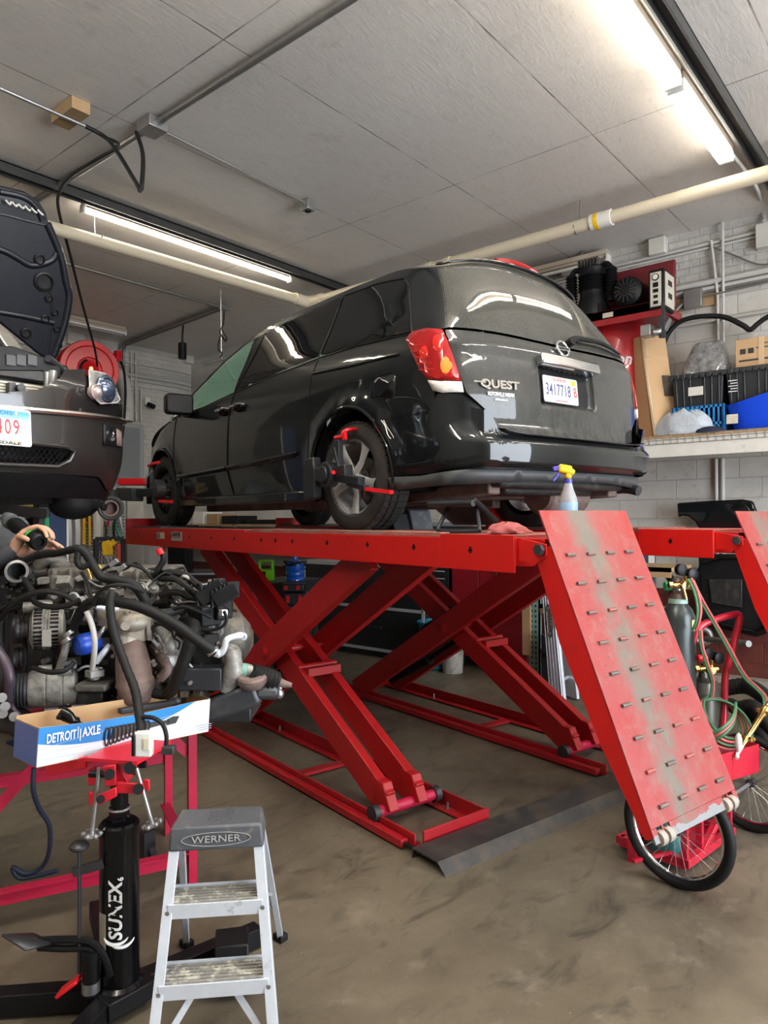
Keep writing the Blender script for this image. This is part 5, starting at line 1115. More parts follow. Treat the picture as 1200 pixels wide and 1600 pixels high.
# ------------------------------------------------------------------ the engine on the stand
E=T('engine','dirty car engine with gearbox, hoses and wiring, out on the red stand','engine')
def e(name,g,m,lab=None,bev=0,**k): return P(name,g,m,E,bev=bev,label=lab,**k)
def ebox(x0,x1,y0,y1,d0,d1):      # a block seen face on between two depths
    g=G(); c=[pd(x0,y0,d0),pd(x1,y0,d0),pd(x1,y1,d0),pd(x0,y1,d0)]; o=FW0*(d1-d0); g.add(c+[p+o for p in c],[(0,3,2,1),(4,5,6,7),(0,1,5,4),(1,2,6,5),(2,3,7,6),(3,0,4,7)]); return g
def px2(r,d): return r*d/FPX
def etube(name,pts,rpx,m,seg=10,n=5,ribs=None,par=None,lab=None,rep=None):
    d=sum(p[2] for p in pts)/len(pts); g=G(); g.tube([pd(*p) for p in pts],rpx*d/FPX if not isinstance(rpx,list) else [r*d/FPX for r in rpx],seg,n=n,ribs=ribs); o=P(name,g,m,par or E,label=lab); return o
rnd=random.Random(3)
e('engine_block',ebox(100,335,935,1085,3.05,3.45),K['grime'],bev=.02)
e('engine_block',ebox(10,120,900,1060,3.12,3.45),K['grime'],bev=.02)
e('oil_pan',ebox(120,300,1075,1120,3.0,3.4),K['grime'],bev=.02)
g=ebox(72,262,888,940,3.02,3.30); e('valve_cover',g,K['iron'],bev=.015)
g=G()
for x in range(84,262,26): g.tube([pd(x,890,3.02),pd(x,912,3.0),pd(x,938,3.01)],.012,8)
for y in (905,922): g.tube([pd(74,y,3.01),pd(260,y+4,3.01)],.009,8)
for x in (90,120,150,180,210,240): g.cyl(pd(x,930,3.0),pd(x,930,3.04),.012,seg=8)
e('valve_cover_ribs',g,K['iron'])
g=G(); c=pd(95,893,3.1); g.lathe([(.0,.0),(.04,.0),(.045,.01),(.045,.03),(.035,.04),(.03,.04),(.028,.02),(.0,.02)],c,(0,0,1),22); g.lathe([(.05,-.03),(.055,.0),(.045,.005)],c,(0,0,1),22); e('filler_neck',g,K['iron'])
g=G(); c=pd(93,912,2.99); g.cbox(c,(.07,.02,.07),frame((0,0,0),RT0,FW0)); g.lathe([(.0,0),(.035,0),(.035,.02),(.028,.024),(0,.02)],c,-FW0,20); g.bar(c-V3((0,0,.02))-FW0*.025,c+V3((0,0,.02))-FW0*.025,.008,.008); e('cam_sensor',g,K['alucast'])
g=G(); g.sph(pd(70,893,3.15),(.08,.07,.06),16); g.sph(pd(52,905,3.12),(.06,.05,.05),14); g.tube([pd(60,885,3.1),pd(75,875,3.1),pd(100,880,3.15)],.03,10,n=4); e('engine_mount',g,K['iron'])
# intake neck with an open end
g=G(); c=pd(27,893,2.95); ax=(-FW0+RT0*.25+V3((0,0,.15))).normalized(); g.lathe([(.034,-.10),(.036,-.01),(.046,-.005),(.047,.01),(.036,.012),(.033,-.02),(.030,-.09),(.0,-.09)],c,ax,26,cap=False); e('open_pipe_neck',g,K['steel'],'open black pipe neck with a steel rim')
etube('intake_pipe',[(27,893,3.0),(20,885,3.1),(5,880,3.15),(-20,885,3.2)],[16,18,18,18],K['rubber'],ribs=.07)
g=G(); 
for k in range(60):
    q=pd(rnd.uniform(0,58),rnd.uniform(900,960),rnd.uniform(2.98,3.1)); g.sph(q,rnd.uniform(.006,.02),6)
e('timing_side_castings',g,K['grime'],kind='stuff')
# alternator
g=G(); axE=(RT0*.93+FW0*.36).normalized(); c=pd(47,984,2.86)
g.lathe([(.0,0),(.05,0),(.078,.012),(.082,.03),(.082,.055),(.076,.058),(.076,.068),(.082,.071),(.082,.105),(.072,.125),(.05,.13),(0,.13)],c,axE,36); alt=e('alternator',g,K['alucast'],'grey cast alternator with slotted ends')
g=G(); u,w=perp(axE)
for h in (.018,.078):
    for k in range(30):
        a=2*PI*k/30; dr=u*math.cos(a)+w*math.sin(a); g.bar(c+axE*h+dr*.0815,c+axE*(h+.030)+dr*.0815,.008,.006,up=dr)
P('cooling_slots',g,K['black'],alt,kind='stuff')
g=G(); g.lathe([(.0,-.05),(.03,-.05),(.033,-.045),(.028,-.035),(.033,-.028),(.028,-.02),(.033,-.012),(.033,-.005)],c,axE,24); P('pulley',g,K['dark_steel'],alt)
g=G(); g.cbox(pd(73,997,2.79),(.035,.004,.065),frame((0,0,0),RT0,FW0)); P('paper_label',g,mat('worn_tag',(.40,.39,.36),.5),alt)
for (x,y) in ((62,947),(45,950)): g=G(); q=pd(x,y,2.95); g.cyl(q-axE*.02,q+axE*.05,.025,seg=14); P('mounting_lug',g,K['alucast'],alt)
e('alternator_plug',ebox(94,107,954,968,2.9,2.96),K['black'],bev=.006)
# compressor with clutch pulley
c=pd(45,1077,2.84); g=G(); g.lathe([(.0,0),(.066,0),(.072,.01),(.074,.06),(.070,.065),(.074,.07),(.074,.12),(.068,.126),(.072,.13),(.070,.17),(.05,.18),(0,.18)],c,axE,34); cp=e('air_con_compressor',g,K['alucast'],'grey cylindrical air conditioning compressor')
g=G(); g.lathe([(.0,-.055),(.035,-.055),(.04,-.045),(.065,-.045)]+[(.068 if k%2 else .062,-.042+.006*k) for k in range(7)]+[(.060,.0)],c,axE,30); P('clutch_pulley',g,K['dark_steel'],cp)
g=G()
for (x,y) in ((60,1046),(90,1050),(112,1108),(70,1112)): q=pd(x,y,2.84); g.cyl(q,q+axE*.05,.016,seg=10)
P('mounting_lug',g,K['alucast'],cp)
etube('compressor_wiring',[(52,1043,2.8),(75,1050,2.76),(100,1048,2.76),(116,1035,2.8)],4,K['rubber'],par=cp)
# pulleys at the far left
for x,y,r,d in ((28,985,.055,2.92),(30,1030,.05,2.95),(6,1060,.08,3.0)):
    g=G(); c=pd(x,y,d); g.lathe([(0,-.02),(r*.5,-.02),(r*.55,-.01),(r*.9,-.012),(r,-.016),(r*.94,-.008),(r,0),(r*.94,.008),(r,.016)],c,axE,28); e('belt_pulley',g,K['dark_steel'])
etube('drive_belt',[(33,960,2.88),(38,1000,2.88),(40,1040,2.88),(30,1095,2.88)],3.5,K['rubber'],seg=6)
# oil filter
c=pd(130,1008,2.84); g=G(); g.lathe([(.0,.0),(.025,.0),(.036,.006),(.041,.018),(.043,.035),(.043,.085),(.040,.095)],c-FW0*.03+RT0*-.02,(FW0*.75+RT0*.6+V3((0,0,.1))),14 if 0 else 30); e('oil_filter',g,K['blue'],'blue oil filter')
# exhaust side
g=G(); g.add([pd(*p) for p in ((120,965,2.92),(128,955,2.9),(175,950,2.86),(210,953,2.84),(232,965,2.86),(238,990,2.88),(225,1003,2.86),(200,1000,2.82),(180,985,2.86),(150,975,2.9))],[(0,1,2,8,9),(2,3,7,8),(3,4,5,6,7)]); 
hs=e('exhaust_heat_shield',g,mat('stained_light_cast',(.42,.39,.32),.5,.4,var=.3,vs=18,dirt=(.20,.14,.08),dcut=(.5,.72),ds=12,bump=.003,bs=40),solid=.02,bev=.008)
g=G(); g.sph(pd(212,972,2.86),(.075,.05,.045),16); g.sph(pd(200,1000,2.85),(.055,.045,.04),14); g.cyl(pd(196,978,2.82),pd(196,978,2.75),.018,seg=12); g.cyl(pd(198,955,2.83),pd(198,978,2.83),.013,seg=10); P('flange_boss',g,mat('light_cast',(.42,.39,.33),.5,.5,var=.3,vs=20,dirt=(.16,.13,.1),dcut=(.5,.7),ds=14,bump=.002),hs)
g=G(); g.tube([pd(197,1000,2.86),pd(198,1005,2.86),pd(200,1009,2.86),pd(203,1014,2.86),pd(205,1018,2.85),pd(208,1040,2.85),pd(210,1060,2.85),pd(211,1066,2.85),pd(212,1069,2.85),pd(213,1082,2.86),pd(213,1088,2.88),pd(213,1096,2.9)],[.055,.062,.058,.064,.060,.068,.070,.076,.072,.070,.058,.040],26); e('catalytic_converter',g,K['rust'],'rusty catalytic converter')
g=G(); g.tube([pd(238,1010,2.95),pd(250,1025,2.92),pd(262,1045,2.9),pd(250,1060,2.9)],.02,10,n=4); g.cbox(pd(245,1035,2.96),(.06,.03,.07)); e('exhaust_flange',g,K['rust'])
etube('shield_strip',[(233,968,2.86),(233,985,2.85),(234,1000,2.85)],4,K['alucast'],seg=4)
g=G(); 
for (x,y,r) in ((255,990,.05),(268,1008,.055),(262,1035,.06),(275,1055,.05),(248,1062,.04)): g.sph(pd(x,y,2.97),(r,r*.8,r),12)
for k in range(12): q=pd(rnd.uniform(235,300),rnd.uniform(985,1080),2.90); g.cyl(q,q-FW0*.02,.008,seg=6)
e('gearbox_housing',g,K['alucast'])
# gearbox right
g=ebox(292,352,962,1080,3.0,3.3); e('gearbox_case',g,K['grime'],bev=.03)
g=G(); g.lathe([(.0,0),(.07,0),(.10,.03),(.115,.08),(.11,.16),(.06,.2),(0,.2)],pd(318,1000,3.08),axE,26); e('gearbox_bell',g,K['iron'])
g=G(); g.tube([pd(352,1010,2.95),pd(362,1020,2.93),pd(366,1045,2.93),pd(356,1070,2.95),pd(350,1078,2.96)],[.02,.035,.045,.04,.025],12,n=3); g.sph(pd(362,1025,2.95),(.045,.04,.05),12); e('mount_bracket',g,K['alucast'])
e('support_bracket',ebox(262,346,1045,1080,2.9,3.0),mat('dark_bracket',(.035,.038,.045),.5,.3),bev=.006)
g=G(); g.cbox(pd(325,1000,2.92),(.07,.05,.05)); g.cbox(pd(322,962,2.96),(.10,.08,.08)); g.cbox(pd(345,950,2.98),(.08,.06,.09)); e('gearbox_sensor',g,K['black'],bev=.006)
g=G(); a,b=pd(352,958,2.9),pd(358,975,2.9); g.cbox(pd(349,957,2.9),(.028,.02,.022)); e('white_connector',g,K['white'],'small white wiring connector')
# hoses
etube('coolant_hose',[(112,990,2.8),(120,968,2.78),(132,948,2.75),(152,938,2.72),(185,940,2.70),(230,953,2.68),(280,980,2.66),(318,1007,2.68),(336,1018,2.70)],[7,8,8.5,8.5,8.5,8.5,8.5,8.5,8.5],K['rubber'],seg=14,lab='long thick black coolant hose')
etube('lower_hose',[(240,1083,2.86),(262,1084,2.84),(275,1065,2.8),(288,1030,2.78),(300,995,2.8),(302,978,2.84),(285,972,2.9)],[8,10,10,10,11,11,10],K['rubber'],seg=14,ribs=.03)
etube('coolant_pipe',[(334,1018,2.70),(345,1021,2.70),(351,1012,2.70),(354,1000,2.70),(365,995,2.72),(378,993,2.74)],[7,5,5,5,5,6],K['alu'],lab='bent bare aluminium pipe')
g=G(); g.torus(pd(380,995,2.74),-FW0,.010,.006,16,6); e('pipe_eye',g,K['alu'])
for x,y,d in ((333,1017,2.70),(108,990,2.79),(105,1000,2.8)):
    g=G(); g.cyl(pd(x-2,y-2,d-.0),pd(x+2,y+3,d),px2(10.5,d),seg=16); e('hose_clamp',g,K['steel'])
etube('water_pipe',[(106,995,2.82),(102,1015,2.82),(96,1035,2.83),(92,1046,2.86)],6,K['alucast'])
etube('air_con_line',[(135,955,2.74),(143,975,2.74),(148,1000,2.74),(147,1025,2.76),(144,1045,2.8)],4.5,K['conduit_white'],lab='pale braided air conditioning line')
etube('air_con_line',[(150,948,2.76),(165,951,2.78),(185,953,2.8)],4,K['alu'])
etube('dipstick_tube',[(150,1000,2.85),(160,985,2.85),(170,975,2.9)],4,K['steel']); etube('dipstick_tube',[(150,1035,2.84),(160,1022,2.84),(172,1008,2.86)],5,K['alu'])
g=G(); g.cbox(pd(148,1052,2.86),(.06,.05,.03)); g.cyl(pd(148,1042,2.86),pd(148,1062,2.86),.02,seg=12); e('pipe_joint',g,K['alucast'],bev=.004)
e('splash_cover',ebox(114,165,1070,1082,2.80,2.95),K['iron'],bev=.01); e('splash_cover',ebox(118,160,1082,1105,2.86,3.0),K['grime'],bev=.008)
# wiring harness
etube('wiring_harness',[(30,880,3.0),(60,868,2.9),(90,864,2.8),(120,858,2.75),(135,866,2.75),(148,888,2.75),(160,902,2.75),(185,907,2.75),(210,915,2.75),(225,935,2.75),(235,955,2.78),(255,958,2.8),(285,952,2.85)],[5,6,6,7,7,7,7,7.5,8,8,7,7,7],K['rubber'],seg=12,ribs=.04,lab='thick taped wiring harness looping over the engine')
etube('wiring_harness',[(122,862,2.74),(121,878,2.74),(128,886,2.74),(140,882,2.74)],5,K['rubber'],ribs=.08)
etube('wiring_harness',[(182,930,2.62),(175,928,2.58),(172,945,2.56),(175,975,2.54),(185,1010,2.52),(198,1045,2.50),(210,1075,2.46),(216,1105,2.42),(220,1135,2.36),(221,1150,2.34)],[4,6,7,7,7,7,7,7,7,7],K['rubber'],seg=12,ribs=.05,lab='black harness branch hanging down in front of the box')
etube('wiring_harness',[(222,1120,2.37),(240,1122,2.36),(254,1132,2.35),(260,1150,2.34),(259,1166,2.34)],3.5,K['rubber'])
g=ebox(209,236,1145,1184,2.31,2.345); e('relay_box',g,K['white'],'off-white wiring connector box hanging before the parts box',bev=.006)
g=ebox(205,210,1150,1182,2.30,2.35); e('relay_box_edge',g,K['black'],bev=.002)
g=ebox(224,232,1155,1172,2.305,2.309); e('relay_label',g,mat('cream_tag',(.65,.60,.45),.5),bev=0)
g=ebox(252,271,1168,1180,2.31,2.345); e('hanging_connector',g,K['dark_steel'],bev=.003)
loops=[([(0,968,2.85),(15,950,2.8),(40,933,2.76),(70,925,2.74),(100,930,2.74),(122,942,2.74)],4),([(0,955,2.85),(25,938,2.8),(55,925,2.78),(90,924,2.76),(110,935,2.75)],3.5),([(38,905,2.9),(48,920,2.82),(52,938,2.78),(70,947,2.76),(100,947,2.74),(125,938,2.74)],4.5),([(145,945,2.7),(155,925,2.68),(175,915,2.66),(200,915,2.68),(225,925,2.72)],3),([(250,905,2.9),(272,905,2.85),(290,915,2.82),(305,930,2.85)],5),([(240,900,2.95),(265,895,2.9),(290,900,2.88),(318,922,2.85)],6),([(255,960,2.84),(285,948,2.8),(310,955,2.8),(330,965,2.82)],3),([(350,955,2.86),(354,970,2.85),(340,983,2.85),(312,985,2.86)],2.5),([(150,900,2.9),(170,885,2.9),(200,882,2.9),(225,890,2.9),(240,908,2.9)],2.5),([(250,930,2.9),(275,925,2.88),(300,935,2.88),(322,935,2.86)],5),([(215,1000,2.9),(232,985,2.86),(250,975,2.86),(268,985,2.86)],3),([(242,893,2.9),(250,885,2.9),(256,872,2.9),(252,862,2.92)],5),([(128,895,2.9),(135,905,2.88),(142,930,2.86),(150,945,2.85)],2.5)]
for pts,r in loops: etube('wire_loop',pts,r,K['rubber'],seg=8,ribs=.05 if r>3 else None)
for k in range(26):
    x,y=rnd.uniform(120,330),rnd.uniform(885,1000); d=rnd.uniform(2.84,2.96); pts=[(x,y,d)]
    for q in range(3): x+=rnd.uniform(-5,28); y+=rnd.uniform(-14,16); pts.append((x,y,d+rnd.uniform(-.03,.03)))
    etube('wire_loop',pts,rnd.uniform(1.2,2.6),K['black'] if k%4 else K['galv_dark'],seg=6,n=4)
g=G()
for k in range(70):
    q=pd(rnd.uniform(60,350),rnd.uniform(885,1085),rnd.uniform(2.93,3.02)); s_=rnd.uniform(.008,.024); ax=V3((rnd.uniform(-1,1),rnd.uniform(-1,1),rnd.uniform(-1,1)))
    if k%2: g.cyl(q,q+(-FW0+ax*.3)*s_*1.6,s_*.6,seg=8)
    else: g.cbox(q,(s_*2,s_*1.6,s_*2.4),frame((0,0,0),ax,(0,.1,1)))
e('bolts_and_brackets',g,K['alucast'],kind='stuff')
g=G()
for k in range(60):
    q=pd(rnd.uniform(60,350),rnd.uniform(890,1090),rnd.uniform(2.95,3.03)); s_=rnd.uniform(.012,.035); ax=V3((rnd.uniform(-1,1),rnd.uniform(-1,1),rnd.uniform(-1,1))); g.cbox(q,(s_*2,s_*1.2,s_*1.6),frame((0,0,0),ax,(0,.1,1)))
e('small_castings',g,K['iron'],kind='stuff')
for k in range(14):
    x,y=rnd.uniform(70,330),rnd.uniform(895,1060); d=rnd.uniform(2.86,2.95); etube('metal_pipe',[(x,y,d),(x+rnd.uniform(5,18),y+rnd.uniform(-8,8),d-.02),(x+rnd.uniform(15,40),y+rnd.uniform(-20,25),d)],rnd.uniform(1.5,3.2),K['alu'] if k%3==0 else K['alucast'],seg=8,n=4)
for k in range(10):
    x,y=rnd.uniform(80,320),rnd.uniform(900,1050); g=G(); c=pd(x,y,rnd.uniform(2.88,2.95)); g.lathe([(0,0),(.018,0),(.020,.008),(.012,.014),(.012,.03),(0,.03)],c,-FW0+RT0*rnd.uniform(-.6,.6)+V3((0,0,rnd.uniform(-.4,.6))),14); e('sensor_boss',g,K['alucast'])
g=G(); 
for k in range(7): g.cyl(pd(112+20*k,948+1.5*k,2.98),pd(112+20*k,972+1.5*k,2.94),.022,seg=12)
g.bar(pd(105,958,2.99),pd(262,962,2.99),.05,.05); e('intake_runners',g,K['alucast'])
etube('copper_bracket',[(133,885,2.8),(138,893,2.8),(142,905,2.8)],3,K['brass'])
g=G(); g.cbox(pd(133,956,2.8),(.02,.02,.02)); e('yellow_clip',g,K['brass'])
for (x0,y0,x1,y1) in ((311,938,348,912),(334,938,370,918)):
    g=G(); a,b=pd(x0,y0,2.78),pd(x1,y1,2.80); g.bar(a,b,.05,.055)
    for k in range(5): q=a.lerp(b,.15+.17*k); g.bar(q-V3((0,0,.032)),q+V3((0,0,.032)),.012,.06)
    e('ecu_connector',g,K['black'],'large black engine computer plug',bev=.003)
for x,y,m in ((178,880,'white'),(190,888,'white'),(150,890,'yellow')): 
    g=G(); a=pd(x-6,y+4,2.88);b=pd(x+6,y-5,2.88); g.bar(a,b,.02,.018); e('wiring_plug',g,K['galv'] if m=='white' else K['yellow'],bev=.002)
g=G(); g.cyl(pd(252,866,2.88),pd(248,858,2.88),.014,seg=10); e('red_plug',g,K['red_trim'])
# left hoses
etube('heater_hose',[(-5,1015,2.75),(8,1035,2.73),(15,1060,2.72),(13,1085,2.74),(18,1105,2.76),(30,1118,2.76)],[8,8,8,7,5,4],mat('dark_purple_hose',(.05,.035,.05),.4),seg=12)
etube('heater_hose',[(2,960,2.9),(0,1000,2.88),(5,1020,2.84)],6,K['rubber'])
g=G()
for x,y in ((3,1090),(8,1104),(22,1120),(4,1115)): g.cyl(pd(x,y,2.7),pd(x,y,2.8),.018,seg=12)
e('hose_fittings',g,K['steel'])
# subframe, arm and drive shaft
g=G(); g.tube([pd(-40,1122,2.85),pd(20,1125,2.85),pd(60,1140,2.9),pd(200,1145,3.0),pd(300,1120,3.05)],.055,10,n=4); e('subframe',g,K['dark_steel'])
g=G(); g.bar(pd(300,1120,2.95),pd(405,1080,2.95),.08,.10); g.bar(pd(395,1080,2.95),pd(436,1080,2.98),.08,.06); e('control_arm',g,mat('control_arm_steel',(.06,.063,.07),.45,.5,var=.3,vs=12,dirt=(.14,.12,.10),dcut=(.5,.8)),bev=.02)
g=G(); c=pd(394,1064,2.93); g.lathe([(.0,.02),(.03,.02),(.03,.028),(.055,.028),(.062,.02),(.062,.0),(.05,-.02)],c,V3((0,0,1))-FW0*.25,26); e('bushing',g,K['rust'])
g=G(); g.cyl(pd(436,1062,3.0),pd(438,1084,2.99),.010,seg=12); g.sph(pd(436,1084,2.97),.022,12); e('ball_joint',g,K['steel'])
cv=T('dummy','x','x') if 0 else E
etube('drive_shaft',[(362,1045,2.95),(375,1047,2.95),(385,1048,2.95),(398,1050,2.95)],[14,12,11,10],K['alucast'],n=0,seg=18)
g=G(); g.cyl(pd(376,1047,2.94),pd(387,1048,2.94),px2(11,2.94),seg=20); e('green_band',g,mat('mint_band',(.20,.42,.34),.5),'faded green band on the drive shaft')
g=G(); pts=[];rr=[]
for k in range(15): pts.append(pd(392+2.6*k,1050+1.2*k,2.93+.004*k)); rr.append(px2((11 if k%2 else 14)+min(k,9)*.55,2.95))
g.tube(pts,rr,22); e('rubber_boot',g,K['rubber'],'ribbed black rubber drive shaft boot')
etube('shaft_stub',[(428,1066,3.0),(438,1067,3.0),(445,1069,3.0),(456,1071,3.0)],[11,8,6,4],K['rust'],n=0,seg=16)
g=G(); q=[pd(325,1130,3.0),pd(392,1128,3.0),pd(392,1108,3.0),pd(325,1112,3.0)]; g.add(q+[p+FW0*.25 for p in q],[(0,1,2,3),(7,6,5,4),(0,4,5,1),(1,5,6,2),(2,6,7,3),(3,7,4,0)]); S('support_block',g,K['dark_steel'],'grey block supporting the control arm at the right end of the engine','block',bev=.006)
# ------------------------------------------------------------------ the dark car at the left, raised with its bonnet open
C2X,C2Y=1.315,3.42
_c2=[(0,0),(.30,.015),(.55,.07),(.74,.18),(.86,.36),(.925,.62),(.95,1.0),(.955,2.0),(.955,4.6)]
CT2=[];_s=0;_l=None;_pp=[(-.30,.015)]+_c2+[(.955,4.9)]
for i in range(1,len(_pp)-2):
    for k in range(10):
        q=_cr(_pp[i-1],_pp[i],_pp[i+1],_pp[i+2],k/10)
        if _l: _s+=math.hypot(q[0]-_l[0],q[1]-_l[1])
        CT2.append((_s,)+q);_l=q
S2=CT2[-1][0]
YZ2=_tab([(1.75,.16),(1.85,.09),(1.95,.03),(2.05,0),(2.30,0),(2.38,.0),(2.46,.05),(2.6,.12),(2.75,.22)],.03)
XZ2=_tab([(1.75,.95),(1.9,.98),(2.1,1.0),(2.4,1.0),(2.6,.97),(2.8,.92)],.03)
def c2(s,z,off=0):
    x=min(abs(s),S2-1e-6); lo=0
    hi=len(CT2)-1
    while hi-lo>1:
        m_=(lo+hi)//2
        if CT2[m_][0]<=x: lo=m_
        else: hi=m_
    t=(x-CT2[lo][0])/(CT2[hi][0]-CT2[lo][0]+1e-9); X=CT2[lo][1]+(CT2[hi][1]-CT2[lo][1])*t; Y=CT2[lo][2]+(CT2[hi][2]-CT2[lo][2])*t
    nx,ny=CT2[hi][2]-CT2[lo][2],-(CT2[hi][1]-CT2[lo][1]); n_=math.hypot(nx,ny); X+=off*nx/n_; Y+=off*ny/n_
    X*=XZ2(z); Y+=YZ2(z)*sstep(2.5,.3,Y)
    return V3((C2X+(X if s>=0 else -X),C2Y+Y,z))
def on2(x,y):      # photograph direction -> position on the car's front surface
    best=None
    for i in range(0,360):
        s=S2*.55*i/360; z=2.2
        for _ in range(4):
            p=c2(s,z); d=(p-CAMP).dot(FW); px_=600+FPX*(p-CAMP).dot(RT)/d; z=EYE+ (ray(x,y)*d).z
        e_=abs(px_-x)
        if best is None or e_<best[0]: best=(e_,s,z)
        if px_>=x: break
    return best[1],best[2]
car2=T('car','black car raised at the left with its bonnet open and front end towards the camera','car')
m,nt,b=nodes('black_car_paint'); b.inputs['Base Color'].default_value=(.012,.010,.010,1); b.inputs['Roughness'].default_value=.25; b.inputs['Coat Weight'].default_value=1; b.inputs['Coat Roughness'].default_value=.05; b.inputs['Metallic'].default_value=.2; K['paint2']=m
K['paint2b']=mat('warm_grey_bumper_paint',(.017,.014,.013),.36,coat=.45,spec=.3)
def skin2(name,poly,m,step=.05,ins=.002,off=0,sg=1,par=None,solid=0): 
    o=skin(name,poly,lambda x,y:c2(x*sg,y,off),m,par or car2,step,ins); return o
q=[on2(*p) for p in ((75,600),(93,590),(101,577),(133,576),(137,615),(152,633),(184,627),(187,657))]
print('Q',[(round(a,2),round(b,2)) for a,b in q])
top=[(a,b) for a,b in q]
chz=[on2(x,y)[1] for x,y in ((10,633),(100,642),(186,660))]
# bumper cover, upper part (from the chrome strip up to headlight)
ub=[(-.75,2.36),(0,2.365),(.35,2.355),(.80,2.34),(q[7][0]+.15,2.33)]
up_=[(0,2.225),(.35,2.235),(.8,2.26),(1.16,2.285),(1.20,2.40),q[5],q[4],q[3],q[2],q[1],q[0],on2(58,608),on2(8,613),(.10,2.285),(0,2.28)]
def mir(poly): return [(-a,b) for a,b in poly[::-1]]
for sg in (1,-1): skin2('fender_and_bumper_top',up_,K['paint2'],sg=sg)
for sg in (1,-1):
    skin2('bumper_cover',[(0,2.20),(.35,2.21),(.8,2.235),(1.14,2.26),(1.17,2.10),(1.10,1.90),(.95,1.855),(.74,1.865),(.62,1.925),(0,1.93),(0,1.957),(.34,1.962),(.40,1.995),(.42,2.045),(.37,2.06),(0,2.065)],K['paint2b'],sg=sg)
    skin2('lower_skirt',[(0,1.928),(.62,1.922),(.74,1.86),(.95,1.85),(1.12,1.88),(1.12,1.81),(.8,1.81),(0,1.81)],K['black'],sg=sg,off=-.006)
    skin2('front_wing',[(1.20,2.40),(1.17,2.28),(1.18,2.10),(1.13,1.92),(1.30,1.92)]+[(1.75+.40*math.cos(math.radians(180-a)),2.0+.40*math.sin(math.radians(180-a))) for a in range(15,166,15)]+[(2.2,1.9),(2.35,1.9),(2.35,2.72),(1.9,2.70),(1.45,2.62),(1.21,2.52)],K['paint2'],.09,sg=sg)
    skin2('car_side',[(2.36,1.88),(5.2,1.88),(5.2,2.75),(3.5,2.76),(2.36,2.72)],K['paint2'],.16,sg=sg)
g=G(); g.tube([c2(-.8+1.9*i/40,2.212+.045*max(0,(-.8+1.9*i/40))**1.2,.006) for i in range(41)],.0155,8); P('chrome_strip',g,mat('satin_chrome',(.60,.56,.54),.22,1),car2)
g=G(); q2=[(0,2.065),(.37,2.06),(.42,2.045),(.40,1.995),(.34,1.962),(0,1.957)]; g.tube([c2(a,b,.002) for a,b in q2],.012,8); P('grille_surround',g,K['paint2b'],car2)
g=G()
for i in range(-2,24):
    x=i*.028
    for dx in (.07,-.07):
        a,bq=(x,1.963),(x+dx,2.06)
        if dx<0: a,bq=(x+.07,1.963),(x,2.06)
        if bq[0]<.41 and a[0]<.38 and a[0]>-.05: g.tube([c2(a[0],a[1],-.02),c2(bq[0],bq[1],-.02)],.0035,5)
P('grille_mesh',g,K['black'],car2)
# headlight
hp=[on2(*p) for p in ((135,579),(158,584),(172,600),(182,624),(178,629),(152,631),(140,620),(136,606))]
o=skin2('headlight',hp,glass_mat('lamp_cover',(.92,.93,.95),1),off=.055,ins=0,step=.02)
hx=sum(p[0] for p in hp)/8;hz=sum(p[1] for p in hp)/8
g=G(); panel_g(g,hp,lambda x,y:c2(x,y,.016),.02,0); P('reflector',g,mat('lamp_reflector',(.42,.41,.40),.2,.5,var=.25,vs=20),o,solid=.004)
def lamp2(x,y,r,m,nm='projector_lens'):
    s,z=on2(x,y); c=c2(s,z,.018); n=(c2(s,z,.1)-c).normalized(); g=G(); g.lathe([(r*1.2,-.01),(r*1.2,.016),(r*1.05,.02),(r,.01),(r*.9,.02),(r*.5,.035),(0,.04)],c,n,26); return P(nm,g,m,o)
lamp2(160,608,.055,mat('blue_lens',(.10,.14,.22),.05,.6,coat=1)); lamp2(144,613,.032,mat('pink_lens',(.55,.42,.40),.1,.3,coat=1),'indicator_bulb'); lamp2(160,608,.020,K['chrome'],'lens_core')
g=G(); s,z=on2(160,608); c=c2(s,z,.028); n=(c2(s,z,.1)-c).normalized(); g.torus(c,n,.068,.006,36,8); P('lens_ring',g,K['chrome'],o)
g=G(); g.tube([c2(a,b,.02) for a,b in hp],.004,6,closed=True); P('lamp_edge',g,mat('lamp_edge',(.5,.48,.46),.2),o)
# fog lamp
s,z=on2(170,681); c=c2(s,z,.0); n=(c2(s,z,.1)-c).normalized(); g=G(); fp=[(s-.055,z+.055),(s+.13,z+.045),(s+.14,z-.05),(s-.055,z-.055)]; g2=G(); panel_g(g2,fp,lambda x,y:c2(x,y,.004),.04,0); fo=P('fog_lamp_surround',g2,K['black'],car2,solid=.01)
g.lathe([(.034,-.02),(.036,.01),(.030,.012),(.028,0),(.02,-.01),(0,-.012)],c+n*.006,n,24); P('fog_lamp',g,K['chrome'],fo)
g=G(); panel_g(g,[(s+.055,z+.045),(s+.125,z+.035),(s+.13,z-.045),(s+.06,z-.045)],lambda x,y:c2(x,y,.011),.04,0); P('wheel_side_trim',g,K['rust'],fo,solid=.003)
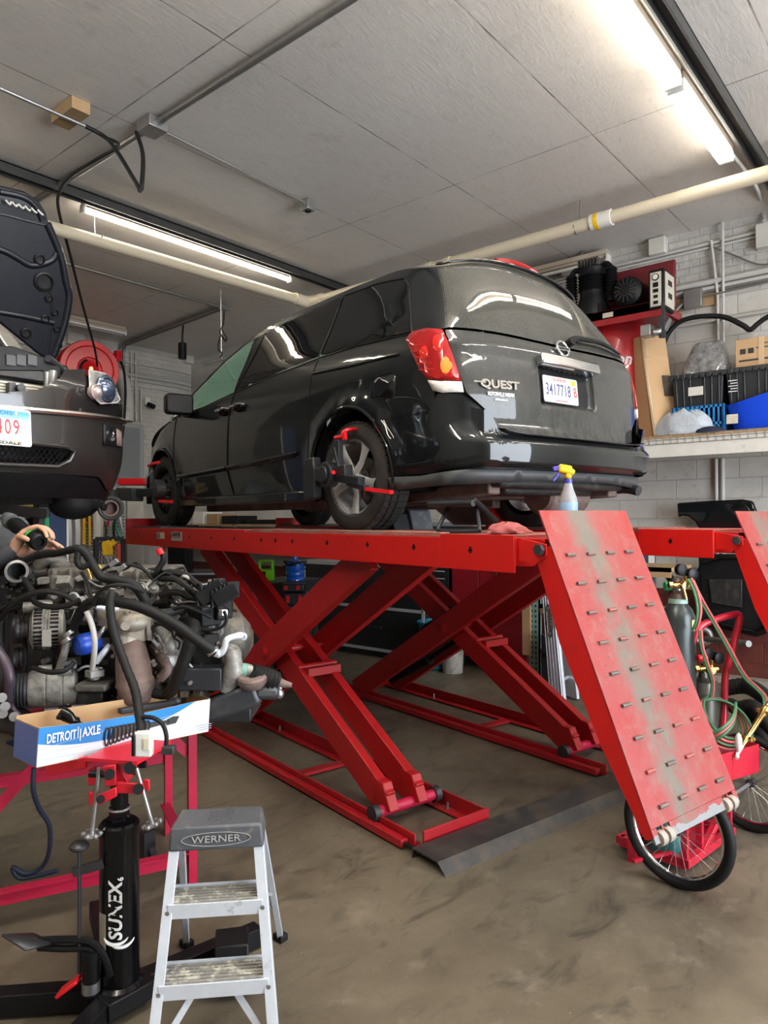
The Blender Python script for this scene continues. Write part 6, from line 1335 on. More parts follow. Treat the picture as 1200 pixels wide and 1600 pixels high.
# licence plate with frame
s0,z0=on2(41,670); pc=c2(s0-.15,z0,.03); F=frame(pc,(1,0.02,.0),(0,.0,1)); F=frame(pc,(1,.03,-.01),(0,.10,1))
g=G(); g.prism(rrect(-.157,.157,-.088,.084,.012),F,-.004,.004); pl=P('license_plate',g,mat('plate_frame_cream',(.62,.62,.58),.4),car2)
m,nt,b=nodes('blue_fade_plate'); t_=NT(nt); sp_=t_.sep(t_.pos()); f_=t_.n('MapRange',i0=sp_[2],i1=z0-.03,i2=z0+.06).outputs[0]; t_.link(t_.ramp(f_,[(0,(.72,.74,.76)),(.45,(.50,.68,.82)),(1,(.06,.32,.72))]),b.inputs['Base Color']); b.inputs['Roughness'].default_value=.35
g=G(); g.prism(rrect(-.148,.148,-.066,.074,.01),F,.004,.0055); P('plate_face',g,m,pl)
text('plate_number','5 9409',F@Matrix.Translation((.0,-.006,.0056)),.098,mat('plate_dark_red',(.35,.02,.03),.5),pl,depth=.0006,sx=.62,bold=.0006,sp=1.25); text('plate_state','ILLINOIS',F@Matrix.Translation((.0,.060,.0056)),.026,K['print_blue'],pl,depth=.0006,sx=1.5)
text('frame_lettering','SCOTTSDALE',F@Matrix.Translation((.0,-.077,.0045)),.019,K['print_black'],pl,depth=.0006,sx=1.9,bold=.0006)
g=G()
for x,y in ((.09,.062),(.085,-.070),(-.09,.062),(-.085,-.07)): g.lathe([(.009,0),(.008,.004),(0,.005)],F@V3((x,y,.005)),F.to_3x3()@V3((0,0,1)),12)
P('plate_screws',g,K['brass'],pl)
# engine bay front: slam panel, condenser
g=G(); 
pts=[(-60,543),(30,547),(72,562),(92,576)]
g.add([pY(x,y,C2Y+.22) for x,y in ((-120,535),(20,541),(75,560),(95,574),(96,590),(72,590),(66,580),(-120,578))]+[pY(x,y,C2Y+.36) for x,y in ((-120,535),(20,541),(75,560),(95,574),(96,590),(72,590),(66,580),(-120,578))],[tuple(range(8)),tuple(range(8,16))[::-1]]+[(i,(i+1)%8,8+(i+1)%8,8+i) for i in range(8)]); P('slam_panel',g,K['black'],car2,bev=.006)
g=G(); 
for x in (17,33,50): g.cbox(pY(x,563,C2Y+.215),(.045,.01,.05))
P('panel_pads',g,K['dark_steel'],car2)
m,nt,b=nodes('condenser_fins'); t_=NT(nt); w_=t_.n('TexWave',wave_type='BANDS',bands_direction='Z'); t_.link(t_.pos(),w_.inputs[0]); w_.inputs['Scale'].default_value=22; w_.inputs['Distortion'].default_value=2; t_.link(t_.ramp(w_.outputs['Fac'],[(.3,(.10,.09,.07)),(.6,(.55,.52,.42))]),b.inputs['Base Color']); b.inputs['Roughness'].default_value=.5
g=G(); p0,p1=pY(-120,580,C2Y+.16),pY(72,612,C2Y+.16); g.box(p0.x,p1.x,C2Y+.16,C2Y+.19,min(p0.z,p1.z)-.05,p0.z+.01); P('condenser',g,m,car2)
g=G(); a=pY(82,592,C2Y+.17); g.cyl(a+V3((0,0,.04)),a-V3((0,0,.06)),.025,seg=14); g.cyl(a-V3((.03,0,-.03)),a-V3((.03,0,.06)),.014,seg=10); P('receiver_tube',g,K['galv'],car2)
g=G(); a=pY(27,608,C2Y+.14); g.cyl(a,a-V3((0,.05,0)),.02,seg=14); g.cbox(a-V3((.03,0,0)),(.03,.04,.05)); P('sensor',g,K['dark_steel'],car2)
g=G(); g.tube([pY(75,560,C2Y+.2),pY(90,572,C2Y+.25),pY(98,585,C2Y+.3),pY(92,600,C2Y+.3)],.02,8,n=4); P('headlight_bracket',g,K['dark_steel'],car2)
g=G(); g.box(C2X-.72,C2X+.72,C2Y+.42,C2Y+1.15,2.0,2.45); g.box(C2X-.82,C2X+.82,C2Y+.9,C2Y+1.4,2.4,2.66); P('engine_bay',g,K['grime'],car2,bev=.02)
g=G(); g.box(C2X-.80,C2X+.80,C2Y+.35,C2Y+4.7,1.86,1.98); g.box(C2X-.86,C2X+.86,C2Y+2.4,C2Y+4.6,1.90,2.5); P('floor_pan',g,K['grime'],car2,bev=.03)
# cabin
def cab(u,v):
    t=-1+2*v; y=C2Y+interp(u,[(0,1.35),(.35,2.15),(.85,4.2),(1,4.75)]); z=interp(u,[(0,2.70),(.35,3.30),(.85,3.32),(1,2.75)]); wdt=interp(u,[(0,.84),(.35,.68),(.85,.68),(1,.84)]); return V3((C2X+t*wdt,y,z+.05*(1-t*t)))
P('roof_and_windshield',sheet(cab,16,10),K['paint2'],car2,ang=60,solid=.004)
for sg in (1,-1):
    def sw(u,v): a_=cab(u,1 if sg>0 else 0); b_=V3((C2X+sg*.87,a_.y,2.72)); return a_.lerp(b_,v)
    P('side_glass',sheet(sw,14,3),K['tint'],car2,ang=60)
    g=G(); panel_g(g,[(1.35,2.60),(2.3,2.71),(2.3,2.68),(1.5,2.55)],lambda x,y:c2(x*sg,y,.0),.1,0); P('wing_edge',g,K['paint2'],car2)
for yy in (C2Y+.98,C2Y+3.75):
    for sg in (1,-1): wheel((C2X+sg*.90,yy,1.92),(sg,0,0),parent=car2) if yy>C2Y+2 else None
# bonnet, hinged open
def hp_(x,y,o=0):
    z=EYE+.9; 
    for _ in range(5): p=pY(x,y,C2Y+1.30-(z-2.70)*.42); z=p.z
    return p+V3((0,-.92,-.39)).normalized()*o
hout=[(-170,270),(-60,283),(0,290),(38,299),(60,313),(72,332),(76,346),(92,380),(108,425),(115,462),(108,500),(98,538),(88,562),(70,560),(58,552),(0,505),(-170,470)]
g=G(); a=[hp_(*p) for p in hout]; bk_=[hp_(*p,-.035) for p in hout]; n=len(a); g.add(a+bk_,[tuple(range(n)),tuple(range(n,2*n))[::-1]]+[(i,(i+1)%n,n+(i+1)%n,n+i) for i in range(n)]); K['hood_under']=mat('bonnet_underside',(.006,.007,.011),.40,var=.3,vs=5,coat=.15,spec=.25,bump=.004,bs=4)
hd=P('bonnet',g,K['hood_under'],car2,bev=.012)
def hrib(pts,r,name='bonnet_rib',m='hood_under'): g=G(); g.tube([hp_(x,y,-.012) for x,y in pts],r*.8,10,n=5); return P(name,g,K[m],hd)
hrib([(-60,375),(0,390),(25,402),(50,415),(80,408),(88,395)],.03); hrib([(74,350),(95,400),(103,440),(108,465),(100,510),(84,556)],.035); hrib([(-60,478),(0,488),(40,495),(85,505)],.028); hrib([(76,440),(80,480),(78,520),(74,555)],.02); hrib([(0,300),(35,308),(55,322),(66,345)],.028); hrib([(-60,330),(0,335),(40,345),(70,352)],.018)
for x,y,r in ((68,440,.055),(61,405,.03),(76,466,.022),(85,488,.02),(70,498,.025),(88,514,.018),(92,540,.016),(40,520,.03)):
    g=G(); c=hp_(x,y,.004); nn_=V3((0,-.92,-.39)).normalized(); g.lathe([(r,0),(r*1.1,.008),(r*.9,.012),(r*.75,.002),(0,.001)],c,nn_,20); P('bonnet_recess',g,K['black'],hd)
g=G()
for i in range(6):
    x0=6+10*i; g.tube([hp_(x0,312+3*i,.03),hp_(x0+4,318+3*i,.05),hp_(x0+8,315+4*i,.03)],.006,6,n=3)
P('weather_strip_clips',g,mat('pale_clip',(.5,.5,.48),.3),hd)
# underside bits hanging below the bumper
g=G(); c=pd(173,794,4.6); ax=(-FW0*.9+RT0*.25).normalized(); g.lathe([(.0,-.05),(.035,-.05),(.04,-.0),(.055,.0),(.06,.01),(.072,.01),(.075,-.02),(.07,-.05),(.0,-.06)],c,ax,28); P('wheel_hub',g,K['rust'],car2)
g=G(); g.torus(c,ax,.068,.014,28,8); P('hub_ring',g,K['dark_steel'],car2)
g=G(); g.sph(pd(115,788,4.6),(.16,.13,.10),16); g.tube([pd(115,795,4.6),pd(140,790,4.6),pd(165,790,4.6)],.035,10); g.bar(pd(60,785,4.5),pd(175,782,4.7),.10,.06); g.cyl(pd(173,790,4.7),pd(173,770,4.75),.05,seg=14); P('suspension',g,K['rubber'],car2,bev=.004)
g=G(); g.bar(pd(-60,788,4.4),pd(75,780,4.4),.12,.05); P('lift_arm_contact',g,K['grime'],car2)
# ------------------------------------------------------------------ two-post lift behind it
t=T('two_post_lift','dark blue lift column standing behind the engine','vehicle lift')
K['navy']=mat('navy_lift_paint',(.012,.035,.10),.4,var=.1)
c=pd(80,850,5.5); c.z=0
g=G(); g.box(c.x-.04,c.x+.09,c.y-.06,c.y+.06,.02,2.5); P('column',g,K['navy'],t,bev=.006)
g=G(); g.box(c.x+.092,c.x+.108,c.y-.06,c.y+.05,.02,2.5); P('column_edge',g,K['white_paint'],t)
g=G(); g.box(c.x-.13,c.x-.05,c.y-.08,c.y+.02,.02,1.9); P('carriage',g,K['dark_steel'],t,bev=.005)
g=G(); g.box(c.x-.09,c.x-.055,c.y-.09,c.y-.081,1.55,1.72); P('green_sticker',g,mat('green_sticker',(.02,.30,.12),.5),t)
g=G(); g.box(c.x-.25,c.x+.25,c.y-.2,c.y+.2,0,.02); P('base_plate',g,K['navy'],t)
g=G(); a=c+V3((-.1,-.05,1.75)); g.bar(a,V3((C2X+.55,C2Y+1.7,1.80)),.10,.07); P('swing_arm',g,K['dark_steel'],t,bev=.005)
# ------------------------------------------------------------------ the mechanic: one continuous body, hands at the engine
def skinned(name,verts,edges,radii,m,root=0,sub=2,parent=None):
    me=bpy.data.meshes.new(name); me.from_pydata([tuple(v) for v in verts],edges,[]); o=bpy.data.objects.new(name,me); COL.objects.link(o)
    md=o.modifiers.new('s','SKIN'); md.use_smooth_shade=True
    for i,r in enumerate(radii):
        r=r if isinstance(r,tuple) else (r,r); me.skin_vertices[0].data[i].radius=r
    me.skin_vertices[0].data[root].use_root=True
    sd=o.modifiers.new('u','SUBSURF'); sd.levels=sub; sd.render_levels=sub
    dg=bpy.context.evaluated_depsgraph_get(); dg.update(); m2=bpy.data.meshes.new_from_object(o.evaluated_get(dg)); bpy.data.objects.remove(o)
    m2.materials.clear(); m2.materials.append(m); m2.polygons.foreach_set('use_smooth',[True]*len(m2.polygons)); o=bpy.data.objects.new(name,m2); COL.objects.link(o)
    if parent: o.parent=parent
    return o
Mp=pd(-200,850,3.35); Mp.z=0; f_=(RT0*.95+FW0*.1).normalized(); sd_=V3((f_.y,-f_.x,0))   # faces right; sd_ points to his right hand side (towards camera)
if sd_.dot(-FW0)<0: sd_=-sd_
def B(fw,si,z): return Mp+f_*fw+sd_*si+V3((0,0,z))
WR1=pd(26,852,3.02); WR2=pd(38,862,3.12)
EL1=pd(-70,930,2.98); EL2=pd(-60,920,3.3)
vs=[B(0,0,.92),B(.0,0,1.10),B(.02,0,1.30),B(.05,0,1.42),B(.07,0,1.50),B(.10,0,1.58),B(.11,0,1.66),B(.0,.12,.86),B(.02,.13,.48),B(-.02,.14,.08),B(.10,.15,.04),B(.0,-.12,.86),B(.02,-.13,.48),B(-.02,-.14,.08),B(.10,-.15,.04),B(.06,.18,1.42),EL1,WR1,B(.06,-.18,1.42),EL2,WR2]
es=[(0,1),(1,2),(2,3),(3,4),(4,5),(5,6),(0,7),(7,8),(8,9),(9,10),(0,11),(11,12),(12,13),(13,14),(3,15),(15,16),(16,17),(3,18),(18,19),(19,20)]
rs=[(.15,.12),(.14,.11),(.16,.11),(.13,.09),.055,.085,.075,.09,.062,.045,.035,.09,.062,.045,.035,.065,.050,.036,.065,.050,.036]
body_=skinned('person',vs,es,rs,K['sleeve'])
tag(body_,'mechanic in a dark long sleeved shirt reaching in from the left over the engine','person')
def hand(W,wrist_dir,up_dir,fingers,thumb,par,name='hand'):
    vs=[W-wrist_dir*.05,W,W+wrist_dir*.045,W+wrist_dir*.08]; es=[(0,1),(1,2),(2,3)]; rs=[(.029,.026),(.027,.023),(.036,.021),(.038,.018)]
    for base,pts,r in fingers+[thumb]:
        k=len(vs); vs.append(W+base); es.append((3 if base is not thumb[0] else 2,k)); rs.append(r*1.12)
        for i,p in enumerate(pts): vs.append(W+p); es.append((len(vs)-2,len(vs)-1)); rs.append(r*(1-.13*i))
    return skinned(name,vs,es,rs,K['skin'],root=1,parent=par)
# upper hand wraps over the tool, knuckles up
X,Y,Z=RT0,FW0,V3((0,0,1))
def fv(x,y,z): return X*x+Y*y+Z*z
wd1=(X*.55+Z*.83).normalized()
fing=[]
for i in range(4):
    y=-.022+.020*i; L_=[.95,1.05,1.0,.82][i]; bx=.060-.006*i; 
    fing.append((fv(bx+.010*i,y,.070-.004*i),[fv(bx+.045*L_+.012*i,y,.082-.004*i),fv(bx+.078*L_+.010*i,y-.005,.060-.006*i),fv(bx+.090*L_+.008*i,y-.012,.030-.004*i)],.0105))
th=(fv(.025,-.035,.035),[fv(.055,-.055,.035),fv(.085,-.062,.022)],.0115)
hand(WR1,wd1,Z,fing,th,body_)
wd2=(X*.93+Z*.35).normalized(); fing=[]
for i in range(4):
    y=-.028+.019*i; L_=[.95,1.05,1.0,.82][i]; fing.append((fv(.092,y,.046-.010*i),[fv(.125*L_,y,.052-.012*i),fv(.152*L_,y,.040-.014*i),fv(.172*L_,y,.022-.014*i)],.0098))
th=(fv(.04,-.04,.03),[fv(.075,-.052,.042),fv(.105,-.050,.045)],.011)
hand(WR2,wd2,Z,fing,th,body_)
g=G(); g.sph(B(.13,0,1.70),(.085,.075,.11),16); 
hr=P('hair',g,K['black'],body_)
# face parts stay part of the head's mesh children
for si in (-.03,.03): g=G(); g.sph(B(.215,si,1.69),.011,8); P('eye',g,K['white'],body_)
t=T('power_tool','black and green cylindrical power tool held in the mechanic\'s hands','tool')
a,bq=pd(27,822,3.10),pd(61,847,2.99); g=G(); dd=(bq-a).normalized(); L_=(bq-a).length
g.lathe([(.0,-.04),(.025,-.04),(.032,-.02),(.034,.0),(.031,.03),(.030,L_*.5),(.033,L_*.6),(.038,L_*.75),(.038,L_),(.032,L_+.008),(.020,L_+.008),(.018,L_-.005),(0,L_-.005)],a,dd,28); P('body',g,K['black'],t)
g=G(); g.lathe([(.0385,L_*.72),(.0395,L_*.73),(.0395,L_*.77),(.0385,L_*.78)],a,dd,28); P('green_band',g,mat('bright_green',(.02,.45,.06),.4),t)
g=G(); g.lathe([(.026,-.045),(.035,-.045),(.037,-.065),(.03,-.10),(.02,-.105),(0,-.105)],a,dd,24); P('clear_cap',g,mat('smoky_plastic',(.10,.11,.11),.15),t)
# ------------------------------------------------------------------ right wall: shelf, boxes, compressor
SX=7.22
def pS(x,y): return pX(x,y,SX)
zs=pS(1100,676).z; yr=pS(1200,672).y; yl=pS(1008,682).y
t=T('wall_shelf','white wooden shelf along the right wall with wire mesh on its front edge','shelf')
g=G(); g.box(SX,XR-.002,-1.0,yl+2.4,zs-.03,zs); P('shelf_board',g,K['wood'],t,bev=.002)
g=G(); g.box(SX-.012,SX+.02,-1.0,yl+2.4,zs-.215,zs-.032); P('fascia',g,K['white_paint'],t,bev=.002)
g=G()
for k in range(70):
    y=yl+.3-k*.07; g.cyl((SX-.02,y,zs-.085),(SX-.02,y,zs+.002),.003,seg=5); g.cyl((SX-.02,y,zs-.085),(SX+.10,y+.04,zs-.085),.003,seg=5) if k%3==0 else None
for z in (zs-.085,zs-.045,zs): g.cyl((SX-.02,yl+.3,z),(SX-.02,-1,z),.003,seg=5)
P('wire_mesh',g,K['galv_dark'],t)
g=G()
for y in (yl+1.9,yl-2.3): g.bar((SX+.06,y,zs-.06),(XR-.01,y,zs-.55),.05,.05); g.bar((SX+.02,y,zs-.235),(XR-.01,y,zs-.235),.05,.05)
P('shelf_brackets',g,K['white_paint'],t)
def onS(x,y,X): return pX(x,y,X)
def carton(name,lab,cat,x0,x1,ytop,X0,X1,m,group=None,lean=0,tape=True,base=None,yaw=0):
    a=onS(x0,ytop,X0);b_=onS(x1,ytop,X0); z0=zs+.001 if base is None else base
    h=a.z-z0; w_=abs(a.y-b_.y); c=V3(((X0+X1)/2,(a.y+b_.y)/2,z0)); M=Matrix.Translation(c)@Matrix.Rotation(yaw,4,'Z')@Matrix.Rotation(lean,4,'X')
    g=G(M); d=X1-X0; g.box(-d/2,d/2,-w_/2,w_/2,0,h); t=T(name,lab,cat,group); P('carton',g,m,t,bev=.004)
    if tape: g=G(M); g.box(-d/2-.001,-d/2,-.025,.025,0,h); g.box(-d/2,d/2,-.025,.025,h,h+.001); P('packing_tape',g,K['tape'],t)
    return t,M,d,w_,h
# tall leaning carton
t=T('tall_box','tall taped cardboard box leaning on the shelf beside the red tank','box')
c0=[pX(*p,7.25) for p in ((1002,524),(1042,540))]; 
bl_=pX(1000,672,7.25); br_=pX(1062,655,7.25); bl_.z=zs+.002; br_.z=zs+.002
wv_=.24; dv=V3((.33,.10,0)); hh=c0[0].z-zs-.01
lean=V3((0,c0[0].y-bl_.y,hh)); 
vs=[]
A_=pX(1000,676,7.28); A_.z=zs+.002; B_=pX(1063,660,7.28); B_.z=zs+.002; C_=A_+V3((.36,.22,0)); 
topd=V3((0.02,.155,.80))
wb=(B_-A_); 
sh=.55
vs=[A_,A_+wb*sh,A_+wb*sh+dv,A_+dv]; 
# left narrow face plus broad right face
P0=pX(1023,668,7.30);P0.z=zs+.002; P1=pX(1061,654,7.48);P1.z=P0.z; P3=pX(1000,672,7.42);P3.z=P0.z; P2=P1+P3-P0
tv=pX(1002,524,7.34)-P0; g=G(); q=[P0,P1,P2,P3]; g.add(q+[p+tv for p in q],[(0,3,2,1),(4,5,6,7),(0,1,5,4),(1,2,6,5),(2,3,7,6),(3,0,4,7)]); P('carton',g,K['card'],t,bev=.006)
g=G()
for (p,q_) in ((P0,P0+tv),): 
    n1=(P1-P0).normalized(); n2=(P3-P0).normalized(); g.quad(p-n2*.001-n1*.0,p+n1*.03-n2*.001,q_+n1*.03-n2*.001,q_-n2*.001); g.quad(p-n1*.001,p+n2*.03-n1*.001,q_+n2*.03-n1*.001,q_-n1*.001)
m1=P0+tv*.0
for k in (.12,.78): a=P0+tv*k; b_=P1+tv*k; n2=(P3-P0).normalized(); g.quad(a-n2*.0015,b_-n2*.0015,b_-n2*.0015+tv*.012,a-n2*.0015+tv*.012)
P('packing_tape',g,K['tape'],t,solid=.001)
g=G(); n2=(P3-P0).normalized(); a=P0+(P1-P0)*.62+tv*.40-n2*.002; ux=(P1-P0).normalized(); uy=tv.normalized(); g.quad(a,a+ux*.16,a+ux*.16+uy*.22,a+uy*.22); P('dark_tape_patch',g,mat('dark_patch',(.12,.10,.08),.4),t,solid=.001)
# totes
def tote(lab,x0,x1,y0,y1,X0,X1,m,label_m=None,group='lidded totes on the shelf'):
    a=onS(x0,y0,X0);b_=onS(x1,y0,X0);z1_=a.z;z0=max(onS(x0,y1,X0).z,zs+.002); w_=abs(a.y-b_.y)/2; cy=(a.y+b_.y)/2; t=T('storage_tote',lab,'storage tote',group)
    g=G(); vs=[(X0+.03,cy-w_*.9,z0),(X1-.03,cy-w_*.9,z0),(X1-.03,cy+w_*.9,z0),(X0+.03,cy+w_*.9,z0),(X0,cy-w_,z1_-.03),(X1,cy-w_,z1_-.03),(X1,cy+w_,z1_-.03),(X0,cy+w_,z1_-.03)]
    g.add(vs,[(0,3,2,1),(4,5,6,7),(0,1,5,4),(1,2,6,5),(2,3,7,6),(3,0,4,7)])
    for k in range(-3,4): g.bar((X0+.02,cy+k*w_*.27,z0+.01),(X0-.003,cy+k*w_*.28,z1_-.04),.016,.014,up=(1,0,0)) if k else None
    P('body',g,m,t,bev=.008)
    g=G(); g.box(X0-.02,X1+.02,cy-w_-.015,cy+w_+.015,z1_-.035,z1_)
    for k in range(8): g.box(X0-.025,X0-.02,cy-w_+.05+k*w_*.25,cy-w_+.09+k*w_*.25,z1_-.05,z1_-.004)
    P('lid',g,m,t,bev=.006)
    if label_m: g=G(); g.cbox((X0-.006,cy+w_*.05,(z0+z1_)/2-.01),(.004,.14,.085)); P('paper_label',g,label_m,t)
    return t,X0,cy,w_,z0,z1_
K['tote']=mat('black_tote_plastic',(.018,.02,.023),.38,var=.15)
zc_=onS(1090,642,7.36).z
tote('black lidded tote with a white label, on the light blue crate',1050,1130,588,640,7.36,7.80,K['tote'],mat('dirty_label',(.62,.60,.55),.5,var=.2,vs=40))
tt,X0,cy,w_,z0,z1_=tote('black lidded tote with small white print, behind the blue tub',1134,1215,577,634,7.36,7.80,K['tote'])
g=G()
for k in range(5): g.box(X0-.004,X0+.002,cy+.12,cy+.20-(.02 if k%2 else 0),z1_-.12-.026*k,z1_-.113-.026*k)
P('small_print',g,K['print_white'],tt)
t=T('crate','light blue plastic crate on the shelf under a black tote','crate')
a=onS(1050,638,7.34);b_=onS(1130,638,7.34); g=G()
for z in (zs+.02,zs+.10,a.z-zs and (a.z-.015)): g.box(7.34,7.36,b_.y,a.y,z-.012,z+.012); 
for k in range(12): y=b_.y+(a.y-b_.y)*k/11; g.box(7.34,7.36,y-.008,y+.008,zs+.002,a.z)
g.box(7.34,7.82,b_.y,b_.y+.012,zs+.002,a.z); g.box(7.34,7.82,a.y-.012,a.y,zs+.002,a.z); g.box(7.81,7.82,b_.y,a.y,zs+.002,a.z); g.box(7.34,7.82,b_.y,a.y,zs+.002,zs+.012)
P('slatted_body',g,mat('sky_blue_plastic',(.02,.20,.50),.35),t)
tote_sup=None
# parcel wrapped in clear film
m,nt,b=nodes('crinkled_film'); t_=NT(nt); b.inputs['Base Color'].default_value=(.30,.30,.31,1); b.inputs['Roughness'].default_value=.15; b.inputs['Coat Weight'].default_value=1; t_.bump(t_.noise(t_.pos(),40,5,.75,2.5),1,.02,b); t_.link(t_.ramp(t_.noise(t_.pos(),18,5,.7),[(.35,(.16,.16,.17)),(.65,(.50,.50,.50))]),b.inputs['Base Color'])
g=G(); a=onS(1067,584,7.45);b_=onS(1140,580,7.45);zt_=onS(1090,533,7.45).z; cy=(a.y+b_.y)/2;w_=(a.y-b_.y)/2; zb_=onS(1090,588,7.40).z
vs=[];
for zz,k,dx in ((zb_,1.0,0),(zb_+.08,1.04,0),(zb_+.16,.95,.0),((zb_+zt_)/2+.04,.86,.01),(zt_-.02,.66,.03),(zt_,.60,.04)):
    for i in range(16):
        t0=2*PI*i/16; sx_=math.copysign(abs(math.cos(t0))**.4,math.cos(t0)); sy_=math.copysign(abs(math.sin(t0))**.4,math.sin(t0)); vs.append((7.60+dx+.15*k*sx_,cy+.02*k+w_*k*sy_,zz+.012*math.sin(5*t0)))
fs=[(r*16+i,r*16+(i+1)%16,(r+1)*16+(i+1)%16,(r+1)*16+i) for r in range(5) for i in range(16)]+[tuple(range(16))[::-1],tuple(80+i for i in range(16))]
g.add(vs,fs); S('wrapped_parcel',g,m,'lumpy grey parcel wrapped in shiny clear film, on top of a black tote','parcel')
# small carton with printing
tz=onS(1150,575,7.4).z
t,M,d_,wc_,hc_=carton('small_box','small tan carton with printed symbols on top of the right black tote','box',1149,1230,532,7.42,7.75,K['card'],base=z1_+.001,tape=False)
g=G(M)
for k in range(2): g.box(-d_/2-.002,-d_/2,wc_/2-.09-.07*k,wc_/2-.04-.07*k,hc_*.48,hc_*.48+.05)
g.box(-d_/2-.002,-d_/2,-wc_/2+.05,wc_/2-.03,hc_*.22,hc_*.28); g.box(-d_/2-.002,-d_/2,-wc_/2+.12,wc_/2-.18,hc_*.62,hc_*.66); g.box(-d_/2-.002,-d_/2,-wc_/2+.12,wc_/2-.25,hc_*.76,hc_*.79); P('printing',g,K['print_black'],t)
g=G(M); g.box(-d_/2-.003,-d_/2,-.03,.02,0,hc_); P('packing_tape',g,K['tape'],t)
# blue tub
t=T('tub','bright blue plastic tub on the shelf at the right edge','tub')
a=onS(1127,632,7.28); base_=onS(1143,672,7.28); yr_=a.y-1.0; g=G(); cy=(a.y+yr_)/2; vs=[];n=40
for z,k,o in ((zs+.004,.86,0),(zs+.06,.89,0),(a.z,1.0,0),(a.z,.985,-.0),(zs+.07,.87,0),(zs+.012,.83,0)):
    for i in range(n):
        t0=2*PI*i/n; ex=.5; sx_=math.copysign(abs(math.cos(t0))**ex,math.cos(t0)); sy_=math.copysign(abs(math.sin(t0))**ex,math.sin(t0)); hx=7.56+.27*k*sx_; hy=cy+.5*k*sy_; zz=z+(.13*(1-abs(sy_))**1.0*( -1) if 0 else 0)+(max(0,.22*(1-(hy-cy+.5)/.9)) if z>=a.z-.001 else 0); vs.append((hx,hy,zz))
fs=[(r*n+i,r*n+(i+1)%n,(r+1)*n+(i+1)%n,(r+1)*n+i) for r in range(5) for i in range(n)]+[tuple(range(n))[::-1],tuple(5*n+i for i in range(n))]
g.add(vs,fs); P('tub_body',g,mat('bright_blue',(.008,.06,.62),.28),t)
g=G(); c=onS(1145,655,7.30); g.cbox((c.x-.02,c.y,c.z),(.004,.10,.09),Matrix.Rotation(.1,4,'Y')); P('paper_label',g,mat('coloured_label',(.55,.50,.40),.4,var=.4,vs=60),t)
# plastic bag, dark cloth
def lump(name,c,r,m,lab,cat,sq=1,seed=1,top=None,ny=.0,bump=.25):
    rr=random.Random(seed); ph=[rr.uniform(0,6) for _ in range(8)]; g=G(); n=28;k_=14;vs=[]
    for i in range(k_+1):
        th=PI*.5*i/k_
        for j in range(n):
            t0=2*PI*j/n; f=1+bump*(math.sin(3*t0+ph[0]+2*th)*.35+math.sin(7*t0+ph[1]-5*th)*.22+math.sin(11*t0+ph[2]+7*th)*.14)
            vs.append((c[0]+r[0]*math.sin(th)*math.cos(t0)*f,c[1]+r[1]*math.sin(th)*math.sin(t0)*f,c[2]+r[2]*math.cos(th)*(1+bump*.4*math.sin(4*t0+ph[3]+3*th))))
    fs=[(i*n+j,(i+1)*n+j,(i+1)*n+(j+1)%n,i*n+(j+1)%n) for i in range(k_) for j in range(n)]+[tuple(k_*n+j for j in range(n))]
    g.add(vs,fs); return S(name,g,m,lab,cat,ang=80)
m,nt,b=nodes('crinkled_white_bag'); t_=NT(nt); b.inputs['Base Color'].default_value=(.55,.60,.66,1); b.inputs['Roughness'].default_value=.25; t_.bump(t_.noise(t_.pos(),22,5,.7,1.2),.8,.03,b); K['bag']=m
a=onS(1018,672,7.3);b_=onS(1118,672,7.3)
lump('plastic_bag',(7.36,(a.y+b_.y)/2,zs+.001),(.12,(a.y-b_.y)/2*1.02,onS(1075,640,7.36).z-zs),K['bag'],'crumpled pale blue-white plastic bag lying on the shelf edge','bag',seed=4)
a=onS(1086,672,7.26);b_=onS(1135,672,7.26)
lump('folded_cloth',(7.25,(a.y+b_.y)/2,zs+.001),(.05,(a.y-b_.y)/2,.055),mat('navy_cloth',(.012,.018,.045),.8,bump=.002),'dark navy cloth on the shelf edge before the blue tub','cloth',seed=9)
# ---- compressor
t=T('air_compressor','red upright air compressor with a black pump behind the van','air compressor')
c=pX(959,520,7.58); R_=.33; K['tank']=mat('tank_red',(.30,.010,.014),.3,coat=.4)
zt_=pX(959,497,7.55).z
g=G(); g.lathe([(.0,zt_),(.12,zt_-.005),(.22,zt_-.03),(.30,zt_-.08),(R_,zt_-.16),(R_,zs+.14),(.30,zs+.06),(.2,zs+.03),(0,zs+.02)],(c.x,c.y,0),(0,0,1),40); P('tank',g,K['tank'],t)
for k in range(4): g=G(); a_=k*PI/2+.6; g.bar((c.x+.27*math.cos(a_),c.y+.27*math.sin(a_),zs+.001),(c.x+.27*math.cos(a_),c.y+.27*math.sin(a_),zs+.12),.05,.05); P('leg',g,K['tank'],t)
tx=text('tank_lettering','Snap-on',Matrix(),.17,K['print_white'],None,depth=.0005,bold=.004,shear=.25,sx=1.0); tx.parent=t
zt2=pX(980,556,7.2).z
for v in tx.data.vertices:
    x,y=v.co.x,v.co.y; a_=math.atan2(-c.y,-c.x)+(x)/R_-.28; v.co=V3((c.x+(R_+.002)*math.cos(a_),c.y+(R_+.002)*math.sin(a_),zt2+y))
pa,pb_=pX(895,505,7.12),pX(1030,478,7.12); zp=(pa.z+pb_.z)/2
g=G(); g.box(7.12,7.76,pb_.y-.02,pa.y+.25,zp-.03,zp+.06); g.box(7.12,7.14,pb_.y-.02,pa.y+.25,zp-.09,zp+.06)
P('platform',g,K['tank'],t,bev=.004)
q=pX(1010,480,7.0)
g=G(); 
for yy_ in (pb_.y+.02,): g.box(7.16,7.20,yy_-.06,yy_+.0,zp-.30,zp+.0)
g.cbox(pX(1036,500,7.02),(.02,.03,.35)); P('platform_support',g,K['dark_steel'],t)
c1=pX(926,470,7.25); zb=zp+.06
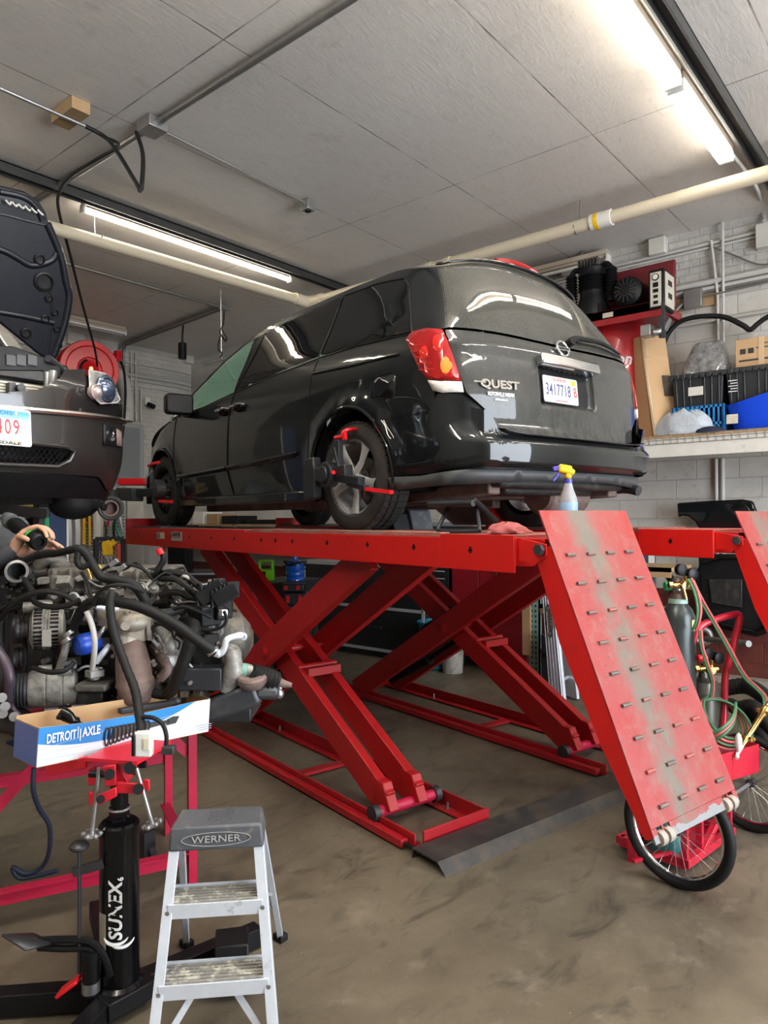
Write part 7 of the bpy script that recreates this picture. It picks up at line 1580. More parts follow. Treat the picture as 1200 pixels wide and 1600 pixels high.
g=G(); g.lathe([(.16,zb),(.16,zb+.12),(.13,zb+.2),(.13,zb+.26)]+[(.15 if k%2 else .125,zb+.26+.018*k) for k in range(10)]+[(.14,zb+.46),(.15,zb+.5),(.10,zb+.53),(0,zb+.53)],(c1.x,c1.y,0),(0,0,1),26)
for s_ in (-1,1): 
    cy_=c1.y+s_*.22; g.lathe([(.05,zb+.12)]+[(.065 if k%2 else .045,zb+.14+.016*k) for k in range(20)]+[(.05,zb+.47)],(c1.x-.04,cy_,0),(0,0,1),18)
    g.tube([(c1.x-.04,cy_,zb+.47),(c1.x-.04,cy_-s_*.05,zb+.52),(c1.x,c1.y+s_*.08,zb+.50)],.03,10,n=4)
g.box(c1.x-.12,c1.x+.12,c1.y-.15,c1.y+.15,zb,zb+.1); P('pump',g,K['black'],t,ang=30)
g=G()
for k in range(7): g.box(c1.x-.11,c1.x+.11,c1.y-.10+.034*k,c1.y-.085+.034*k,zb+.52,zb+.60)
P('pump_head_fins',g,K['iron'],t)
c2_=pX(985,452,7.25); g=G(); g.lathe([(.0,-.02),(.05,-.02),(.12,0),(.15,.03),(.15,.34),(.12,.38),(0,.38)],(c2_.x-.12,c2_.y,zb+.17),(1,0,0),28); P('motor',g,K['black'],t)
g=G()
for k in range(14): a_=2*PI*k/14; g.bar((c2_.x-.145,c2_.y+.05*math.cos(a_),zb+.17+.05*math.sin(a_)),(c2_.x-.135,c2_.y+.12*math.cos(a_),zb+.17+.12*math.sin(a_)),.008,.008,up=(1,0,0))
P('motor_fins',g,K['dark_steel'],t)
g=G(); g.box(c2_.x+.22,c2_.x+.26,c2_.y-.38,c2_.y+.55,zb,zb+.50); P('belt_guard',g,mat('guard_mesh_red',(.16,.012,.018),.5),t,bev=.02)
q0,q1=pX(1013,428,7.10),pX(1028,482,7.10); g=G(); yb_=q1.y; g.box(7.10,7.40,yb_-.06,q0.y,q1.z,q0.z+.03); pn=P('control_box',g,K['black'],t,bev=.01)
g=G(); g.box(7.094,7.10,yb_-.035,q0.y-.02,q1.z+.025,q0.z); g.box(7.13,7.38,yb_-.068,yb_-.06,q1.z+.03,q0.z+.0); P('control_face',g,mat('cream_panel',(.60,.56,.48),.4),pn)
g=G()
ym=(yb_-.035+q0.y-.02)/2
g.lathe([(.034,0),(.034,.012),(.0,.013)],(7.094,ym,q0.z-.05),(-1,0,0),22)
for k,(hh_,w2_) in enumerate(((.045,.05),(.035,.05),(.03,.04),(.03,.045))): g.cbox((7.092,ym,q0.z-.125-.058*k),(.008,w2_,hh_))
P('switches',g,K['black'],pn); g=G(); g.lathe([(.026,0.0),(0,.002)],(7.080,ym,q0.z-.05),(-1,0,0),20); P('gauge_face',g,K['white'],pn)
for k,z in enumerate((.05,.19)): g=G(); g.cbox((7.25,yb_-.071,q0.z-.05-z*.9),(.10,.006,.05)); P('control_box_print',g,K['print_black'],pn)
g=G(); g.cbox((7.115,pX(950,492,7.12).y,zp+.01),(.006,.11,.05)); P('maker_plate',g,K['brass'] if 0 else mat('yellowed_plate',(.5,.45,.35),.4),t)
g=G(); g.cbox(pX(1012,518,7.15),(.14,.10,.11)); g.tube([pX(1020,520,7.1),pX(1035,515,7.15),pX(1045,500,7.3)],.03,10,n=3); S('valve_box',g,K['galv'],'small grey electrical box beside the red tank above the tall carton','electrical box',bev=.006)
# ------------------------------------------------------------------ gas welding cart at the right
t=T('welding_cart','red two wheeled gas welding cart with a tall bent handle behind the ramp','cart')
W1=pd(1058,1305,3.27); W1.z=.262; axw=(RT0*.74+FW0*.67).normalized(); fwc=V3((-axw.y,axw.x,0)); fwc=fwc if fwc.dot(FW0)>0 else -fwc
W2=W1+axw*.86
def bikewheel(c,nm):
    g=G(); g.torus(c,axw,.238,.024,56,12); ty=P('tire',g,K['rubber'],t)
    g=G(); g.torus(c,axw,.212,.010,56,8); P('wheel_rim',g,K['chrome'],ty)
    g=G(); u,w=perp(axw)
    for k in range(28):
        a=2*PI*k/28; a2=a+(.5 if k%2 else -.5); g.cyl(c+axw*(.02 if k%4<2 else -.02)+(u*math.cos(a2)+w*math.sin(a2))*.02,c+(u*math.cos(a)+w*math.sin(a))*.208,.0013,seg=4)
    P('spokes',g,K['steel'],ty,kind='stuff'); g=G(); g.cyl(c-axw*.035,c+axw*.035,.016,seg=14); g.cyl(c-axw*.02,c+axw*.02,.024,seg=14); P('hub',g,K['dark_steel'],ty)
bikewheel(W1,0); bikewheel(W2,1)
K['cart_red']=mat('cart_red_paint',(.50,.012,.035),.3,var=.1,coat=.3)
def wc(u,f,z): return V3((W1.x,W1.y,0))+axw*u+fwc*f+V3((0,0,z))
g=G(); g.cyl(wc(-.02,0,.262),wc(.88,0,.262),.011,seg=10); P('axle',g,K['steel'],t)
g=G(); 
hdl=[pd(1070,1035,3.95),pd(1080,1008,3.95),pd(1092,982,3.95),pd(1112,970,3.97),pd(1148,960,4.0),pd(1155,964,4.0),pd(1153,980,4.0),pd(1140,1030,4.0),pd(1133,1060,4.0),pd(1131,1130,3.98)]
lo1=wc(.14,.22,.10); lo2=wc(.66,.10,.10)
g.tube([lo1,pd(1062,1100,3.9)]+hdl+[lo2],.019,14,n=5); P('handle',g,K['cart_red'],t)
g=G()
for u_ in (.14,.64): g.bar(wc(u_,.02,.06),wc(u_,.36,.06),.035,.04)
for f in (.02,.36): g.bar(wc(.12,f,.06),wc(.66,f,.06),.035,.04)
vs=[wc(.12,.02,.03),wc(.66,.02,.03),wc(.66,.36,.03),wc(.12,.36,.03)]; g.add(vs+[v+V3((0,0,.012)) for v in vs],[(0,3,2,1),(4,5,6,7),(0,1,5,4),(1,2,6,5),(2,3,7,6),(3,0,4,7)])
for u_ in (.14,.30,.64): g.bar(wc(u_,.03,.04),wc(u_,.03,.42),.03,.03)
g.bar(wc(.30,.02,.07),wc(.62,.02,.24),.03,.03); g.bar(wc(.14,.03,.40),wc(.66,.03,.40),.03,.03)
P('base_frame',g,K['cart_red'],t,bev=.002)
g=G(); g.bar(pz(990,1345,.0)+V3((0,0,.0)),pz(990,1345,0)+V3((0,0,.12)),.04,.05); g.bar(pz(990,1345,.08),wc(.14,.10,.08),.015,.015); P('stand_leg',g,K['cart_red'],t)
# tray
g=G(); q=[pd(1128,1182,3.55),pd(1187,1157,3.75)]
f0,f1=pd(1124,1180,3.55),pd(1186,1150,3.72); f1.z=f0.z+.0; bx=(f1-f0); bn=V3((-bx.y,bx.x,0)).normalized()*.20; bn=bn if bn.dot(FW0)>0 else -bn
h_=V3((0,0,-.145))
def thin(a,b_,c_,d_,th=.003):
    n=(b_-a).cross(d_-a).normalized()*th; g.add([a,b_,c_,d_,a+n,b_+n,c_+n,d_+n],[(0,3,2,1),(4,5,6,7),(0,1,5,4),(1,2,6,5),(2,3,7,6),(3,0,4,7)])
f0=f0+V3((0,0,.0)); p00,p10,p11,p01=f0,f1,f1+bn,f0+bn
for a,b_ in ((p00,p10),(p10,p11),(p11,p01),(p01,p00),(p00.lerp(p10,.33),p01.lerp(p11,.33))): thin(a,b_,b_+h_,a+h_)
thin(p00+h_,p10+h_,p11+h_,p01+h_); P('tool_tray',g,K['cart_red'],t)
g=G(); q=p00.lerp(p10,.14)+bn*.4+h_*.35; g.cbox(q,(.07,.05,.11),Matrix.Rotation(.6,4,'Y')); S('rag',g,mat('pale_rag',(.55,.62,.68),.7),'pale blue rag tucked in the red tray of the welding cart','rag',bev=.01)
# cylinders
K['gas_dark']=mat('grey_gas_cylinder',(.045,.055,.055),.32,.3,var=.15); 
t2=T('gas_cylinder','tall dark grey gas cylinder with a green valve knob on the welding cart','gas cylinder')
c=pd(1060,1000,4.0); c.z=0; zt_=pd(1060,938,4.0).z; r_=.092
g=G(); g.lathe([(0,.08),(r_-.01,.08),(r_,.1),(r_,zt_-.13),(r_*.97,zt_-.09),(r_*.82,zt_-.05),(r_*.55,zt_-.02),(.036,zt_),(0,zt_)],c,(0,0,1),40); P('body',g,K['gas_dark'],t2)
g=G(); g.lathe([(.052,zt_-.015),(.050,zt_+.008),(.035,zt_+.012)],c,(0,0,1),26); P('grey_collar',g,mat('pale_green_paint',(.30,.45,.40),.5),t2)
g=G(); g.lathe([(.042,zt_+.008),(.044,zt_+.02),(.042,zt_+.04),(.022,zt_+.055),(0,zt_+.055)],c,(0,0,1),26); P('neck_ring',g,K['rust'],t2)
g=G(); g.lathe([(.016,zt_+.05),(.016,zt_+.10),(.024,zt_+.105),(.024,zt_+.125),(0,zt_+.13)],c,(0,0,1),18); P('valve',g,K['steel'],t2)
q=c+V3((0,0,zt_+.08))-RT0*.055; g=G(); g.lathe([(0,-.02),(.024,-.02),(.026,-.01),(.026,.012),(.018,.02),(0,.02)],q,RT0,14); P('valve_knob',g,mat('green_knob',(.01,.30,.10),.35),t2)
g=G(); q=c+V3((0,0,zt_-.16))-FW0*.088+RT0*.05; 
for k in range(3): a=-.95-.18*k
g.cbox(c+(-FW0*.82+RT0*.57)*(r_+.002)+V3((0,0,zt_-.13)),(.035,.003,.06),frame((0,0,0),FW0*.57+RT0*.82,-FW0*.82+RT0*.57) if 0 else frame((0,0,0),FW0*.57+RT0*.82,FW0*.82-RT0*.57)); P('hazard_label',g,mat('label_yellow_white',(.7,.66,.30),.4,var=.3,vs=60),t2)
t3=T('gas_cylinder','short grey gas cylinder lower on the welding cart','gas cylinder')
c=pd(1100,1100,4.05); c.z=0; zt_=pd(1100,1058,4.05).z; r_=.085
g=G(); g.lathe([(0,.08),(r_-.01,.08),(r_,.1),(r_,zt_-.06),(r_*.85,zt_-.02),(.03,zt_),(.026,zt_+.03),(0,zt_+.03)],c,(0,0,1),36); P('body',g,K['alucast'] if 0 else mat('worn_grey_cylinder',(.13,.13,.11),.35,.4,var=.3),t3)
g=G(); g.lathe([(.018,zt_+.03),(.018,zt_+.08),(.0,zt_+.08)],c,(0,0,1),14); P('valve',g,K['brass'],t3)
t4=T('gas_cylinder','small teal gas bottle low between the cart wheels, seen through the spokes','gas cylinder')
c=pd(1035,1320,3.55); c.z=0; g=G(); g.lathe([(0,.05),(.09,.05),(.1,.07),(.1,.16),(.07,.22),(0,.23)],c,(0,0,1),28); P('body',g,mat('teal_bottle',(.02,.13,.13),.4),t4)
# regulators
def regulator(cx,cy,d,lab,flip=1):
    t=T('pressure_regulator',lab,'regulator'); c=pd(cx,cy,d)
    g=G(); g.cyl(c-RT0*.05,c+RT0*.05,.016,seg=12); g.sph(c,(.026,.026,.026),12); g.cyl(c,c-FW0*.05,.02,seg=12); g.cyl(c,c-V3((0,0,.08))+RT0*.02,.011,seg=10); g.cyl(c+RT0*.02,c+RT0*.02+V3((0,0,.05)),.01,seg=8); g.cyl(c-RT0*.055,c-RT0*.075,.02,seg=6); P('brass_body',g,K['brass'],t)
    for dx,dz in ((-.005,.085),(.055,.06)):
        g=G(); q=c+RT0*dx+V3((0,0,dz)); ax=(-FW0+RT0*.3).normalized(); g.lathe([(0,-.02),(.030,-.02),(.033,-.01),(.033,.012),(.028,.015)],q,ax,24); gb=P('gauge',g,K['black'],t); g=G(); g.lathe([(.028,.012),(0,.013)],q,ax,20); P('gauge_face',g,K['white'],gb)
regulator(1066,914,3.95,'brass regulator with two black gauges on the tall gas cylinder'); regulator(1107,1045,3.95,'brass regulator with gauges low on the short cylinder')
g=G(); c=pd(1090,1028,3.93); g.cyl(c,c+RT0*.05,.018,seg=10); P('red_valve_handle',g,K['red_trim'],t3)
def twin(pts,r,lab,off=7,n=6):
    t=T('gas_hose',lab,'hose'); 
    g=G(); g.tube([pd(x,y,d) for x,y,d in pts],r,8,n=n); P('green_hose',g,K['hose_green'],t)
    g=G(); g.tube([pd(x+off,y-1,d-.005) for x,y,d in pts],r,8,n=n); P('red_hose',g,K['hose_red'],t)
twin([(1075,905,3.9),(1085,925,3.85),(1090,950,3.82),(1088,970,3.82),(1082,985,3.85)],.0075,'twin red and green hose looping from the top regulator',off=5)
twin([(1078,905,3.95),(1092,935,3.95),(1115,975,3.95),(1135,1010,3.93),(1160,1055,3.9),(1180,1075,3.85),(1193,1090,3.8),(1194,1110,3.75)],.0075,'long twin hose falling from the top regulator to the brass torch',off=4)
twin([(1093,985,3.9),(1095,1010,3.88),(1104,1040,3.88),(1112,1065,3.9),(1110,1090,3.92)],.007,'twin hose running down behind the red handle',off=3)
t=T('gas_hose','coiled twin green and red hose hung low on the welding cart','hose')
for j in range(5):
    g=G(); c=pd(1128,1128,3.86+.012*j); g.torus(c+V3((0,0,.012*j-.02)),(-FW0*.75+V3((0,0,.65))+RT0*.12*j),.155-.008*j,.0075,44,8); P('green_hose' if j%2==0 else 'red_hose',g,K['hose_green'] if j%2==0 else K['hose_red'],t)
for j in range(3):
    g=G(); g.tube([pd(1100+2*j,1150+5*j,3.75),pd(1125,1140+6*j,3.7),pd(1145,1120+6*j,3.72),pd(1150,1098+5*j,3.8)],.0075,8,n=6); P('red_hose' if j%2 else 'green_hose',g,K['hose_red'] if j%2 else K['hose_green'],t)
t=T('torch','brass cutting torch standing up out of the red cart tray','torch')
g=G(); a,b_=pd(1160,1165,3.62),pd(1199,1103,3.68); dd=(b_-a).normalized(); g.lathe([(0,0),(.010,0),(.012,.03),(.014,.05),(.010,.06),(.013,.08),(.014,.19),(.02,.20),(.02,.24),(.012,.25),(.012,.30)],a,dd,16); u,w=perp(dd)
for h_ in (.05,.215): g.cyl(a+dd*h_-u*.035,a+dd*h_+u*.035,.009,seg=10); g.sph(a+dd*h_+u*.035,.013,8); g.sph(a+dd*h_-u*.035,.013,8)
P('body',g,K['brass'],t); g=G(); g.tube([a+dd*.0,a-dd*.05,a-dd*.07-FW0*.02],.009,8); g.sph(pd(1154,1160,3.6),(.018,.018,.05),10); P('tip',g,K['white'],t)
# things against the right wall, low down
t=T('door_shell','black car door shell leaning against the right wall behind the welding cart','car door')
def wl(x,y,X=7.70): return pX(x,y,X)
pts=[(1096,868),(1250,868),(1252,990),(1240,997),(1185,992),(1178,985),(1120,975),(1098,960)]
def outline(pts,X,th,lean=.0):
    a=[pX(x,y,X) for x,y in pts]; return a,[p+V3((th,0,0)) for p in a]
g=G(); out=[(1090,866),(1205,866),(1207,975),(1200,990),(1180,996),(1105,978),(1092,965)]; a,b_=outline(out,7.62,.12); n=len(a); g.add(a+b_,[tuple(range(n)),tuple(range(n,2*n))[::-1]]+[(i,(i+1)%n,n+(i+1)%n,n+i) for i in range(n)]); P('outer_skin',g,K['black'],t,bev=.03)
g=G(); fr=[pX(x,y,7.60) for x,y in ((1096,880),(1196,880),(1198,970),(1190,984),(1175,986),(1110,970),(1097,958))]; g.tube(smooth(fr,3,True),.022,8,closed=True); P('door_frame',g,K['black_gloss'],t)
g=G(); pa_=[pX(x,y,7.61) for x,y in ((1108,905),(1160,905),(1160,950),(1112,942))]; g.add(pa_+[p-V3((.015,0,0)) for p in pa_],[(0,1,2,3),(4,5,6,7),(0,1,5,4),(1,2,6,5),(2,3,7,6),(3,0,4,7)]); P('inner_panel',g,K['grime'],t,bev=.006)
t=T('car_fender','black car wing panel with a wheel arch leaning on the right wall','car panel')
out=[(1057,786),(1100,783),(1160,780),(1176,783),(1182,798),(1186,830),(1094,830),(1085,815),(1075,807),(1065,806),(1059,809)]; a,b_=outline(out,7.66,.05); n=len(a); g=G(); g.add(a+b_,[tuple(range(n)),tuple(range(n,2*n))[::-1]]+[(i,(i+1)%n,n+(i+1)%n,n+i) for i in range(n)]); P('panel',g,K['paint'],t,bev=.02)
g=G(); g.tube([pX(x,y,7.655) for x,y in ((1059,788),(1130,786),(1160,788),(1172,800),(1180,825))],.008,6,n=4); P('pressed_edge',g,K['paint'],t)
g=G(); g.tube([pX(x,y,7.72) for x,y in ((1098,830),(1096,850),(1094,868))],.015,8); P('panel_stay',g,K['black'],t)
g=G(); a,b_=outline([(1003,864),(1023,864),(1023,1066),(1003,1061)],7.3,.04); g.add(a+b_,[(0,1,2,3),(7,6,5,4),(0,4,5,1),(1,5,6,2),(2,6,7,3),(3,7,4,0)]); t=T('blue_board','dark blue board with a white label standing behind the ramp','board'); P('board',g,mat('slate_blue',(.04,.08,.14),.4),t,bev=.004)
g=G(); q=pX(1010,878,7.29); g.cbox((7.295,q.y-.05,q.z-.02),(.004,.06,.2)); P('paper_label',g,K['white'],t)
run('hose',[pX(1022,890,7.2),pX(1035,892,7.1),pX(1048,905,7.0),pX(1052,930,6.95)],.035,K['rubber'],'thick black hose stub beside the blue board','hose',n=5)
g=G(); g.cyl(pX(1100,998,7.5),pX(1170,1006,7.0),.03,seg=14); g.torus(pX(1098,994,7.45),(-1,-.3,0),.07,.03,24,10); S('roller_bar',g,K['galv_dark'],'grey metal bar with a ring end behind the lower regulator','bar')
for k,(pts,r) in enumerate((([(1135,1075,5.6),(1165,1072,5.5),(1190,1085,5.3),(1210,1105,5.2)],.06),([(1150,1110,5.2),(1175,1105,5.1),(1190,1120,5.0),(1215,1150,4.9)],.055),([(1140,1100,5.4),(1165,1118,5.2),(1185,1140,5.0),(1200,1165,4.9)],.05))):
    pts=[pd(*p) for p in pts]
    for p in pts: p.z=max(p.z,r+.002)
    g=G(); g.tube(pts,r,16,n=10,ribs=.04); S('exhaust_hose',g,K['rubber'],['thick ribbed black hose, uppermost of the pile on the floor at the right edge','ribbed black hose in the middle of the pile at the right edge','lowest ribbed black hose beside the cart tray'][k],'hose')
slab('baseboard_right',XR-.14,XR,-3.9,11.2,0,.07,mat('dusty_concrete_curb',(.30,.27,.22),.7,var=.2,coord='w'))
# ------------------------------------------------------------------ behind and under the lift
FXc=6.62
K['cab_black']=mat('black_cabinet_panel',(.016,.017,.018),.45,var=.2); K['silver_trim']=mat('silver_edge_trim',(.60,.61,.62),.35,.3)
def seg(name,lab,X0,X1,y0,y1,z0,z1,rows,m,cat='cabinet',trim=True):
    t=T(name,lab,cat); g=G(); g.box(X0,X1,y0,y1,z0+.10,z1); g.box(X0+.06,X1,y0+.02,y1-.02,z0,z0+.10); P('body',g,m,t,bev=.003)
    if trim:
        g=G()
        for k in range(rows+1): z=z0+.10+(z1-z0-.10)*k/rows; g.box(X0-.006,X0+.01,y0,y1,z-.018,z+.018)
        for y in (y0,y1): g.box(X0-.006,X0+.01,y-.018,y+.018,z0+.1,z1)
        P('silver_edging',g,K['silver_trim'],t)
    return t
y_a=pX(476,950,FXc).y; y_b=pX(661,960,FXc).y
zt_=pX(530,881,FXc).z
t=seg('drawer_cabinet','long low black cabinet with silver edging behind the near lift arms',FXc,7.35,y_b,y_a,0,zt_,2,K['cab_black'])
g=G(); g.box(FXc-.01,7.36,y_b-.02,y_a+.02,zt_,zt_+.03); P('worktop',g,K['silver_trim'],t)
for k,y in enumerate((y_a-.55,y_a-1.25)):
    for z in (.38,.85): g=G(); g.bar((FXc-.03,y-.12,z),(FXc-.03,y+.12,z),.015,.02); P('handle',g,K['dark_steel'],t)
# black tool chest with drawers
y0,y1=pX(706,900,6.8).y+.03,pX(669,900,6.8).y; zt_2=pX(670,872,6.8).z
t=T('tool_chest','black tool chest of shallow silver edged drawers left of the red cabinet','tool chest'); g=G(); g.box(6.8,7.35,y0+.02,y1,.0,zt_2); P('body',g,K['cab_black'],t,bev=.004)
for k in range(9):
    z=zt_2-.05-.085*k; g=G(); g.box(6.785,6.80,y0+.05,y1-.03,z-.07,z-.004); dr=P('drawer',g,K['cab_black'],t); g=G(); g.box(6.775,6.785,y0+.06,y1-.04,z-.018,z-.006); P('drawer_pull',g,K['silver_trim'],dr)
# red cabinet
XRc=6.78; y0,y1=pX(822,950,XRc).y,pX(706,950,XRc).y
t=T('tool_cabinet','tall dark red steel tool cabinet between the black drawers and the teal rack','tool cabinet'); g=G(); g.box(XRc,7.45,y0,y1,.14,1.40); P('body',g,K['red_dark'],t,bev=.008)
g=G(); g.box(XRc-.012,XRc,y0+.03,(y0+y1)/2+.1,.2,1.36); P('door',g,K['red_dark'],t,bev=.004); g=G(); g.box(XRc-.012,XRc,(y0+y1)/2+.11,y1-.02,.2,1.36); P('door',g,K['red_dark'],t,bev=.004)
for y in (y0+.08,y1-.08):
    g=G(); g.cyl((XRc+.06,y-.02,.06),(XRc+.06,y+.02,.06),.058,seg=18); g.box(XRc+.02,XRc+.10,y-.03,y+.03,.08,.15); P('caster',g,K['dark_steel'],t)
g=G(); yy=pX(776,935,XRc).y; g.tube([(XRc-.02,yy,1.25),(XRc-.02,yy-.01,1.0),(XRc-.02,yy,.95)],.006,5); P('hanging_chain',g,K['dark_steel'],t)
# blue bin and pail
c=pz(691,1046,0); c.x-=.1; g=G(); g.lathe([(.17,.0),(.19,.02),(.22,.50),(.235,.50),(.235,.53),(.215,.53),(.19,.05),(0,.03)],(c.x+.15,c.y+.1,0),(0,0,1),30,cap=False); S('trash_can',g,mat('teal_blue_plastic',(.01,.17,.28),.4),'blue plastic waste bin on the floor behind the far lift','bin')
c=pz(705,1050,0); t=T('bucket','dirty white bucket beside the blue waste bin','bucket'); g=G(); g.lathe([(0,.002),(.11,.002),(.125,.3),(.135,.30),(.135,.34),(.12,.34),(.105,.02),(0,.015)],(c.x,c.y-.02,0),(0,0,1),26,cap=False); P('pail',g,mat('dirty_white_pail',(.42,.41,.37),.5,var=.3,dirt=(.15,.13,.1),dcut=(.5,.7)),t)
g=G(); g.torus((c.x-.02,c.y-.02,.26),(1,0,.2),.128,.004,24,5,a0=0,a1=PI); P('wire_handle',g,K['steel'],t)
# rack, boards, ladder, case
XT=6.55
t=T('storage_rack','pale teal perforated rack upright with shelves, behind the hanging ramp','rack')
y0=pX(842,980,XT).y;y1=pX(826,980,XT).y
g=G(); g.box(XT,XT+.035,y0,y1,0,1.46); g.box(XT,XT+.06,y0,y0+.006,0,1.46); g.box(XT+.6,XT+.66,y0,y1,0,1.46); P('upright',g,K['teal_paint'],t)
g=G(); w_=(y1-y0)
for k in range(26):
    z=.06+.053*k
    for f in (.30,.68): g.cbox((XT-.0008,y0+w_*f,z),(.002,.014,.026)); 
    g.cbox((XT-.0008,y0+w_*.9,z+.02),(.002,.008,.010))
P('slots',g,K['black'],t,kind='stuff')
for z in (.32,.78,1.20): g=G(); g.box(XT+.02,XT+.62,y0-1.3,y0,z,z+.04); g.box(XT+.02,XT+.05,y0-1.3,y0,z-.05,z+.04); P('shelf',g,K['wood'],t)
for k,(z,c_,s_) in enumerate(((.36,'card',.25),(.82,'card',.22))): 
    g=G(); g.box(XT+.1,XT+.5,y0-.55,y0-.12,z+.001,z+s_); S('box',g,K[c_],['cardboard box on the lowest rack shelf behind the leaning ladder','cardboard box on the middle rack shelf behind the leaning ladder'][k],'box',bev=.005)
g=G(); p0,p1=pX(820,930,6.50),pX(826,1035,6.50); g.box(6.50,6.53,p1.y-.02,p1.y+.07,.30,p0.z); S('plywood_strip',g,K['card'],'narrow tan board standing left of the teal rack upright','board')
t=T('tool_case','black plastic case standing against the teal rack foot','case'); p0,p1=pX(844,990,6.40),pX(860,1085,6.40); g=G(); g.box(6.40,6.52,p1.y-.05,p0.y,.002,p0.z); P('case_body',g,K['tote'],t,bev=.02); g=G(); g.cbox((6.393,(p0.y+p1.y)/2,.35),(.015,.06,.05)); P('latch',g,K['black'],t)
t=T('leaning_ladder','aluminium ladder leaning beside the teal rack, seen left of the near ramp','ladder')
a0,a1=pz(859,1095,.02),pz(882,1103,.02); XTOP=a0.x+.25; b0,b1=pX(845,900,XTOP),pX(862,895,XTOP)
def lp(a,b_,k): return a+(b_-a)*k
fac=1.0
d0=(b0-a0);d1=(b1-a1); b0=a0+d0*1.25; b1=a1+d1*1.25
for a,b_ in ((a0,b0),(a1,b1)):
    pass
n_=(a1-a0).cross(d0).normalized(); n_=n_ if n_.x<0 else -n_
g=G(); g.add([a0,a1,b1,b0,a0-n_*.03,a1-n_*.03,b1-n_*.03,b0-n_*.03],[(0,3,2,1),(4,5,6,7),(0,1,5,4),(1,2,6,5),(2,3,7,6),(3,0,4,7)])
for k in range(5): f=.08+.21*k; g.bar(lp(a0,a1,f)+n_*.004,lp(b0,b1,f)+n_*.004,.006,.012,up=n_)
P('side_rail',g,K['alu'],t,bev=.002)
g=G(); o=V3((.30,.02,0)); g.add([p+o for p in (a0,a1,b1,b0)]+[p+o-n_*.03 for p in (a0,a1,b1,b0)],[(0,3,2,1),(4,5,6,7),(0,1,5,4),(1,2,6,5),(2,3,7,6),(3,0,4,7)]); P('side_rail',g,K['alu'],t)
for k in range(5): g=G(); f=.12+.22*k; c_=lp(lp(a0,a1,.5),lp(b0,b1,.5),f); g.cyl(c_-n_*.02,c_+o,.016,seg=10); P('rung',g,K['alu'],t)
g=G(); g.cbox(lp(a0,a1,.5)+V3((-.01,0,.0)),(.05,.11,.05)); P('yellow_foot',g,K['yellow'],t,bev=.005)
cc=lp(lp(a0,a1,.5),lp(b0,b1,.5),.50); F=frame(cc+n_*.009,-d0.normalized(),n_.cross(-d0.normalized())); g=G(F); g.prism([(.15*math.cos(2*PI*k/28),.042*math.sin(2*PI*k/28)) for k in range(28)],Matrix(),0,.002); lo=P('logo_oval',g,K['white'],t)
g=G(F); g.tube([(.15*math.cos(2*PI*k/28),.042*math.sin(2*PI*k/28),.002) for k in range(28)],.006,5,closed=True); P('logo_ring',g,K['print_black'],lo); text('logo_lettering','WERNER',F@Matrix.Translation((0,0,.0025)),.055,K['print_black'],lo,depth=.0005,bold=.001)
# workbench behind the engine with red drawers
t=T('workbench','black topped workbench with a maroon front behind the engine','workbench')
bz=.90; dB=6.6
A=pz(222,900,1.12);Bp=pz(352,893,1.12); 
A=pd(215,896,7.3);Bp=pd(350,896,7.3); 
zw=A.z
def sl_(p,z): q=p.copy(); q.z=z; return q
ex=(Bp-A); ex.z=0; ex.normalize(); ey=V3((-ex.y,ex.x,0)); ey=ey if ey.dot(FW0)>0 else -ey
A=A-ex*.9
Lw_=(Bp-A); Lw_.z=0; Lb_=Lw_.length
FB=Matrix(((ex.x,ey.x,0,A.x),(ex.y,ey.y,0,A.y),(0,0,1,0),(0,0,0,1)))
g=G(FB); g.box(-.02,Lb_,-.03,.62,zw-.05,zw); P('top',g,K['cab_black'],t,bev=.003); g=G(FB); g.box(-.02,Lb_,-.035,-.03,zw-.015,zw+.002); P('silver_edge',g,K['silver_trim'],t)
g=G(FB); g.box(.0,Lb_-.02,.0,.6,.0,zw-.14); P('cabinet_body',g,K['red_dark'],t,bev=.004)
g=G(FB)
for x in (.3,.9,1.5): g.box(x,x+.58,-.012,0,zw-.40,zw-.16)
P('drawer_fronts',g,mat('maroon_drawer',(.20,.006,.02),.35),t)
text('drawer_lettering','Snap-on',FB@frame((Lb_-.45,-.014,zw-.36),(1,0,0),(0,0,1)),.10,K['print_white'],t,depth=.0005,shear=.2)
g=G(); a=pd(228,888,6.2);b_=pd(247,888,7.1); a.z=b_.z=zw+.04; g.cyl(a,b_,.035,seg=14); g.cyl(b_,b_+(b_-a)*.9,.010,seg=8); S('hand_tool',g,mat('blue_grey_tool',(.05,.08,.13),.4),'blue-grey hand tool lying on the black workbench','tool')
# dark machine and boxes on the bench
def bx_at(name,lab,cat,x0,x1,y0,y1,d,dep,m,bev=.006,base=None):
    a=pd(x0,y1,d);b_=pd(x1,y0,d); 
    if base is not None: a.z=base
    w_=(x1-x0)*d/FPX; h_=b_.z-a.z; F=Matrix(((RT0.x,FW0.x,0,a.x),(RT0.y,FW0.y,0,a.y),(0,0,1,a.z),(0,0,0,1))); g=G(F); g.box(0,w_,0,dep,0,h_); return S(name,g,m,lab,cat,bev=bev)
bx_at('bench_machine','tall black machine standing on the black workbench behind the engine','machine',262,290,846,893,7.5,.30,K['black'],base=zw+.001)
bx_at('white_box','white box on the workbench behind the wiring harness','box',232,250,853,893,7.5,.2,K['white'],base=zw+.001)
bx_at('alignment_cabinet','white cabinet with a bright red top behind the front wheel clamp, between the vehicles','cabinet',186,224,758,800,8.9,.4,K['white_paint'],base=0.0)
bx_at('cabinet_top','bright red cabinet top on the white cabinet between the vehicles','cabinet top',184,226,747,757.5,8.88,.44,K['red_trim'])
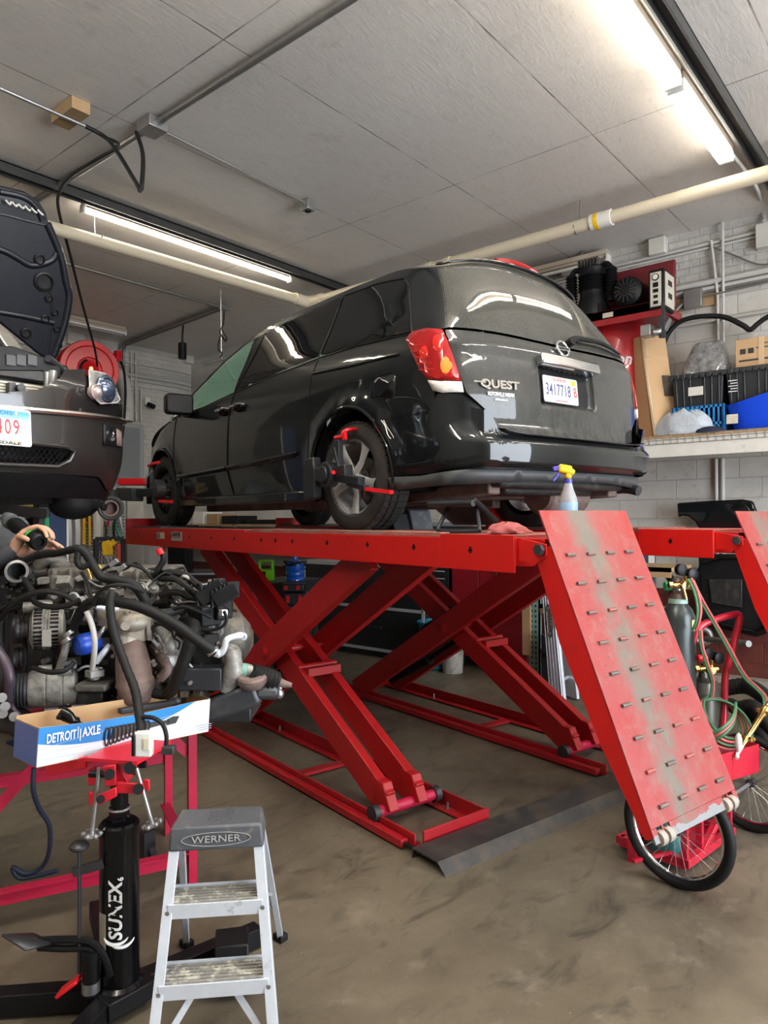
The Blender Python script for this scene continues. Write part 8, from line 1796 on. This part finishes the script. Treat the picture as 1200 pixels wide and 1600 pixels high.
# back wall bench clutter between the arms
t=T('portable_charger','bright green portable charger with a carry handle behind the near scissor arm','charger')
d_=8.0; K['lime']=mat('lime_green',(.22,.70,.01),.35)
a=pd(403,908,d_); F=Matrix(((RT0.x,FW0.x,0,a.x),(RT0.y,FW0.y,0,a.y),(0,0,1,a.z),(0,0,0,1)))
w_=24*d_/FPX; h_=33*d_/FPX
g=G(F); g.box(0,w_,0,.12,0,h_*.55); g.box(0,.025,0,.1,h_*.5,h_); g.box(w_-.03,w_,0,.1,h_*.5,h_); g.box(0,w_,0,.1,h_*.9,h_); P('shell',g,K['lime'],t,bev=.015); g=G(F); g.box(.02,w_*.5,-.006,0,h_*.2,h_*.45); P('dark_panel',g,K['black'],t)
zb_=a.z
g=G(); c_=pd(425,912,d_+.2); g.box(c_.x-.30,c_.x+.50,c_.y-.35,c_.y+.25,zb_-.05,zb_-.001); g.box(c_.x-.25,c_.x+.45,c_.y-.3,c_.y+.2,0,zb_-.05); S('side_table',g,K['cab_black'],'dark cabinet carrying the bright green charger and blue jug','cabinet')
t=T('water_jug','translucent blue jug wound with black cable, right of the green charger','jug')
c_=pd(461,911,8.1); c_.z=zb_; r_=.108; h_=.20
m,nt,b=nodes('blue_jug_plastic'); b.inputs['Base Color'].default_value=(.01,.12,.60,1); b.inputs['Roughness'].default_value=.12; b.inputs['Coat Weight'].default_value=.6
g=G(); g.lathe([(0,0),(r_,0),(r_,.02),(r_*.93,.04),(r_,.06),(r_,.09),(r_*.93,.11),(r_,.13),(r_,.18),(r_*.7,.22),(.035,.24),(.035,.27),(0,.27)],c_,(0,0,1),28); P('body',g,m,t)
rr=random.Random(5); g=G(); g.tube([c_+V3((.13*math.cos(k*1.1),.13*math.sin(k*1.1),.10+.13*rr.random())) for k in range(16)],.006,6,n=4,closed=True); P('cable_coil',g,K['rubber'],t)
for k,(x0,x1,y0,y1,l) in enumerate(((440,475,912,925,'upper'),(443,478,926,946,'lower'))):
    t=T('tool_case','black power tool case with red latches, '+l+' of the two below the blue jug','tool case'); a=pd(x0,y1,7.5); F=Matrix(((RT0.x,FW0.x,0,a.x),(RT0.y,FW0.y,0,a.y),(0,0,1,a.z),(0,0,0,1))); w_=(x1-x0)*7.5/FPX;h_=(y1-y0)*7.5/FPX-.004; g=G(F); g.box(0,w_,0,.2,0,h_); P('case_body',g,K['tote'],t,bev=.012)
    for f in (.12,.66): g=G(F); g.box(w_*f,w_*f+.035,-.01,0,h_*.25,h_*.8); P('red_latch',g,K['red_trim'],t,bev=.002)
# support under the cases
a=pd(440,946,7.5); F=Matrix(((RT0.x,FW0.x,0,a.x),(RT0.y,FW0.y,0,a.y),(0,0,1,0),(0,0,0,1))); g=G(F); g.box(-.05,.32,.0,.25,0,a.z-.002); S('side_table',g,K['cab_black'],'dark low cabinet under the two tool cases','cabinet')
g=G(); a=pd(384,950,7.0); g.box(a.x-.2,a.x+.1,a.y,a.y+.2,0,a.z+.12); S('box',g,K['card'],'open cardboard box on the floor behind the crossing of the red arms','box',bev=.004)
lump('red_rags',(pd(392,925,7.5).x,pd(392,925,7.5).y,pd(392,935,7.5).z),(.16,.16,.22),mat('faded_red_rags',(.30,.06,.05),.9),'heap of faded red rags behind the near scissor arms','rags',seed=12)
g=G(); a=pd(392,940,7.5); g.box(a.x-.17,a.x+.17,a.y-.17,a.y+.17,0,pd(392,935,7.5).z); S('side_table',g,K['cab_black'],'dark cabinet under the heap of red rags','cabinet')
for k,(x,y0_,y1_) in enumerate(((455,855,875),)): pass
# pegboard with cords and straps, chain hoist
m,nt,b=nodes('perforated_pegboard'); t_=NT(nt); s_=t_.sep(t_.pos()); vx=t_.math('PINGPONG',s_[0],.02);vz=t_.math('PINGPONG',s_[2],.02); hole=t_.math('MULTIPLY',t_.math('GREATER_THAN',vx,.0135),t_.math('GREATER_THAN',vz,.0135)); t_.link(t_.mix(hole,(.55,.55,.53),(.06,.06,.06)),b.inputs['Base Color'])
dP=8.6; zf=lambda y:pd(0,y,dP).z
a=pd(100,860,dP);b_=pd(196,780,dP); F=Matrix(((RT0.x,FW0.x,0,a.x),(RT0.y,FW0.y,0,a.y),(0,0,1,0),(0,0,0,1))); wP=(96)*dP/FPX
t=T('pegboard','white perforated tool board on a stand between the two lifts','pegboard'); g=G(F); g.box(0,wP,0,.02,pd(0,862,dP).z,2.10); P('board',g,m,t); g=G(F); g.box(0,.04,.02,.06,0,2.1); g.box(wP-.04,wP,.02,.06,0,2.1); P('posts',g,K['galv_dark'],t)
def FP(x,z,o=-.03): return F@V3((x,o,z))
def hang(name,lab,cat,px_,y0_,y1_,r,m,o=-.04,group=None): g=G(); a=pd(px_,y0_,dP-.1);b_=pd(px_+2,y1_,dP-.1); g.tube([a,a.lerp(b_,.5)+RT0*.01,b_],r,8,n=4); return S(name,g,m,lab,cat,group)
for k,(x,y0_,y1_,r,m_,l) in enumerate(((129,782,850,.020,'yellow','wide yellow strap hanging on the white pegboard'),(138,785,852,.016,'yellow','second yellow strap hanging on the pegboard, right of the wide one'),(107,800,860,.07,'galv','clear bag of parts hanging at the left of the pegboard'),(119,795,862,.07,'galv','clear bag of parts hanging left of the yellow straps'),(151,785,846,.06,'white','white plastic bag hanging on the pegboard under the wheel hub'),(147,782,800,.03,'yellow','bunch of yellow ties at the top of the pegboard'),(186,782,800,.03,'white','white cord bundle at the right top of the pegboard'))): hang('hanging_strap' if m_=='yellow' else 'hanging_bag',l,'strap' if m_=='yellow' else 'bag',x,y0_,y1_,r,K[m_])
g=G(); g.tube([pd(118,803,dP-.04),pd(130,812,dP-.06),(pd(145,822,dP-.06)),pd(160,823,dP-.06),pd(170,815,dP-.06)],.012,8,n=5); S('cable',g,K['hose_red'],'pinkish red cord looped across the pegboard','cord')
g=G(); g.tube([pd(180,808,dP-.06),pd(182,825,dP-.06),pd(188,838,dP-.06),pd(195,848,dP-.06)],.016,8,n=5); S('cable',g,mat('teal_cord',(.02,.32,.24),.4),'teal green cord hanging at the right of the pegboard','cord')
rr=random.Random(11)
for k in range(10):
    x=106+9.2*k+rr.uniform(-2,2); y0_=rr.uniform(782,815); g=G(); g.tube([pd(x,y0_,dP-.06),pd(x+rr.uniform(-4,4),y0_+12,dP-.09),pd(x+rr.uniform(-4,4),y0_+rr.uniform(20,40),dP-.06)],rr.uniform(.008,.02),6,n=3); S('hand_tool',g,[K['black'],K['steel'],K['dark_steel'],K['red_trim']][k%4],['black','bright steel','dark steel','red'][k%4]+' hand tool hanging on the pegboard, '+['leftmost','second from left','third from left','fourth from left','fifth from left','fifth from right','fourth from right','third from right','second from right','rightmost'][k],'hand tool','hand tools on the pegboard')
t=T('chain_hoist','yellow lever chain hoist with black chains hanging behind the engine','hoist')
d_=7.0; g=G(); g.bar(pd(168,848,d_),pd(170,868,d_),.07,.10); g.bar(pd(166,845,d_),pd(168,850,d_),.05,.08); g.bar(pd(172,852,d_),pd(181,845,d_),.05,.06); P('yellow_body',g,K['yellow'],t,bev=.01)
for x in (156,161,177): 
    g=G()
    for k in range(12): q=pd(x+(k%2),846+3.6*k,d_); g.torus(q,(RT0 if k%2 else FW0),.012,.004,10,5)
    P('chain',g,K['dark_steel'],t,kind='stuff')
g=G(); g.cyl(pd(168,872,d_),pd(170,884,d_),.025,seg=12); P('hook_block',g,K['steel'],t)
g=G(); a=pd(168,842,d_); g.tube([a,a+V3((0,0,.03))],.012,8); g.bar(pd(150,842,d_),pd(192,842,d_),.04,.04); g.bar(pd(150,842,d_),sl_(pd(150,842,d_),0),.04,.04); g.bar(pd(192,842,d_),sl_(pd(192,842,d_),0),.04,.04); P('hanging_bar',g,K['dark_steel'],t)
g=G(); g.tube([pd(185,850,6.75),pd(185,884,6.75)],.025,10); S('red_tube',g,mat('orange_red_tube',(.45,.06,.03),.4),'orange-red tube hanging right of the yellow chain hoist','tube')
# yellow and brown blocks on the shelf at the far left
t=T('block_rack','dark rack with yellow and brown lift pads under the left car','rack'); dR=7.2
g=G(); a=pd(-60,822,dR); F=Matrix(((RT0.x,FW0.x,0,a.x),(RT0.y,FW0.y,0,a.y),(0,0,1,0),(0,0,0,1))); g=G(F); g.box(0,.80,0,.3,a.z-.02,a.z); g.box(0,.8,0,.3,pd(0,797,dR).z-.02,pd(0,797,dR).z); g.box(0,.03,0,.3,0,2.0); g.box(.77,.8,0,.3,0,2.0); g.box(0,.8,.28,.3,0,1.9); P('rack_frame',g,K['cab_black'],t)
for k,(x0,x1,y0,y1,m_) in enumerate(((2,24,784,796,'wood'),(27,44,785,796,'wood'),(40,58,793,808,'yellow'),(0,10,799,810,'wood'),(22,36,799,810,'wood'),(28,52,780,792,'yellow'))): bx_at('lift_pad',('yellow' if m_=='yellow' else 'brown')+' lift pad in the dark rack, '+['leftmost of the upper row','second of the upper row','right one on the lower row','leftmost of the lower row','middle of the lower row','right one on the upper row'][k],'block',x0,x1,y0,y1,dR-.05,.15,mat('dull_yellow',(.45,.34,.07),.5) if m_=='yellow' else K['wood'],group if 0 else .006)
lump('plastic_bag',(pd(12,850,6.3).x,pd(12,850,6.3).y,pd(12,865,6.3).z),(.22,.2,.36),K['bag'],'big crumpled clear plastic bag behind the mechanic\'s hands','bag',seed=21)
g=G(); a=pd(12,865,6.3); g.box(a.x-.3,a.x+.3,a.y-.2,a.y+.3,0,a.z); S('side_table',g,K['cab_black'],'dark cabinet under the big plastic bag at the far left','cabinet')
# shelves low on the back wall seen under the van
t=T('back_shelf','pale shelf unit along the back wall seen in the gap under the van','shelf')
g=G()
for z in (1.25,1.62): g.box(7.25,7.9,7.0,11.3,z-.03,z)
for y in (7.0,9.2,11.25): g.box(7.25,7.30,y,y+.05,0,1.62)
P('shelf_frame',g,K['wood'],t)
for k,(x0,x1,y0,m_,nm,l) in enumerate(((345,372,806,'black','black_bin','short black bin on the back shelf seen under the van sill'),(300,318,800,'white','white_box','white box on the back shelf seen behind the front wheel'),(382,440,812,'black','black_box','long black box on the back shelf under the van'),(322,340,803,'wood','wooden_box','small wooden box on the back shelf between a white box and a black bin'))):
    p0=pX(x0,y0,7.3);p1=pX(x1,y0,7.3); g=G(); g.box(7.3,7.7,min(p0.y,p1.y),max(p0.y,p1.y)-.02,1.621,max(p0.z,1.68)); S(nm,g,K[m_],l,'box',bev=.01)
# ------------------------------------------------------------------ on the runway decks
# alignment wheel clamps
def q3(x,y,b): return pb(x,y,b)
def clamp_big():
    t=T('wheel_clamp','black wheel alignment clamp with red tipped claws on the rear wheel','alignment clamp'); o=2.34; D=K['clamp']
    g=G(); c=q3(517,742,o); g.cyl(c-LV*.05,c+LV*.02,.075,seg=24); g.cyl(c-LV*.07,c-LV*.05,.05,seg=20); g.bar(q3(505,742,o),q3(565,752,o),.05,.05); g.bar(q3(522,740,o),q3(545,735,o),.06,.07); P('hub_body',g,D,t,bev=.006)
    g=G(); g.bar(q3(530,688,o),q3(530,735,o),.035,.035); g.bar(q3(526,700,o),q3(534,735,o),.05,.02); g.bar(q3(530,690,o),q3(530,690,o)+LV*.12,.02,.02); P('upright_arm',g,D,t,bev=.003)
    g=G(); g.bar(q3(545,755,o),q3(572,763,o),.035,.03); g.bar(q3(500,740,o),q3(515,722,o),.03,.03); P('side_arm',g,D,t,bev=.003)
    g=G(); g.tube([q3(524,684,o),q3(534,682,o),q3(538,674,o+.02),q3(546,671,o+.05),q3(558,671,o+.10)],.012,8,n=4); g.bar(q3(538,676,o),q3(539,687,o),.02,.02); P('red_claw',g,K['red_trim'],t)
    g=G(); g.bar(q3(563,763,o),q3(612,769,o+.03),.028,.020); P('red_claw',g,K['red_trim'],t)
    g=G(); c=q3(488,748,o-.02); F=frame(c,LU,(0,0,1)); g.prism([(-.06,-.12),(.06,-.14),(.07,.05),(.03,.12),(-.05,.13),(-.07,.03)],F,-.03,.03); g.bar(q3(495,742,o),q3(510,742,o),.09,.09); P('target_head',g,D,t,bev=.01)
    g=G(); g.cyl(q3(521,738,o-.03),q3(521,738,o-.06),.012,seg=12); P('red_button',g,K['red_trim'],t)
    return t
K['clamp']=mat('clamp_dark_grey',(.022,.024,.028),.42,.2,var=.3,vs=20)
clamp_big()
t=T('wheel_clamp','black wheel alignment clamp with red claws on the front wheel, its head sticking out left','alignment clamp'); o=2.32
g=G(); c=q3(248,765,o); g.cyl(c-LV*.05,c+LV*.04,.09,seg=20); g.bar(q3(212,771,o-.12),q3(248,768,o),.07,.07); g.bar(q3(236,730,o),q3(238,765,o),.04,.03); P('hub_body',g,K['clamp'],t,bev=.006)
g=G(); g.bar(q3(190,772,o-.15),q3(215,773,o-.12),.12,.12); P('target_head',g,K['clamp'],t,bev=.01)
g=G(); g.tube([q3(232,728,o),q3(240,724,o),q3(250,722,o+.05)],.014,8); P('red_claw',g,K['red_trim'],t); g=G(); g.bar(q3(250,783,o),q3(268,784,o+.03),.035,.025); P('red_claw',g,K['red_trim'],t)
g=G(); g.tube([q3(238,735,o),q3(225,752,o-.06)],.008,6); P('arm_rod',g,K['steel'],t)
# tablet, rag, spray bottle, chocks on the deck
DZ=RT_TOP
t=T('tablet','black rugged tablet propped on its U shaped stand on the near red deck','tablet')
bT=2.36
def dk(x,y,b): p=pb(x,y,b); return p
a=pb(690,829,bT);b_=pb(762,829,bT); a.z=b_.z=DZ+.012
tl,tr=pb(669,788,bT+.02),pb(741,786,bT+.02); br2=pb(779,822,bT+.25); bl2=br2+(tl-tr)*1.0
g=G(); n_=(tr-tl).cross(br2-tr).normalized(); n_=n_ if n_.dot(FW0)<0 else -n_
q=[tl,tr,br2,bl2]
br2.z=max(br2.z,DZ+.02); bl2.z=br2.z
g.add([*q]+[p-n_*.035 for p in q],[(0,1,2,3),(7,6,5,4),(0,4,5,1),(1,5,6,2),(2,6,7,3),(3,7,4,0)]); P('tablet_body',g,K['black'],t,bev=.012)
g=G(); g.tube([q[0]+(q[1]-q[0])*.02,q[0].lerp(q[1],.98)],.016,10); P('rubber_edge',g,K['clamp'],t)
g=G(); u0=q[0].lerp(q[1],.30)*.75+q[3].lerp(q[2],.30)*.25; u1=q[0].lerp(q[1],.92)*.75+q[3].lerp(q[2],.92)*.25; c0=pb(683,829,bT-.01);c1=pb(750,829,bT-.01); c0.z=c1.z=DZ+.012; g.tube([u0,u0.lerp(c0,.85),c0+ (c1-c0)*.10,c0+(c1-c0)*.9,u1.lerp(c1,.85),u1],.010,8,n=4); P('wire_stand',g,K['steel'] if 0 else K['clamp'],t)
a=pb(792,834,2.45); lump('shop_rag',(a.x,a.y,DZ+.001),(.115,.085,.045),mat('faded_pink_shop_rag',(.38,.10,.10),.9,var=.2,bump=.003),'crumpled faded pink shop rag on the near red deck by the tablet','rag',seed=3,bump=.55)
t=T('spray_bottle','clear spray bottle with a yellow and purple trigger standing behind the near ramp top','spray bottle')
c=pb(888,800,2.78); c.z=DZ+.001; d_=(c-CAMP).dot(FW); k_=d_/FPX
zz=lambda y: pd(888,y,d_).z
hb=zz(755)-c.z
g=G(); r_=14.5*k_
g.lathe([(0,0),(r_,.0),(r_,hb*.62),(r_*.95,hb*.68),(r_*.6,hb*.86),(r_*.42,hb*1.0),(r_*.42,hb*1.05)],c,(0,0,1),28); P('bottle',g,mat('cloudy_plastic',(.62,.66,.68),.2,trans=.55),t)
g=G(); g.lathe([(0,.004),(r_*.93,.004),(r_*.93,hb*.40),(0,hb*.40)],c,(0,0,1),24); P('liquid',g,mat('pale_liquid',(.55,.70,.80),.1,trans=.4),t)
g=G(); g.lathe([(r_*1.005,hb*.42),(r_*1.01,hb*.43),(r_*1.01,hb*.60),(r_*1.005,hb*.61)],c,(0,0,1),28); P('pale_blue_label',g,mat('faint_blue_print',(.25,.42,.62),.4),t)
g=G(); zt3=c.z+hb; g.cyl((c.x,c.y,zt3),(c.x,c.y,zt3+.02),.020,seg=18); P('purple_collar',g,mat('purple_plastic',(.05,.05,.32),.35),t)
g=G(); g.cyl((c.x,c.y,zt3+.02),(c.x,c.y,zz(738)),.017,seg=16); top_=pd(888,733,d_); g.bar(pd(872,731,d_),pd(893,735,d_),.035,.040); g.bar(pd(880,729,d_),pd(897,740,d_),.03,.03); P('yellow_head',g,K['yellow'],t,bev=.010)
g=G(); g.bar(pd(864,733,d_),pd(874,731,d_),.022,.022); g.tube([pd(872,738,d_),pd(870,745,d_),pd(864,752,d_)],.006,8,n=3); P('purple_trigger',g,mat('purple_trigger',(.07,.06,.42),.35),t,bev=.004)
for k,(x0,x1,y0,b0,l) in enumerate(((590,612,800,2.60,'dark grey wheel chock behind the rear wheel'),(615,640,797,2.72,'taller grey plastic wheel chock further right'))):
    a=pb(x0,832,b0);b_=pb(x1,832,b0); F=Matrix(((-LU.x,LV.x,0,a.x),(-LU.y,LV.y,0,a.y),(0,0,1,DZ+.001),(0,0,0,1))); w_=(b_-a).length; g=G(F); g.prism([(0,0),(w_*1.25,0),(w_,.10+.02*k),(w_*.7,.11+.02*k)],Matrix(((1,0,0,0),(0,0,1,0),(0,1,0,0),(0,0,0,1))),0,.16); S('wheel_chock',g,K['clamp'] if k==0 else K['cap_grey'],l+' on the near deck','wheel chock',bev=.006)
t=T('jack_beam','dark rolling jack beam lying across between the red decks under the van','jack beam'); g=G(LM); g.bar((2.9,3.9,1.60),(3.85,3.9,1.60),.30,.07); P('beam',g,K['clamp'],t,bev=.01); g=G(LM); g.bar((2.87,3.9,1.655),(3.88,3.9,1.655),.06,.03); P('rail',g,K['galv_dark'],t)
g=G(); a=pb(790,822,3.0); b_=pb(785,818,4.0); b_.z=DZ+.002; F=frame(b_,-LU,(0,0,1)); g.prism([(-.10,0),(.12,0),(.10,.03),(.02,.06),(-.06,.15),(-.10,.15)],F,-.08,.08); S('wheel_chock',g,K['lift_red'],'red wheel stop with a curved face on the far deck behind the tablet','wheel chock',bev=.004)
recentre()
